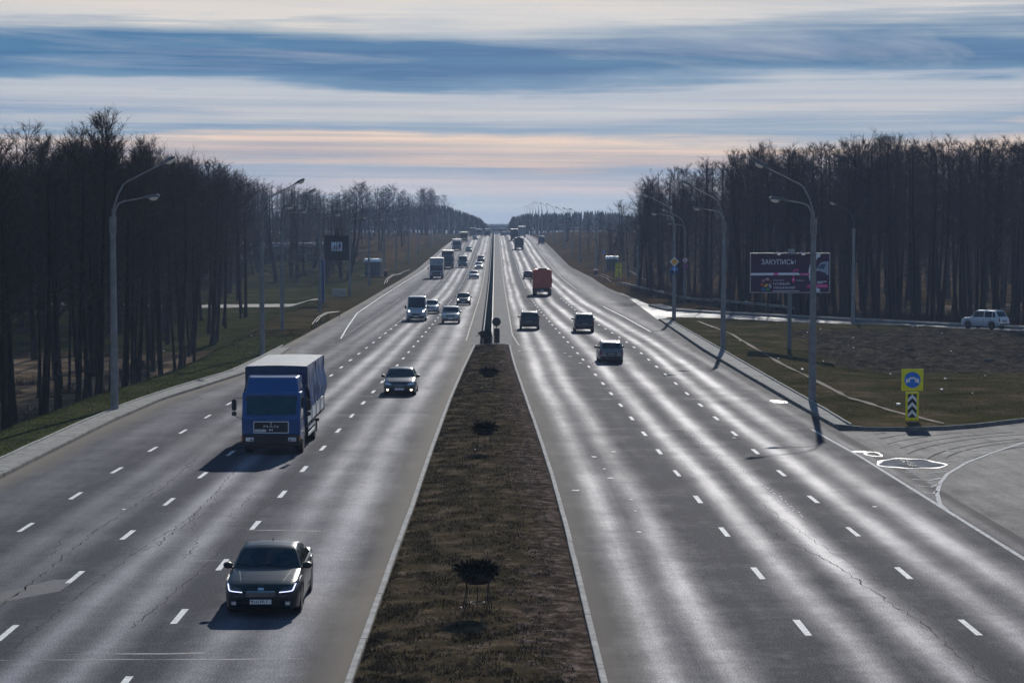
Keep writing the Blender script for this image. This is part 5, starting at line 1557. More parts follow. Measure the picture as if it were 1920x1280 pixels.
for i, (x, y, t_) in enumerate(RF_):
    lamp(x, y, tright(x, y) - (.8 if y > 440 and y < 700 else 0), 'slim far street lamp on the right bank, ' + t_, 1, False, 1.0, group='slim lamps on the right bank')


# ------------------------------------------------------------------ signs
def disc(mb, c, r, y0, y1, n=24):
    mb.prism([(c[0] + r * math.cos(2 * PI * k / n), c[1] + r * math.sin(2 * PI * k / n)) for k in range(n)], y0, y1, 'xz')
    return mb


# blue keep-either-side sign over chevron marker, on yellow boards (nose of the island)
root = empty('traffic_sign', (20.15, 102.6, .1)); tag(root, 'yellow board with round blue split arrow sign above the chevron marker', 'road sign')
mb = MB(); mb.tube([(0, .06, -.3), (0, .06, 2.55)], .03, 8); mb.build('post', STEEL, root)
mb = MB(); mb.box((0, 0, 2.05), (1.06, .03, 1.06), bev=.012); brd = mb.build('sign_board', YEL, root)
mb = disc(MB(), (0, 2.05), .39, -.028, -.016); mb.build('blue_disc', BLU, brd)
aw = [(0, .07), (-.06, .07), (-.155, -.01), (-.085, -.065), (-.33, -.15), (-.31, .115), (-.235, .055), (-.10, .165), (0, .165)]
WS = WHITEP
mb = MB()
for s_ in (1, -1):
    mb.prism([(s_ * a, 2.05 + b * .95 - .02) for a, b in aw], -.038, -.029, 'xz')
mb.build('split_arrow', WS, brd)
mb = MB(); mb.box((0, 0, .78), (.64, .03, 1.38), bev=.012); brd2 = mb.build('marker_board', YEL, root)
mb = MB(); mb.box((0, -.022, .80), (.42, .010, 1.14)); mb.build('black_panel', BLACK, brd2)
for z in (1.16, .79, .42):
    mb = MB(); mb.prism([(-.21, z - .20 + .0), (-.21, z - .02), (0, z + .20), (.21, z - .02), (.21, z - .20), (0, z + .02)], -.036, -.028, 'xz'); mb.build('chevron', WS, brd2)

# round sign seen from the back + dark marker at the head of the barrier
root = empty('traffic_sign', (.12, 174.2, 0)); tag(root, 'back of a round sign on a dark marker board at the head of the barrier', 'road sign')
mb = MB(); mb.tube([(0, 0, 0), (0, 0, 2.2)], .03, 8); mb.build('post', DSTEEL, root)
mb = disc(MB(), (0, 1.86), .36, -.01, .01); mb.build('sign_disc', DSTEEL, root)
mb = MB(); mb.box((.03, 0, .72), (.46, .05, 1.2), bev=.01); mb.build('marker_board', BLACK, root)

# amber priority diamond and blue arrow on the third right lamp
root = empty('traffic_sign', (18.6, 221.05, 0)); tag(root, 'amber priority diamond with white border fixed to the lamp post', 'road sign')
def rot45(w_): return [(0, w_), (w_, 0), (0, -w_), (-w_, 0)]
mb = MB(); mb.prism([(a, 6.05 + b) for a, b in rot45(.50)], -.02, .02); o = mb.build('sign_plate', WHITEP, root)
mb = MB(); mb.prism([(a, 6.05 + b) for a, b in rot45(.36)], -.035, -.021); mb.build('amber_diamond', SORA, o)
root = empty('traffic_sign', (18.6, 221.05, 0)); tag(root, 'blue sign with white upright arrow below the amber diamond', 'road sign')
mb = disc(MB(), (0, 5.13), .40, -.02, .02); mb.box((0, 0, 4.93), (.74, .04, .36)); o = mb.build('sign_plate', BLU, root)
mb = MB(); mb.prism([(-.035, 4.85), (.035, 4.85), (.035, 5.22), (.12, 5.18), (0, 5.42), (-.12, 5.18), (-.035, 5.22)], -.035, -.022); mb.build('arrow', WHITEP, o)
# 60 and no stopping on the lamp behind
root = empty('traffic_sign', (24.47, 274.45, tright(24.5, 274.7))); tag(root, 'round white sign with red ring reading 60 on the lamp behind the ramp', 'road sign')
mb = disc(MB(), (0, 5.5), .37, -.02, .02); o = mb.build('red_ring', SRED, root)
mb = disc(MB(), (0, 5.5), .29, -.03, -.021); mb.build('white_disc', WHITEP, o)
text_mesh('60', .27, BLACK, 'numerals', o, (0, -.034, 5.5), (R(90), 0, 0), width=.36)
root = empty('traffic_sign', (24.47, 274.45, tright(24.5, 274.7))); tag(root, 'round purple blue no stopping sign under the 60 sign', 'road sign')
mb = disc(MB(), (0, 4.68), .36, -.02, .02); o = mb.build('red_ring', SRED, root)
mb = disc(MB(), (0, 4.68), .30, -.03, -.021); mb.build('blue_disc', mat('sign_violet_blue', (.07, .07, .36), .4, var=.1), o)
mb = MB()
for a in (45, -45): mb.box((0, -.035, 4.68), (.56, .006, .06), rot=Matrix.Rotation(R(a), 3, 'Y'))
mb.build('red_cross', SRED, o)

# yellow notice board by the right bus stop
zt_ = tright(21.9, 392)
root = empty('notice_board', (22.3, 385, zt_)); tag(root, 'tall yellow notice board with black warning pictogram by the guard rail', 'notice board')
mb = MB(); mb.tube([(-.4, .05, -.3), (-.4, .05, 2.6)], .04, 6); mb.tube([(.4, .05, -.3), (.4, .05, 2.6)], .04, 6); mb.build('post', STEEL, root)
mb = MB(); mb.box((0, 0, 1.75), (1.15, .05, 2.45), bev=.02); o = mb.build('panel', YEL, root)
for z, wdd, hh in ((2.75, .95, .16), (2.35, .85, .08), (2.18, .8, .10), (2.02, .6, .06), (.75, .8, .08), (.62, .6, .06)):
    mb = MB()
    xx = -wdd / 2
    while xx < wdd / 2 - .05:
        l_ = random.uniform(.05, .14); mb.box((xx + l_ / 2, -.03, z), (l_, .006, hh)); xx += l_ + .035
    mb.build('print_line', BLACK, o)
mb = MB(); mb.prism([(-.33, 1.05), (.33, 1.05), (0, 1.72)], -.036, -.03); mb.build('warning_triangle', BLACK, o)
mb = MB(); mb.prism([(-.16, 1.12), (.16, 1.12), (0, 1.48)], -.042, -.037); mb.build('triangle_inset', YEL, o)
mb = disc(MB(), (.22, .95), .14, -.048, -.043); mb.build('pictogram', BLACK, o)

# ------------------------------------------------------------------ bus shelters, stop furniture
def shelter(x, y, z, label, w_=3.4, d_=1.8, h=2.7):
    root = empty('bus_shelter', (x, y, z)); tag(root, label, 'bus shelter')
    pan = mat('shelter_panel_' + str(int(y)), (.10, .15, .20), .3, var=.2)
    mb = MB(); mb.box((0, d_ / 2, h / 2), (w_, .06, h)); mb.build('back_panel', pan, root)
    for sx in (-1, 1):
        mb = MB(); mb.box((sx * w_ / 2, .1, h / 2), (.06, d_ * .8, h)); mb.build('side_panel', pan, root)
    for xx in (-w_ / 6, w_ / 6):
        mb = MB(); mb.box((xx, d_ / 2 - .05, h / 2), (.05, .05, h)); mb.build('upright', DSTEEL, root)
    n = 10
    V = []; F = []
    for i in range(n + 1):
        a = PI * i / n
        for xx in (-w_ / 2 - .15, w_ / 2 + .15):
            V.append((xx, -math.cos(a) * (d_ / 2 + .2), h + .62 * math.sin(a)))
    F = [(2 * i, 2 * i + 1, 2 * i + 3, 2 * i + 2) for i in range(n)] + [tuple(2 * i for i in range(n + 1)), tuple(2 * i + 1 for i in range(n + 1))][0:2] + [(0, 1, 2 * n + 1, 2 * n)]
    mb = MB(); mb.add(V, F); mb.build('curved_roof', mat('shelter_roof_' + str(int(y)), (.85, .86, .86), .38, .75, var=.08), root, True)
    mb = MB(); mb.box((0, d_ / 2 - .35, .48), (w_ * .8, .35, .06)); mb.box((-w_ * .3, d_ / 2 - .3, .24), (.06, .3, .48)); mb.box((w_ * .3, d_ / 2 - .3, .24), (.06, .3, .48)); mb.build('bench', DSTEEL, root)
    mb = MB(); mb.box((0, 0, .05), (w_ + 1.6, d_ + 1.5, .16)); mb.build('plinth', SLAB, root)
    return root


shelter(-23.1, 404, float(tleft(-23.1, 404)), 'grey blue bus shelter with white curved roof on the left roadside', 2.9)
shelter(24.1, 440, tright(24.1, 440) - .9, 'dark bus shelter with white curved roof on the right roadside', 2.3, 1.8, 3.1)
zt_ = tright(21.6, 424) - .3
root = empty('bus_stop_sign', (21.6, 424, zt_)); tag(root, 'blue and white bus stop sign on a thin pole beside the right shelter', 'bus stop sign')
mb = MB(); mb.tube([(0, .03, -.3), (0, .03, 5.1)], .04, 6); mb.build('post', STEEL, root)
mb = MB(); mb.box((0, 0, 4.6), (.6, .03, .62), bev=.01); o = mb.build('plate', BLU, root)
mb = MB(); mb.box((0, -.02, 4.66), (.34, .01, .14)); mb.box((0, -.02, 4.46), (.34, .01, .06)); mb.build('bus_symbol', WHITEP, o)
# bins
def bin_(x, y, z, label):
    root = empty('litter_bin', (x, y, z)); tag(root, label, 'litter bin')
    mb = MB(); mb.box((0, 0, .55), (.7, .6, 1.0), bev=.05, taper=1.05); mb.build('bin_body', mat('bin_dark_' + str(int(y)), (.05, .02, .02), .5, var=.2), root)
    mb = MB(); mb.box((0, 0, 1.14), (.8, .7, .16), bev=.04); mb.build('bin_lid', mat('bin_lid_' + str(int(y)), (.55, .18, .14), .4, var=.1), root)
bin_(-20.45, 400, float(tleft(-20.4, 400)) + .1, 'dark red litter bin beside the lamp at the left bus stop')
bin_(19.0, 402, tright(19.0, 402) + .2, 'red and white litter bin beside the rails at the right bus stop')
# bent tubular rails at the kerb ends
def bent_rails(pts_list, label, z0, h=.75):
    root = empty('pedestrian_rail', (0, 0, 0)); tag(root, label, 'railing')
    for pts in pts_list:
        P_ = [(x, y, float(zr(y)) + z0 + hh) for x, y, hh in pts]
        mb = MB(); mb.tube(P_, .04, 6); mb.build('rail', mat('white_rail', (.30, .30, .29), .8, var=.1) if 'white_rail' not in bpy.data.materials else bpy.data.materials['white_rail'], root, True)
        for p in P_[::1]:
            mb = MB(); mb.tube([(p[0], p[1], p[2] - h), p], .04, 5); mb.build('rail_post', DSTEEL, root)
bent_rails([[(-17.2, 205, .35), (-17.4, 213, .55), (-17.3, 221, .6), (-16.7, 229, .45)], [(-17.5, 204, .2), (-17.7, 213, .5), (-17.6, 222, .6), (-17.0, 230, .4)]], 'bent white double rail at the kerb end on the left', .15)
bent_rails([[(-17.9, 352, .3), (-18.2, 366, .7), (-17.9, 382, .9), (-17.2, 392, .7)], [(-18.3, 352, .1), (-18.6, 366, .6), (-18.3, 382, .9), (-17.6, 394, .6)]], 'white curved rail before the left bus stop', .15)
bent_rails([[(-18.3, 398, .4), (-17.6, 412, .6), (-16.9, 425, .7)]], 'low white rail beside the left bus stop slab', .1)
bent_rails([[(18.6, 398, .2), (19.0, 388, .6), (19.6, 376, .5), (19.9, 366, .1)], [(19.9, 405, .4), (20.4, 393, .5), (20.7, 384, .3)]], 'curved pale rail at the right bus stop kerb end', .15)
# stair handrails going down behind the right bus stop
root = empty('stair_railing', (0, 0, 0)); tag(root, 'pale sloping handrails going down behind the yellow notice', 'railing')
for dy in (0, 3.5, 9):
    mb = MB(); mb.tube([(24.1, 375 + dy, 2.0), (25.6, 368 + dy, .9), (28.2, 356 + dy, -.35)], .04, 6); mb.build('handrail', bpy.data.materials['white_rail'], root, True)
    for q in range(5):
        t = q / 4
        mb = MB(); xx = 24.1 + 4.1 * t; zz = 2.0 - 2.3 * t
        mb.tube([(xx, 375 + dy - 19 * t, zz - 1.3), (xx, 375 + dy - 19 * t, zz)], .03, 5); mb.build('rail_post', DSTEEL, root)
# pale concrete walls
def wall(name, x0, y0, x1, y1, h, label, z=None, m=SLAB, caps=True):
    root = empty(name, ((x0 + x1) / 2, (y0 + y1) / 2, z)); tag(root, label, 'wall')
    L_ = math.hypot(x1 - x0, y1 - y0); a = math.atan2(y1 - y0, x1 - x0); n = max(1, int(L_ / 1.1))
    root.rotation_euler = (0, 0, a)
    for i in range(n):
        mb = MB(); mb.box((-L_ / 2 + (i + .5) * L_ / n, 0, h / 2), (L_ / n - .03, .18, h), bev=.01); mb.build('wall_panel', m, root)
wall('concrete_wall', 22.7, 330, 24.9, 330, 1.7, 'pale concrete panel wall behind the guard rail at the right', z=-1.3, m=mat('pale_panel', (.42, .40, .36), .8, var=.15))
wall('concrete_wall', -22.9, 300, -20.9, 300, 1.1, 'low pale concrete wall on the lawn by the blue billboard post', z=float(tleft(-22, 300)) + .0, m=bpy.data.materials['pale_panel'])
o = strip_sheet('garden_path', [(-60, 288), (-40, 286), (-29, 285), (-23.5, 283)], [(-62, 296), (-42, 295), (-30, 293), (-23.5, 290)], mat('pale_gravel_path', (.15, .14, .12), .9, var=.2, scale=2), -.55, 30, 4)
Vz = o.data.vertices
for v in Vz: v.co.z = float(tleft(v.co.x, v.co.y)) + .06
tag(o, kind='structure', label='pale gravel path crossing the lawn on the left')
# grass blown dark ditch shadow patch is only relief; pale building glimpsed through trees
root = empty('service_building', (-50, 470, 1)); tag(root, 'pale low building glimpsed through the bare trees on the left', 'building')
PB = mat('pale_cladding', (.36, .40, .44), .5, var=.1)
mb = MB(); mb.box((0, 0, 2.2), (26, 12, 4.4), bev=.1); mb.build('wall', PB, root)
mb = MB(); mb.box((0, -1, 5.0), (32, 16, .9), bev=.1); mb.build('canopy', mat('canopy_white', (.5, .54, .58), .5, var=.05), root)
for k_ in range(7):
    mb = MB(); mb.box((-10.5 + k_ * 3.5, -6.03, 2.0), (2.4, .08, 1.8)); mb.build('window', GLASS, root)
for (xx, yy_, w_, h_, lb) in ((60, 560, 40, 6, 'long pale building behind the right wood'), (120, 640, 60, 7, 'pale warehouse glimpsed far through the right wood'), (-120, 600, 50, 6, 'pale warehouse far behind the left wood')):
    root = empty('warehouse', (xx, yy_, float(zr(yy_)) - 3)); tag(root, lb, 'building')
    mb = MB(); mb.box((0, 0, h_ / 2), (w_, 18, h_), bev=.1); mb.build('wall', PB, root)
    mb = MB(); mb.box((0, 0, h_ + .2), (w_ + 1, 19, .5)); mb.build('roof', mat('warehouse_roof_%d' % xx, (.5, .5, .5), .5, var=.1), root)
    for k_ in range(int(w_ / 6)):
        mb = MB(); mb.box((-w_ / 2 + 3 + k_ * 6, -9.04, 2.0), (3, .08, 2)); mb.build('window', GLASS, root)

# ------------------------------------------------------------------ billboards
FIELD = mat('billboard_plum', (.040, .006, .050), .5, var=.15, scale=.5)
PINK = mat('print_pink', (.85, .03, .30), .5, var=.08)
bz0 = .1 + float(island_h(np.array(24.6), np.array(171.6)))
root = empty('billboard', (23.75, 171.6, bz0)); tag(root, 'plum coloured roadside billboard headed ЗАКУПИСЬ! on a single post', 'billboard')
root.rotation_euler = (0, 0, R(-3))
mb = MB(); mb.tube([(0, .1, -1), (0, .1, 4.58)], .17, 12); mb.build('post', mat('billboard_post', (.14, .17, .19), .5, .3, var=.15), root, True)
BZ = 6.15; BW, BH = 6.35, 3.15
mb = MB(); mb.box((0, .10, BZ), (BW, .16, BH), bev=.02); board = mb.build('board', FIELD, root)
for (c, d_) in (((0, 0, BZ + BH / 2), (BW + .08, .10, .07)), ((0, 0, BZ - BH / 2), (BW + .08, .10, .07)), ((-BW / 2, 0, BZ), (.07, .10, BH)), ((BW / 2, 0, BZ), (.07, .10, BH))):
    mb = MB(); mb.box(c, d_); mb.build('frame', STEEL, root)
mb = MB(); mb.box((.1, .05, BZ + BH / 2 + .19), (.55, .03, .30)); mb.build('number_tablet', mat('grey_tablet', (.25, .30, .30), .5, var=.1), root)
for xx in (-1.1, .85):
    mb = MB(); mb.tube([(xx - .1, 0, BZ + BH / 2), (xx, -.35, BZ + BH / 2 + .12), (xx + .12, -.75, BZ + BH / 2 - .05)], .035, 6)
    mb.box((xx + .13, -.8, BZ + BH / 2 - .08), (.28, .22, .12), bev=.02); mb.build('floodlight', CHROME, root)
# printed artwork: bu, bv in 0..1 over the board; layered sheets
def bp2(u, v): return (-BW / 2 + u * BW, BZ + BH / 2 - v * BH)
def sheet(poly, m, name, dep=0, par=board):
    mb = MB(); mb.prism([bp2(u, v) for u, v in poly], .018 - .004 * dep, .008 - .004 * dep, 'xz'); return mb.build(name, m, par)
def btext(s_, u, v, h, m, name, width=None, dep=3):
    x_, z_ = bp2(u, v); return text_mesh(s_, h, m, name, board, (x_, .008 - .004 * dep - .002, z_), (R(90), 0, 0), width=width)
btext('ЗАКУПИСЬ!', .355, .22, .42, PRINTW, 'headline', 2.75)
sheet([(.005, .505), (.60, .49), (.64, .555), (.005, .565)], PRINTW, 'white_stripe')
sheet([(.295, .495), (.35, .493), (.35, .56), (.295, .562)], PINK, 'stripe_marker', 1)
btext('М6', .322, .53, .10, PRINTW, 'marker_lettering', .2)
sheet([(.62, .51), (.745, .505), (.745, .56), (.65, .56)], PINK, 'stripe_end', 1)
btext('1 км', .69, .533, .10, PRINTW, 'marker_lettering', .4)
# pink arc and map pin
arc = [(.535 + .035 * (1 - math.cos(a)) * 1.4, .50 - .10 * math.sin(a)) for a in np.linspace(0, 2.2, 8)]
arc2 = [(.552 + .025 * (1 - math.cos(a)) * 1.4, .50 - .062 * math.sin(a)) for a in np.linspace(2.2, 0, 8)]
sheet(arc + arc2, PINK, 'route_arc', 1)
sheet([(.535, .565), (.552, .565), (.552, .63), (.535, .63)], PINK, 'route_line', 1)
sheet([(.543 + .022 * math.cos(a), .675 + .045 * math.sin(a)) for a in np.linspace(-PI * 1.15, .15 * PI, 12)] + [(.543, .77)], PINK, 'map_pin', 1)
sheet([(.543 + .008 * math.cos(a), .675 + .016 * math.sin(a)) for a in np.linspace(0, 5.5, 8)], PRINTW, 'pin_dot', 2)
btext('Таборы', .63, .695, .13, PRINTW, 'place_name', .62)
btext('РЫНОК', .36, .69, .09, PRINTW, 'small_lettering', .85)
btext('НОВЫЙ', .392, .77, .24, PRINTW, 'market_name', 1.28)
btext('ЛЕБЯЖИЙ', .427, .87, .24, PRINTW, 'market_name', 1.72)
sheet([(.285, .955), (.62, .95), (.62, .962), (.285, .968)], PRINTW, 'small_print_line', 1)
# flower of coloured pieces
for u, v, a, b, col in ((.165, .70, .022, .04, (.45, .2, .3)), (.215, .66, .028, .04, (.50, .30, .38)), (.15, .80, .022, .05, (.50, .10, .06)), (.20, .82, .022, .055, (.62, .42, .10)), (.25, .83, .018, .065, (.42, .40, .55)), (.165, .92, .026, .05, (.03, .16, .40)), (.22, .92, .026, .045, (.06, .26, .12)), (.255, .72, .014, .05, (.30, .07, .07))):
    r_ = random.uniform(-.6, .6)
    sheet([(u + (a * math.cos(t) * math.cos(r_) - b * .5 * math.sin(t) * math.sin(r_)), v + (b * math.sin(t) * math.cos(r_) + a * 2 * math.cos(t) * math.sin(r_) * .5)) for t in np.linspace(0, 5.9, 14)], mat('print_petal', col, .5, var=.1), 'petal', 1)
# white arcs and a van on the right
big = [(.90 - .165 * math.cos(a), .5 + .47 * math.sin(a)) for a in np.linspace(-1.35, 1.35, 24)]
big2 = [(.92 - .155 * math.cos(a), .5 + .43 * math.sin(a)) for a in np.linspace(1.35, -1.35, 24)]
sheet([(u, max(.01, min(.99, v))) for u, v in big + big2], PRINTW, 'white_arc', 0)
sheet([(.80, .015), (.895, .015), (.86, .08), (.825, .20), (.80, .26)], PRINTW, 'white_arc', 1)
sheet([(.81, .90), (.84, .90), (.87, .96), (.885, .985), (.81, .985)], PRINTW, 'white_arc', 1)
VANP = mat('print_pale_blue', (.34, .40, .52), .5, var=.1)
sheet([(.81, .43), (.845, .38), (.875, .26), (.90, .22), (.985, .20), (.985, .55), (.965, .56), (.95, .50), (.90, .47), (.87, .45), (.81, .46)], VANP, 'printed_van', 1)
sheet([(.852, .385), (.885, .28), (.955, .27), (.925, .40)], mat('print_dark_blue', (.03, .09, .16), .5), 'printed_windscreen', 2)
sheet([(.72, .80), (.975, .79), (.978, .87), (.72, .88)], PINK, 'pink_bar', 2)
btext('novosebra.by', .885, .835, .11, PRINTW, 'bar_lettering', 1.0, 5)
sheet([(.845, .715), (.965, .71), (.965, .73), (.845, .735)], PRINTW, 'small_print_line', 2)
sheet([(.845, .755), (.91, .752), (.91, .768), (.845, .77)], PRINTW, 'small_print_line', 2)

# left: dark billboard with two white pictures
bz = float(tleft(-22.1, 273))
root = empty('billboard', (-20.2, 273.4, bz)); tag(root, 'dark square billboard with two white panels of figures on a blue post', 'billboard')
BP2 = mat('blue_post', (.010, .07, .20), .4, var=.15)
mb = MB(); mb.box((-1.9, 0, 2.6), (.58, .6, 6.0), bev=.05); mb.build('post', BP2, root)
DB = mat('dark_board', (.018, .022, .03), .6, var=.2)
mb = MB(); mb.box((0, 0, 8.6), (3.15, .4, 3.25), bev=.04); bd = mb.build('board', DB, root); bd.location.z = 7.05 - bz - 8.6
WP = mat('panel_white', (.70, .80, .92), .5, var=.05)
for x0, x1 in ((-.72, -.06), (.04, .66)):
    mb = MB(); mb.box(((x0 + x1) / 2, -.215, 8.75), (x1 - x0, .03, 1.15)); mb.build('white_panel', WP, bd)
def figure_print(x, z, h, name='printed_figure'):
    mb = MB()
    mb.prism([(x - .06 * h, z), (x - .015 * h, z), (x, z + .42 * h), (x + .015 * h, z), (x + .06 * h, z), (x + .09 * h, z + .45 * h), (x + .13 * h, z + .45 * h), (x + .10 * h, z + .80 * h), (x + .03 * h, z + .85 * h), (x - .03 * h, z + .85 * h), (x - .10 * h, z + .80 * h), (x - .13 * h, z + .45 * h), (x - .09 * h, z + .45 * h)], -.245, -.231)
    disc(mb, (x, z + .93 * h), .065 * h, -.245, -.231, 12)
    mb.build(name, BLACK, bd)
figure_print(.34, 8.22, 1.05); figure_print(-.30, 8.2, .80); figure_print(-.55, 8.2, .42); figure_print(-.01, 8.1, .78)
# small double sign far left
root = empty('traffic_sign', (-18.6, 640, float(tleft(-18.6, 640)))); tag(root, 'pair of small pale square signs on a far post on the left', 'road sign')
mb = MB(); mb.tube([(0, 0, 0), (0, 0, 6.5)], .06, 6); mb.build('post', STEEL, root)
for xx in (-.45, .45):
    mb = MB(); mb.box((xx, -.05, 6.0), (.7, .04, .8)); mb.build('sign_plate', mat('grey_sign', (.25, .26, .27), .5, var=.1), root)

# ------------------------------------------------------------------ guard rail of the ramp, central barrier
def wbeam(pts, root, m, h=.72, name='beam', seg=4.0, face=1):
    """W-profile beam in 4 m lengths with posts"""
    P = np.array(pts, float)
    d = np.r_[0, np.cumsum(np.hypot(*np.diff(P[:, :2], axis=0).T))]
    n = int(d[-1] / seg)
    prof = [(0, -.155), (.03, -.13), (.08, -.09), (.08, -.05), (.02, -.015), (.02, .015), (.08, .05), (.08, .09), (.03, .13), (0, .155)]
    rest = MB(); restp = MB()
    for i in range(n + 1):
        def at(s_):
            s_ = min(s_, d[-1])
            return np.array([np.interp(s_, d, P[:, 0]), np.interp(s_, d, P[:, 1])]), float(np.interp(s_, d, P[:, 2]))
        a, za = at(i * seg)
        if i < n:
            b, zb_ = at((i + 1) * seg - .02)
            t = (b - a) / max(1e-6, np.hypot(*(b - a))); nn = np.array([t[1], -t[0]]) * face
            V = []
            for (p, z) in ((a, za), (b, zb_)):
                for (o_, q) in prof: V.append((p[0] + nn[0] * o_, p[1] + nn[1] * o_, z + h + q))
                for (o_, q) in prof[::-1]: V.append((p[0] + nn[0] * (o_ - .012), p[1] + nn[1] * (o_ - .012), z + h + q))
            k_ = len(prof) * 2
            F = [(j, (j + 1) % k_, k_ + (j + 1) % k_, k_ + j) for j in range(k_)]
            (MB().add(V, F).build(name, m, root) if i < 60 else rest.add(V, F))
        mp_ = MB() if i < 60 else restp
        mp_.box((a[0] - .03, a[1], za + h / 2 - .1), (.09, .12, h + .35))
        if i < 60: mp_.build('rail_post', DSTEEL, root)
    if rest.v: tag(rest.build('far_beams', m, root), kind='stuff'); tag(restp.build('far_posts', DSTEEL, root), kind='stuff')


root = empty('guard_rail'); tag(root, 'galvanised guard rail curving along the far side of the ramp', 'guard rail')
gp_ = [(20.1, 352, -.45), (20.4, 345, 0), (21.6, 322, .05), (23.4, 290, .02), (23.7, 277, .02), (24.8, 267, .02), (27.8, 258.5, .02), (32.0, 243, .02), (33.6, 237, -.1)]
wbeam(gp_, root, STEEL, seg=4.0, face=-1)
root = empty('central_barrier'); tag(root, 'long dark double-sided crash barrier with dark infill running between the carriageways to the crest', 'crash barrier')
DB_ = mat('shade_side_beam', (.10, .11, .115), .45, .6, var=.2)  # steel darkened in colour to imitate the beams' shade side
ys_ = list(np.arange(175, 330, 5.0)) + list(np.arange(330, 960, 12.0))
wbeam([(-.95, y, float(zr(y))) for y in ys_], root, DB_, face=-1, seg=6)
wbeam([(-.27, y, float(zr(y))) for y in ys_], root, DB_, face=1, seg=6)
INFILL = mat('dark_infill', (.006, .014, .016), 1.0, spec=0.0, var=.3, scale=2)  # near-black panels filling the gap between the two beams
rest = MB()
y = 175.5; i = 0
while y < 950:
    st = 3.0 if y < 350 else 6.0
    z = float(zr(y)); z2 = float(zr(y + st))
    V = [(-.82, y, z + .02), (-.40, y, z + .02), (-.40, y + st - .1, z2 + .02), (-.82, y + st - .1, z2 + .02), (-.80, y, z + 1.0), (-.42, y, z + 1.0), (-.42, y + st - .1, z2 + 1.0), (-.80, y + st - .1, z2 + 1.0)]
    F = [(0, 3, 2, 1), (4, 5, 6, 7), (0, 1, 5, 4), (1, 2, 6, 5), (2, 3, 7, 6), (3, 0, 4, 7)]
    if y < 350: MB().add(V, F).build('infill_panel', INFILL, root)
    else: rest.add(V, F)
    y += st; i += 1
tag(rest.build('far_infill', INFILL, root), kind='stuff')
mb = MB(); mb.box((-1.05, 174.2, .45), (.30, .5, .9), bev=.04); mb.build('terminal_block', KERB, root)
mb = MB(); mb.box((-.28, 174.2, .45), (.14, .5, .9), bev=.04); mb.build('terminal_block', KERB, root)

# ------------------------------------------------------------------ planters
def planter(x, y, label, seed):
    rd = random.Random(seed)
    root = empty('flower_planter', (x, y, .14)); tag(root, label, 'planter', 'wire-legged planters on the median')
    s_ = 1.0
    IR = mat('wrought_iron', (.008, .008, .009), .5, .3, var=.1) if 'wrought_iron' not in bpy.data.materials else bpy.data.materials['wrought_iron']
    mb = MB(); mb.lathe([(.05, .68), (.22, .70), (.33, .76), (.40, .87), (.43, .98), (.45, 1.0), (.42, 1.01), (.38, .99)], 24)
    mb.build('bowl', mat('planter_bowl', (.022, .020, .020), .8, var=.3, scale=6) if 'planter_bowl' not in bpy.data.materials else bpy.data.materials['planter_bowl'], root, True)
    for k_ in range(4):
        a = PI / 4 + k_ * PI / 2 + rd.uniform(-.1, .1)
        c, sn = math.cos(a), math.sin(a)
        pts = [(r_ * c, r_ * sn, z) for r_, z in ((.40, .80), (.36, .62), (.38, .40), (.44, .18), (.46, .05), (.50, 0), (.54, .03), (.53, .07))]
        mb = MB(); mb.tube(pts, .012, 6)
        sc = [((.40 + .07 * math.cos(t) * (1 - t / 9)) * c, (.40 + .07 * math.cos(t) * (1 - t / 9)) * sn, .78 + .07 * math.sin(t) * (1 - t / 9)) for t in np.linspace(0, 5, 12)]
        mb.tube(sc, .009, 5)
        mb.build('leg', IR, root)
        sc = [((.30 + .09 * math.cos(t) * (1 - t / 8)) * c, (.30 + .09 * math.cos(t) * (1 - t / 8)) * sn, .20 + .09 * math.sin(t) * (1 - t / 8)) for t in np.linspace(0, 6.5, 16)]
        mb = MB(); mb.tube(sc, .009, 5); mb.build('scroll', IR, root)
    mb = MB(); mb.tube([(.17 * math.cos(t), .17 * math.sin(t), .24) for t in np.linspace(0, 2 * PI, 20)], .010, 6); mb.build('ring', IR, root)
    mb = MB(); mb.tube([(0, 0, .16), (0, 0, .64)], .014, 6); mb.tube([(-.17, 0, .24), (.17, 0, .24)], .008, 5); mb.build('centre_rod', IR, root)
    # spreading juniper-like foliage of many needled sprays
    V = []; F = []
    for k_ in range(230):
        a = rd.uniform(0, 2 * PI); el = rd.uniform(-.2, 1.45)
        L_ = rd.uniform(.18, .44) * (1.15 - .30 * max(0, el))
        d_ = Vector((math.cos(a) * math.cos(el), math.sin(a) * math.cos(el), math.sin(el)))
        q0 = rd.uniform(0, .30); o_ = Vector((math.cos(a) * q0, math.sin(a) * q0, 1.0))
        for q in range(11):
            t = .15 + q / 11
            p = o_ + d_ * L_ * t + Vector((0, 0, -.08 * t * t))
            for _ in range(3):
                dr = (d_ + Vector((rd.gauss(0, .6), rd.gauss(0, .6), rd.gauss(0, .6)))).normalized() * .06
                n_ = dr.cross(Vector((rd.gauss(0, 1), rd.gauss(0, 1), rd.gauss(0, 1)))).normalized() * .017
                b_ = len(V); V += [tuple(p - n_), tuple(p + n_), tuple(p + dr)]; F.append((b_, b_ + 1, b_ + 2))
    link('foliage', mesh_from('foliage', V, F, mat('juniper', (.012, .016, .010), .9, spec=.1, var=.5, scale=5) if 'juniper' not in bpy.data.materials else bpy.data.materials['juniper']), root)
    return root


planter(-.43, 51.3, 'dark bowl planter with spiky juniper on wire legs, closest on the median', 1)
planter(-.42, 88.6, 'bowl planter with spreading juniper, middle of the median, second from the camera', 2)
planter(-.36, 123.6, 'bowl planter with low juniper, third from the camera on the median', 3)
planter(-.78, 168.5, 'small dark planter at the far tip of the median before the barrier', 4)

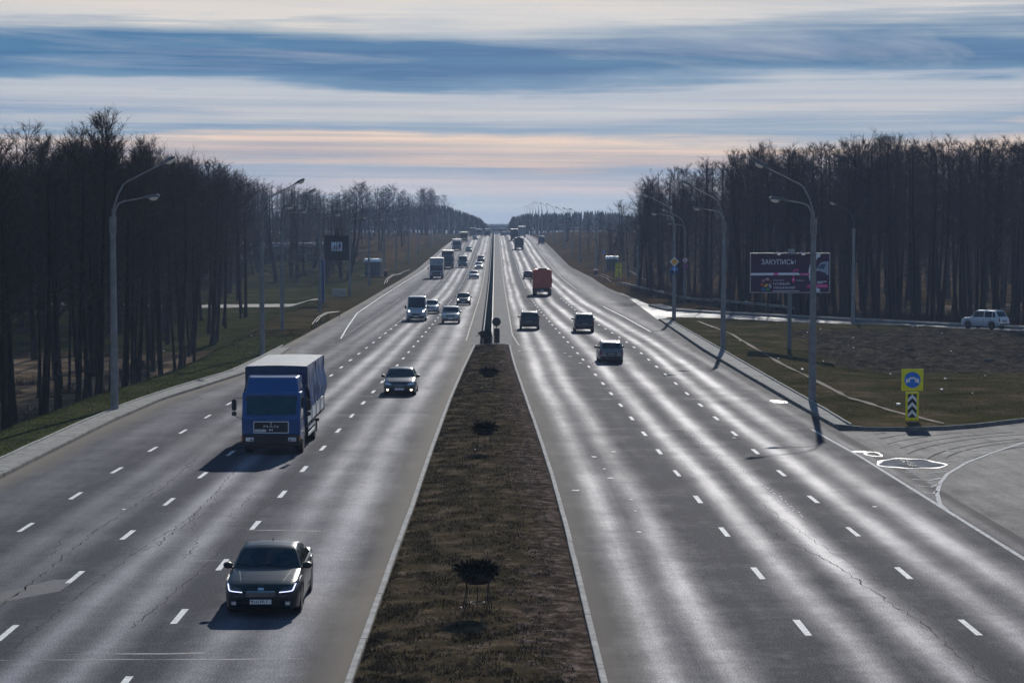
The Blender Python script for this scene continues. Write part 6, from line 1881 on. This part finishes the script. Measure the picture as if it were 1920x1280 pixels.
# ------------------------------------------------------------------ footbridge, road monument
root = empty('footbridge', (0, 1060, 0)); tag(root, 'dark footbridge spanning both carriageways beyond the crest', 'footbridge')
fb = float(zr(1060))
mb = MB(); mb.box((-2, 0, fb + 4.0 - 2.1), (36, 3, .9)); mb.build('deck', DSTEEL, root)
for z in (3.0, 3.5):
    mb = MB(); mb.tube([(-20, -1.4, fb + z), (16, -1.4, fb + z)], .06, 5); mb.build('handrail', DSTEEL, root)
for k_ in range(19):
    mb = MB(); mb.box((-20 + k_ * 2, -1.4, fb + 2.9), (.18, .12, 1.3)); mb.build('railing_post', DSTEEL, root)
for xx in (-19, -.6, 15):
    mb = MB(); mb.box((xx, 0, fb - 1.5), (.8, 1.2, 6.5)); mb.build('pier', DSTEEL, root)
zt_ = tright(22.6, 660)
root = empty('road_monument', (22.6, 665, zt_ - .5)); tag(root, 'steel road monument with a triangle over a wide frame on the brown hill', 'monument')
RS = mat('rusty_steel', (.09, .05, .045), .6, .3, var=.2)
mb = MB(); mb.box((0, 0, 2.3), (.9, .9, 5.0), taper=.8); mb.build('column', DSTEEL, root)
mb = MB()
for z in (5.3, 7.0):
    mb.box((0, 0, z), (5.6 if z > 6 else 4.6, .3, .22))
for sx in (-1, 1):
    mb.tube([(sx * 2.8, 0, 7.0), (sx * 2.2, 0, 5.2), (sx * .5, 0, 4.4)], .1, 5)
    for xx in (.9, 1.8): mb.box((sx * xx, 0, 6.15), (.1, .2, 1.7))
mb.build('frame', DSTEEL, root)
mb = MB(); mb.box((0, -.1, 6.25), (5.0, .12, .35)); mb.build('name_band', RS, root)
mb = MB(); mb.tube([(-1.3, 0, 7.4), (0, 0, 10.0), (1.3, 0, 7.4), (-1.3, 0, 7.4)], .10, 5); mb.box((0, 0, 7.5), (2.9, .5, .35)); mb.build('triangle', DSTEEL, root)

# ------------------------------------------------------------------ person at the left stop
pv = [(0, 0, .95), (0, 0, 1.15), (0, 0, 1.38), (0, 0, 1.5), (0, 0, 1.66), (.10, 0, .92), (.12, .05, .5), (.13, .02, .08), (.13, -.12, .04), (-.10, 0, .92), (-.13, .02, .5), (-.15, .10, .08), (-.15, -.02, .04),
      (.19, 0, 1.42), (.24, .02, 1.14), (.20, -.14, .95), (-.19, 0, 1.42), (-.25, .02, 1.14), (-.22, -.10, .92)]
pe = [(0, 1), (1, 2), (2, 3), (3, 4), (0, 5), (5, 6), (6, 7), (7, 8), (0, 9), (9, 10), (10, 11), (11, 12), (2, 13), (13, 14), (14, 15), (2, 16), (16, 17), (17, 18)]
prr = [.15, .14, .15, .06, .10, .10, .075, .05, .045, .10, .075, .05, .045, .065, .05, .04, .065, .05, .04]
me = bpy.data.meshes.new('person'); me.from_pydata(pv, pe, []); me.update()
pr = link('person', me); pr.data.materials.append(mat('dark_clothes', (.02, .022, .03), .8, var=.2))
sk = pr.modifiers.new('skin', 'SKIN'); sb = pr.modifiers.new('sub', 'SUBSURF'); sb.levels = sb.render_levels = 2
for v, r_ in zip(me.skin_vertices[0].data, prr): v.radius = (r_, r_ * .8)
me.skin_vertices[0].data[0].use_root = True
pr.location = (-21.75, 406, float(tleft(-21.75, 406)) + .13); tag(pr, 'person in dark clothes standing beside the left bus shelter', 'person')

# ------------------------------------------------------------------ puddles by the junction
def blob(x, y, rx, ry, m, name, label, z=.008, hole=0, sd=1, par=None):
    rd = random.Random(sd); n = 40
    ph = [rd.uniform(0, 6) for _ in range(4)]
    def rad(a): return 1 + .10 * math.sin(2 * a + ph[0]) + .07 * math.sin(3 * a + ph[1]) + .05 * math.sin(7 * a + ph[2])
    V = []; F = []
    for k_ in range(n):
        a = 2 * PI * k_ / n
        V.append((x + rx * rad(a) * math.cos(a), y + ry * rad(a) * math.sin(a), z))
    if hole:
        for k_ in range(n):
            a = 2 * PI * k_ / n; h_ = hole * (1 + .06 * math.sin(5 * a + ph[3]))
            V.append((x + rx * rad(a) * h_ * math.cos(a), y + ry * rad(a) * h_ * math.sin(a), z))
        F = [(k_, (k_ + 1) % n, n + (k_ + 1) % n, n + k_) for k_ in range(n)]
    else:
        F = [tuple(range(n))]
    return link(name, mesh_from(name, V, F, m), par)
pud = empty('puddle'); tag(pud, kind='structure', label='puddle with a bright wet rim in the hatched junction triangle')
blob(16.7, 85.3, 1.22, 2.0, WATER, 'water', '', .006, 0, 3, pud)
blob(16.7, 85.3, 1.25, 2.05, WETR, 'wet_rim', '', .008, .90, 3, pud)
for k_ in range(40):
    a, b_ = random.uniform(-.18, .22), random.uniform(-1.1, 1.1)
    mb = MB(); mb.box((16.66 + a, 85.3 + b_, .012), (random.uniform(.03, .09), random.uniform(.05, .25), .02)); mb.build('debris', RUBBER, pud)
pud = empty('puddle'); tag(pud, kind='structure', label='small streaky puddle behind the larger one')
blob(15.85, 88.9, .40, .9, WETR, 'wet_rim', '', .007, .72, 6, pud)
blob(15.45, 89.9, .30, .28, WETR, 'wet_rim', '', .007, 0, 8, pud)
mh = empty('manhole'); tag(mh, kind='structure', label='wet manhole in the right lane near the island corner')
blob(15.5, 116.2, .42, 1.2, WETR, 'wet_rim', '', .007, .8, 9, mh)
blob(15.5, 116.2, .26, .7, mat('cast_iron', (.02, .02, .02), .5, .5), 'cover', '', .009, 0, 9, mh)
# litter and stones on the verge
for i in range(46):
    left = random.random() < .45
    if left:
        y = random.uniform(95, 200); x = float(XLOUT(y)) - random.uniform(4, 14); z = float(tleft(x, y))
    else:
        y = random.uniform(110, 215); x = float(XPV(y)) + random.uniform(1, 26); z = float(zr(y) + island_h(np.array(x), np.array(y)))
        if y < YLOW(x) + 1 or y > YHIGH(x) - 1: continue
    mb = MB(); s_ = random.uniform(.05, .12); mb.box((x, y, z + s_ * .4), (s_ * 1.6, s_, s_ * .8), rot=Matrix.Rotation(random.uniform(0, 3), 3, 'Z'))
    tag(mb.build('litter', WHITEP), 'scrap of pale litter lying in the grass', 'litter', 'scraps of litter in the grass')


# ------------------------------------------------------------------ trees
def tri_tube(V, F, P, rad, n=3):
    P = [np.array(p, float) for p in P]
    b = len(V)
    u0 = None
    for i, p in enumerate(P):
        d = P[min(i + 1, len(P) - 1)] - P[max(i - 1, 0)]
        d = d / (np.linalg.norm(d) + 1e-9)
        u = np.cross(d, (0.3, 0.9, 0.1)) if u0 is None else u0 - d * np.dot(u0, d)
        u = u / (np.linalg.norm(u) + 1e-9); u0 = u
        v = np.cross(d, u)
        for k in range(n):
            a = 2 * PI * k / n
            V.append(p + (u * math.cos(a) + v * math.sin(a)) * rad[i])
    for i in range(len(P) - 1):
        for k in range(n):
            j = (k + 1) % n
            a, c, e, g_ = b + i * n + k, b + i * n + j, b + i * n + n + j, b + i * n + n + k
            F.append((a, c, e)); F.append((a, e, g_))


def tree_proto(seed, H=16.0, cs=.42, spread=2.6, up=.75, nb=38, tw=6, stems=1, dens=1.0):
    rd = random.Random(seed)
    VT, FT, VC, FC = [], [], [], []
    twA = []
    for s_ in range(stems):
        a0_ = rd.uniform(0, 2 * PI); ln = rd.uniform(.02, .11) + (.10 if stems > 1 else 0)
        base = np.array([rd.uniform(-.25, .25) * (stems > 1), rd.uniform(-.25, .25) * (stems > 1), -.4])
        n = 11; pts = []; wob = [rd.uniform(-.12, .12) for _ in range(4)]
        Hs = H * (1 if s_ == 0 else rd.uniform(.8, .97))
        for i in range(n):
            t = i / (n - 1)
            bend = t * (1 - .45 * t)
            pts.append(base + np.array([math.cos(a0_) * ln * Hs * bend + wob[0] * math.sin(t * 5 + wob[1] * 20) * t, math.sin(a0_) * ln * Hs * bend + wob[2] * math.sin(t * 6 + wob[3] * 20) * t, t * (Hs + .4)]))
        r0 = H * .0115 * rd.uniform(.6, 1.35) / (1.15 if stems > 1 else 1)
        rad = [r0 * (1.35 if i == 0 else 1) * (1 - .93 * (i / (n - 1)) ** 1.1) + .012 for i in range(n)]
        tri_tube(VT, FT, pts, rad, 7)
        pa = np.array(pts)
        def at(t):
            f = t * (n - 1); i = min(int(f), n - 2); return pa[i] + (pa[i + 1] - pa[i]) * (f - i), rad[i] + (rad[i + 1] - rad[i]) * (f - i)
        nbs = int(nb / (1 if stems == 1 else 1.5))
        for k in range(nbs):
            t = cs + (1 - cs) * ((k + rd.random()) / nbs) ** .85
            t = min(t, .985)
            p, rr = at(t)
            a = k * 2.4 + rd.uniform(-.5, .5)
            rel = (t - cs) / (1 - cs)
            L_ = spread * (1.0 - .72 * rel ** 1.6) * rd.uniform(.65, 1.2) * (.55 + .45 * min(1, rel * 5))
            el = rd.uniform(.05, .75) * up + .35 * rel
            bp_ = [p]; d = np.array([math.cos(a) * math.cos(el), math.sin(a) * math.cos(el), math.sin(el)])
            for q in range(4):
                d = d + np.array([rd.gauss(0, .13), rd.gauss(0, .13), .10 + rd.gauss(0, .08)]); d /= np.linalg.norm(d)
                bp_.append(bp_[-1] + d * L_ / 4)
            br = max(.012, rr * .38)
            tri_tube(VC, FC, bp_, [br, br * .8, br * .55, br * .35, .008], 3)
            for q in range(int(7 * dens)):
                f = rd.uniform(.2, 1) * 3.99; i = int(f); p2 = bp_[i] + (bp_[i + 1] - bp_[i]) * (f - i)
                d2 = (bp_[i + 1] - bp_[i]); d2 = d2 / np.linalg.norm(d2) + np.array([rd.gauss(0, .65), rd.gauss(0, .65), rd.gauss(.2, .4)]); d2 /= np.linalg.norm(d2)
                l2 = L_ * rd.uniform(.22, .45)
                e2 = p2 + d2 * l2 * .5 + np.array([0, 0, .03]); e3 = e2 + (d2 + np.array([rd.gauss(0, .3), rd.gauss(0, .3), .25])) * l2 * .5
                tri_tube(VC, FC, [p2, e2, e3], [.014, .010, .005], 3)
                for w_ in range(tw):
                    g_ = rd.random(); o = p2 + (e3 - p2) * g_
                    d3 = d2 + np.array([rd.gauss(0, .7), rd.gauss(0, .7), rd.gauss(.15, .5)]); d3 /= np.linalg.norm(d3)
                    twA.append((o, d3, rd.uniform(.22, .62)))
        # leader twigs
        for k in range(60):
            t = rd.uniform(.75, 1.0); p, _ = at(min(t, .999)); d3 = np.array([rd.gauss(0, .6), rd.gauss(0, .6), rd.uniform(.2, 1)]); d3 /= np.linalg.norm(d3); twA.append((p, d3, rd.uniform(.3, .8)))
    O = np.array([t[0] for t in twA]); D = np.array([t[1] for t in twA]); L_ = np.array([t[2] for t in twA])[:, None]
    r2 = np.random.default_rng(seed)
    nrm = np.cross(D, r2.normal(size=D.shape)); nrm /= np.linalg.norm(nrm, axis=1)[:, None]
    wd2 = r2.uniform(.009, .016, (len(D), 1))
    tip = O + D * L_ + np.array([0, 0, .05])
    tw1 = np.stack([O - nrm * wd2, O + nrm * wd2, tip], 1).reshape(-1, 3)
    # seed cones and buds at some twig ends
    msk = r2.random(len(D)) < .45
    Tq = tip[msk]; sz = r2.uniform(.022, .05, (len(Tq), 1))
    e1 = r2.normal(size=Tq.shape); e1 /= np.linalg.norm(e1, axis=1)[:, None]; e2 = r2.normal(size=Tq.shape); e2 /= np.linalg.norm(e2, axis=1)[:, None]
    tw2 = np.stack([Tq - e1 * sz, Tq + e1 * sz, Tq + e2 * sz * 1.5], 1).reshape(-1, 3)
    V = np.concatenate([np.array(VC), tw1, tw2]); b0 = len(VC)
    F = np.concatenate([np.array(FC), (np.arange(len(tw1) + len(tw2)).reshape(-1, 3) + b0)])
    t_o = tri_obj('trunk', np.array(VT), np.array(FT), BARK, None, True)
    c_o = tri_obj('crown', V, F, TWIG)
    tm, cm = t_o.data, c_o.data
    bpy.data.objects.remove(t_o); bpy.data.objects.remove(c_o)
    return tm, cm, (np.array(VT), np.array(FT), V, F)


PROT = [tree_proto(11, 16, .42, 3.5), tree_proto(12, 16, .50, 3.1, .9), tree_proto(13, 16, .40, 4.0, .7, 46), tree_proto(14, 16, .56, 3.3, 1.0, 36),
        tree_proto(15, 16, .45, 3.3, .8, 44, stems=2), tree_proto(16, 16, .60, 3.0, .8, 34), tree_proto(17, 16, .34, 4.4, .6, 50)]
PWIDE = [tree_proto(21, 12, .22, 4.6, .75, 46), tree_proto(22, 12, .28, 4.2, .9, 44, stems=2)]
TREES = {'n': 0}


def tree(x, y, z, H, label, group, protos=PROT, wide=0.9, name='bare_tree'):
    tm, cm, _ = random.choice(protos)
    base = 12.0 if protos is PWIDE else 16.0
    root = empty(name, (x, y, z), random.uniform(0, 6.28))
    k = H / base
    root.scale = (k * wide * random.uniform(.85, 1.15), k * wide * random.uniform(.85, 1.15), k)
    link('trunk', tm, root); link('crown', cm, root)
    tag(root, label, 'tree', group)
    TREES['n'] += 1
    return root


def skyline(px, pts):
    return float(np.interp(px, [p[0] for p in pts], [p[1] for p in pts]))


# heights follow the height the wood reaches along its length
TOPL = [(-200, 300), (0, 300), (30, 262), (60, 246), (95, 256), (110, 272), (130, 252), (170, 234), (215, 252), (245, 285), (300, 292), (345, 302), (400, 312), (450, 330), (500, 345), (560, 350), (600, 360), (640, 362), (655, 347), (700, 346), (740, 350), (765, 372), (790, 352), (815, 356), (840, 376), (870, 396), (910, 412)]
TOPR = [(1080, 400), (1120, 392), (1180, 380), (1195, 345), (1230, 330), (1290, 318), (1340, 310), (1400, 296), (1450, 276), (1500, 280), (1560, 270), (1600, 268), (1640, 258), (1700, 264), (1760, 255), (1800, 262), (1860, 262), (1920, 266), (2100, 270)]


def want(x, y, zg, tops, jit=1.2):
    px = 928 + x / y * 4000
    t = CAM_H + (430 - skyline(px, tops)) / 4000 * y
    return t - zg + random.uniform(-jit, .25)


# left wood: a dense band of alders below the verge
placed = []
EDGET = {}
def spaced(x, y, d):
    for a, b in placed:
        if (a - x) ** 2 + (b - y) ** 2 < d * d: return False
    placed.append((x, y)); return True


bands = [(93, 118, 'at the left frame edge'), (118, 135, 'left of the nearest lamp'), (135, 152, 'right of the nearest lamp'), (152, 175, 'left of the blue lorry'), (175, 205, 'above the blue lorry')]
nL = 0
random.seed(31)
for (y0, y1, nm) in bands:
    tries = 0; cnt = 0
    while tries < 900 and cnt < 15:
        tries += 1
        y = random.uniform(y0, y1)
        xe = float(XLOUT(y)) - np.interp(y, [90, 150, 200], [4.6, 6.5, 9.5])
        xl = -.245 * y - 1
        if xl > xe: continue
        x = xe - (xe - xl) * random.random() ** 1.5
        dd = 1.3 if x > xe - 4 else 2.2
        if not spaced(x, y, dd): continue
        z = float(tleft(x, y))
        H = want(x, y, z, TOPL, 2.6)
        H = min(H, 19.5)
        edge = x > xe - 2.2
        t_ = tree(x, y, z, H, 'bare tree deeper in the left wood, ' + nm, 'inner trees of the left wood ' + nm, wide=1.0 if edge else .9)
        if edge: EDGET.setdefault('edge of the left wood ' + nm, []).append((x / y, t_))
        cnt += 1; nL += 1
# sparser stand up to the billboard
tries = 0; cnt = 0
while tries < 3000 and cnt < 46:
    tries += 1
    y = random.uniform(203, 330)
    xe = float(XLOUT(y)) - np.interp(y, [203, 260, 345], [9.5, 13, 24]); xl = -.24 * y
    x = xe - (xe - xl) * random.random() ** 1.3
    if not spaced(x, y, 3.2): continue
    z = float(tleft(x, y)); H = min(want(x, y, z, TOPL, 2.5), 19)
    tree(x, y, z, H, 'bare tree standing between the second left lamp and the dark billboard', 'open stand of trees by the dark billboard', wide=1.0); cnt += 1
# roadside trees beyond the bus stop
tries = 0; cnt = 0
while tries < 3000 and cnt < 38:
    tries += 1
    y = random.uniform(430, 860)
    x = float(XLOUT(y)) - random.uniform(9, 34) * (.7 if y > 650 else 1)
    if not spaced(x, y, 5): continue
    z = float(tleft(x, y)); H = min(want(x, y, z, TOPL, 2.5), 19)
    if H < 5: continue
    tree(x, y, z, H, 'hazy bare tree standing on the dry bank beyond the left bus stop', 'trees on the bank beyond the left bus stop', PROT + PWIDE[:1], wide=1.25); cnt += 1

# right wood beyond the ramp
random.seed(77)
cnt = 0; tries = 0
secs = [(1185, 1300, 'right wood behind the amber sign', 13), (1300, 1420, 'right wood between two lamps', 16), (1420, 1600, 'right wood behind the plum billboard', 25), (1600, 1780, 'right wood behind the single-armed lamp', 26), (1780, 1960, 'right wood behind the white car', 24)]
for (p0, p1, nm, num) in secs:
    c_ = 0; tries = 0
    while c_ < num and tries < 1500:
        tries += 1
        px = random.uniform(p0, p1); k_ = (px - 928) / 4000
        # distance of the wood edge along this line
        ye = np.interp(px, [1180, 1250, 1300, 1420, 1600, 1800, 1960], [318, 282, 268, 250, 236, 226, 218])
        y = ye + 62 * random.random() ** 1.5
        x = k_ * y
        if not spaced(x, y, 1.6): continue
        z = tright(x, y); H = want(x, y, z, TOPR, 2.8)
        H = max(8, min(H, 21))
        edge = y < ye + 9
        t_ = tree(x, y, z, H, 'slender bare tree inside the ' + nm, 'inner trees, ' + nm, wide=1.0); c_ += 1
        if edge: EDGET.setdefault('front of the ' + nm, []).append((x / y, t_))
for (px, y, H) in ((1122, 480, 9.5), (1105, 520, 8), (1140, 450, 8.5), (1165, 430, 9), (1178, 400, 10.5), (1150, 395, 6)):
    x = (px - 928) / 4000 * y
    tree(x, y, tright(x, y), H, {1122: 'wide bare tree on the brown bank left of the right bus shelter', 1105: 'smaller bare tree behind the wide one on the brown bank', 1140: 'bare tree behind the right bus shelter roof', 1165: 'bare tree right of the right bus shelter', 1178: 'bare tree at the left tip of the right wood', 1150: 'low bare tree beside the right bus shelter'}[px], 'bare trees round the right bus shelter', PWIDE, wide=1.0)


ORD = ['leftmost', 'second', 'third', 'fourth', 'fifth', 'sixth', 'seventh', 'eighth', 'ninth', 'tenth'] + ['%dth' % i for i in range(11, 40)]
for nm, L_ in EDGET.items():
    L_.sort(key=lambda q: q[0])
    for i, (_, t_) in enumerate(L_):
        t_['label'] = ('%s trunk%s, ' % (ORD[i], '' if i == 0 else ' from the left')) + nm
        t_['group'] = nm


def joined_trees(name, spots, label, protos, dens=1.0, m2=TWIG):
    VV = []; FF = []; b = 0
    for (x, y, z, H, wide) in spots:
        _, _, (vt, ft, vc, fc) = random.choice(protos)
        k = H / (12.0 if protos is PWIDE else 16.0)
        a = random.uniform(0, 6.28); c, s_ = math.cos(a), math.sin(a)
        keep = fc[rng.random(len(fc)) < dens] if dens < 1 else fc
        for V_, F_ in ((vt, ft), (vc, keep)):
            W_ = np.stack([(V_[:, 0] * c - V_[:, 1] * s_) * k * wide + x, (V_[:, 0] * s_ + V_[:, 1] * c) * k * wide + y, V_[:, 2] * k + z], 1)
            VV.append(W_); FF.append(F_ + b); b += len(V_)
    V = np.concatenate(VV); F = np.concatenate(FF)
    o = tri_obj(name, V, F, m2)
    tag(o, label, 'wood', kind='stuff')
    return o


LITE = [tree_proto(s_, 16, .14, 3.4, .8, 30, tw=4, dens=.7) for s_ in (41, 42, 43)]
LITE2 = [tree_proto(s_, 16, .06, 5.0, .6, 34, tw=4, dens=.7, stems=2) for s_ in (51, 52)]
sp_ = []
for _ in range(150):
    y = random.uniform(262, 420); x = y * random.uniform(.068, .262)
    if y < 318 and x < 29: continue
    z = tright(x, y); sp_.append((x, y, z, min(21, max(8, want(x, y, z, TOPR, 2))), 1.2))
joined_trees('far_wood', sp_, 'back of the right wood, bare trees merging into one mass', LITE)
sp_ = []
for _ in range(150):
    y = random.uniform(215, 520); x = -y * random.uniform(.12, .25)
    if x > float(XLOUT(y)) - np.interp(y, [200, 260], [14, 17]): continue
    z = float(tleft(x, y)); sp_.append((x, y, z, min(19, max(8, want(x, y, z, TOPL, 2))), 1.3))
for _ in range(70):
    y = random.uniform(372, 450); x = -26 - random.random() ** 1.2 * 80
    if x < -.25 * y: continue
    z = float(tleft(x, y)); sp_.append((x, y, z, min(17, max(8, want(x, y, z, TOPL, 3))), 1.8))
for _ in range(120):
    y = random.uniform(300, 620); x = float(XLOUT(y)) - np.interp(y, [300, 420, 620], [34, 24, 20]) - random.random() * 60
    if x < -.26 * y or (y < 420 and x > -44 and random.random() < .5): continue
    z = float(tleft(x, y)); sp_.append((x, y, z, min(19, max(8, want(x, y, z, TOPL, 2))), 1.5))
for _ in range(60):
    y = random.uniform(600, 900); x = float(XLOUT(y)) - 12 - random.random() * 90
    z = float(tleft(x, y)); sp_.append((x, y, z, min(19, max(6, want(x, y, z, TOPL, 2))), 1.7))
joined_trees('far_wood', sp_, 'back of the left wood, bare trees merging into one mass', LITE + LITE2)
sp_ = []
for _ in range(110):
    y = random.uniform(430, 560); x = y * random.uniform(.055, .27)
    z = tright(x, y); sp_.append((x, y, z, random.uniform(9, 13) if x < 36 else random.uniform(13, 17), 1.9))
joined_trees('far_wood', sp_, 'distant thicket closing the view behind the right wood', LITE2)

# undergrowth: bare shrubs joined as stuff
def shrubs(name, spots, label):
    V = []; n = 0
    for (x, y, z, r_, h) in spots:
        k = int(90)
        a = rng.uniform(0, 6.28, k); el = rng.uniform(.3, 1.5, k); L_ = rng.uniform(.4, 1, k) * h
        o = np.stack([x + rng.normal(0, r_ * .35, k), y + rng.normal(0, r_ * .35, k), np.full(k, z - .1)], 1)
        d = np.stack([np.cos(a) * np.cos(el), np.sin(a) * np.cos(el), np.sin(el)], 1)
        tip = o + d * L_[:, None]
        nn = np.cross(d, rng.normal(size=d.shape)); nn /= np.linalg.norm(nn, axis=1)[:, None]
        V.append(np.stack([o - nn * .02, o + nn * .02, tip], 1).reshape(-1, 3))
    V = np.concatenate(V)
    tag(tri_obj(name, V, np.arange(len(V)).reshape(-1, 3), TWIG), label, 'undergrowth', kind='stuff')


sp_ = []
for _ in range(260):
    px = random.uniform(1185, 1960); ye = np.interp(px, [1180, 1250, 1300, 1420, 1600, 1800, 1960], [318, 282, 268, 250, 236, 226, 218]); y = ye + random.uniform(-2, 40); x = (px - 928) / 4000 * y
    sp_.append((x, y, tright(x, y), 1.6, random.uniform(1.0, 3.2)))
shrubs('undergrowth', sp_, 'tangled bare undergrowth at the foot of the right wood')
sp_ = []
for _ in range(150):
    y = random.uniform(95, 330); xe = float(XLOUT(y)) - np.interp(y, [90, 200, 330], [6, 11, 24]); x = xe - random.random() * (xe + .25 * y)
    sp_.append((x, y, float(tleft(x, y)), 1.3, random.uniform(.5, 1.8)))
shrubs('undergrowth', sp_, 'low bare undergrowth below the verge in the left wood')


# far conifer forests on the skyline
def conifers(name, spots, label):
    V = []; F = []; b = 0
    for (x, y, z, H, r_) in spots:
        n = 6
        for t in range(4):
            zb_ = z + H * (.12 + .2 * t); zt2 = z + H * min(1, .48 + .19 * t); rr = r_ * (1 - .22 * t)
            ring = []
            for k in range(n):
                a = 2 * PI * k / n + t; q = rr * random.uniform(.7, 1.2); V.append((x + q * math.cos(a), y + q * math.sin(a), zb_ + random.uniform(-.3, .3)))
            V.append((x + random.uniform(-.15, .15), y, zt2))
            for k in range(n): F.append((b + k, b + (k + 1) % n, b + n))
            b += n + 1
        V += [(x - .15, y, z - 1), (x + .15, y, z - 1), (x, y, z + H * .5)]; F.append((b, b + 1, b + 2)); b += 3
    tag(tri_obj(name, np.array(V), np.array(F), CONIF), label, 'forest', kind='stuff')


TR = [(935, 424), (955, 418), (960, 405), (985, 398), (1010, 398), (1060, 396), (1120, 392), (1180, 398), (1260, 404), (1400, 410), (1920, 412), (2200, 412)]
sp_ = []
for _ in range(950):
    px = 957 + 1000 * random.random() ** 1.6; y = random.uniform(900, 1250); x = (px - 928) / 4000 * y
    zt2 = CAM_H + (430 - skyline(px, TR)) / 4000 * y - random.random() ** 2 * 5 - .2
    zg = float(zr(y)) + 1
    sp_.append((x, y, zg, max(4, zt2 - zg), random.uniform(1.6, 2.8)))
conifers('conifer_forest', sp_, 'dark conifer forest on the far rise right of the road')
TL = [(-100, 400), (600, 395), (700, 385), (800, 380), (840, 384), (870, 396), (900, 407), (912, 420), (925, 426)]
sp_ = []
for _ in range(750):
    px = 912 - 620 * random.random() ** 1.7; y = random.uniform(900, 1200); x = (px - 928) / 4000 * y
    zt2 = CAM_H + (430 - skyline(px, TL)) / 4000 * y - random.random() ** 2 * 5
    zg = float(zr(y)) + 1
    sp_.append((x, y, zg, max(4, zt2 - zg), random.uniform(1.6, 2.8)))
conifers('conifer_forest', sp_, 'dark conifer forest on the far rise left of the road')
sp_ = []
for _ in range(500):
    px = random.uniform(895, 975); y = random.uniform(1700, 2300); x = (px - 928) / 4000 * y
    zt2 = CAM_H + (430 - 421 + random.gauss(0, 1.2)) / 4000 * y
    sp_.append((x, y, float(zr(y)) - 1, max(6, zt2 - float(zr(y)) + 1), random.uniform(2.5, 4)))
conifers('conifer_forest', sp_, 'hazy treeline closing the far end of the road')

# ------------------------------------------------------------------ haze
hz = MB(); hz.box((0, 1950, 15.5), (7000, 4400, 46))
hm = bpy.data.materials.new('haze'); hm.use_nodes = True
ht = hm.node_tree; ht.nodes.clear()
ho = N(ht, 'ShaderNodeOutputMaterial'); hv = N(ht, 'ShaderNodeVolumePrincipled')
hv.inputs['Color'].default_value = (.50, .66, .96, 1)
hv.inputs['Density'].default_value = 0.00026
hv.inputs['Anisotropy'].default_value = 0.1
ht.links.new(hv.outputs[0], ho.inputs['Volume'])
tag(hz.build('haze', hm), 'thin blue morning haze', 'haze', kind='stuff')
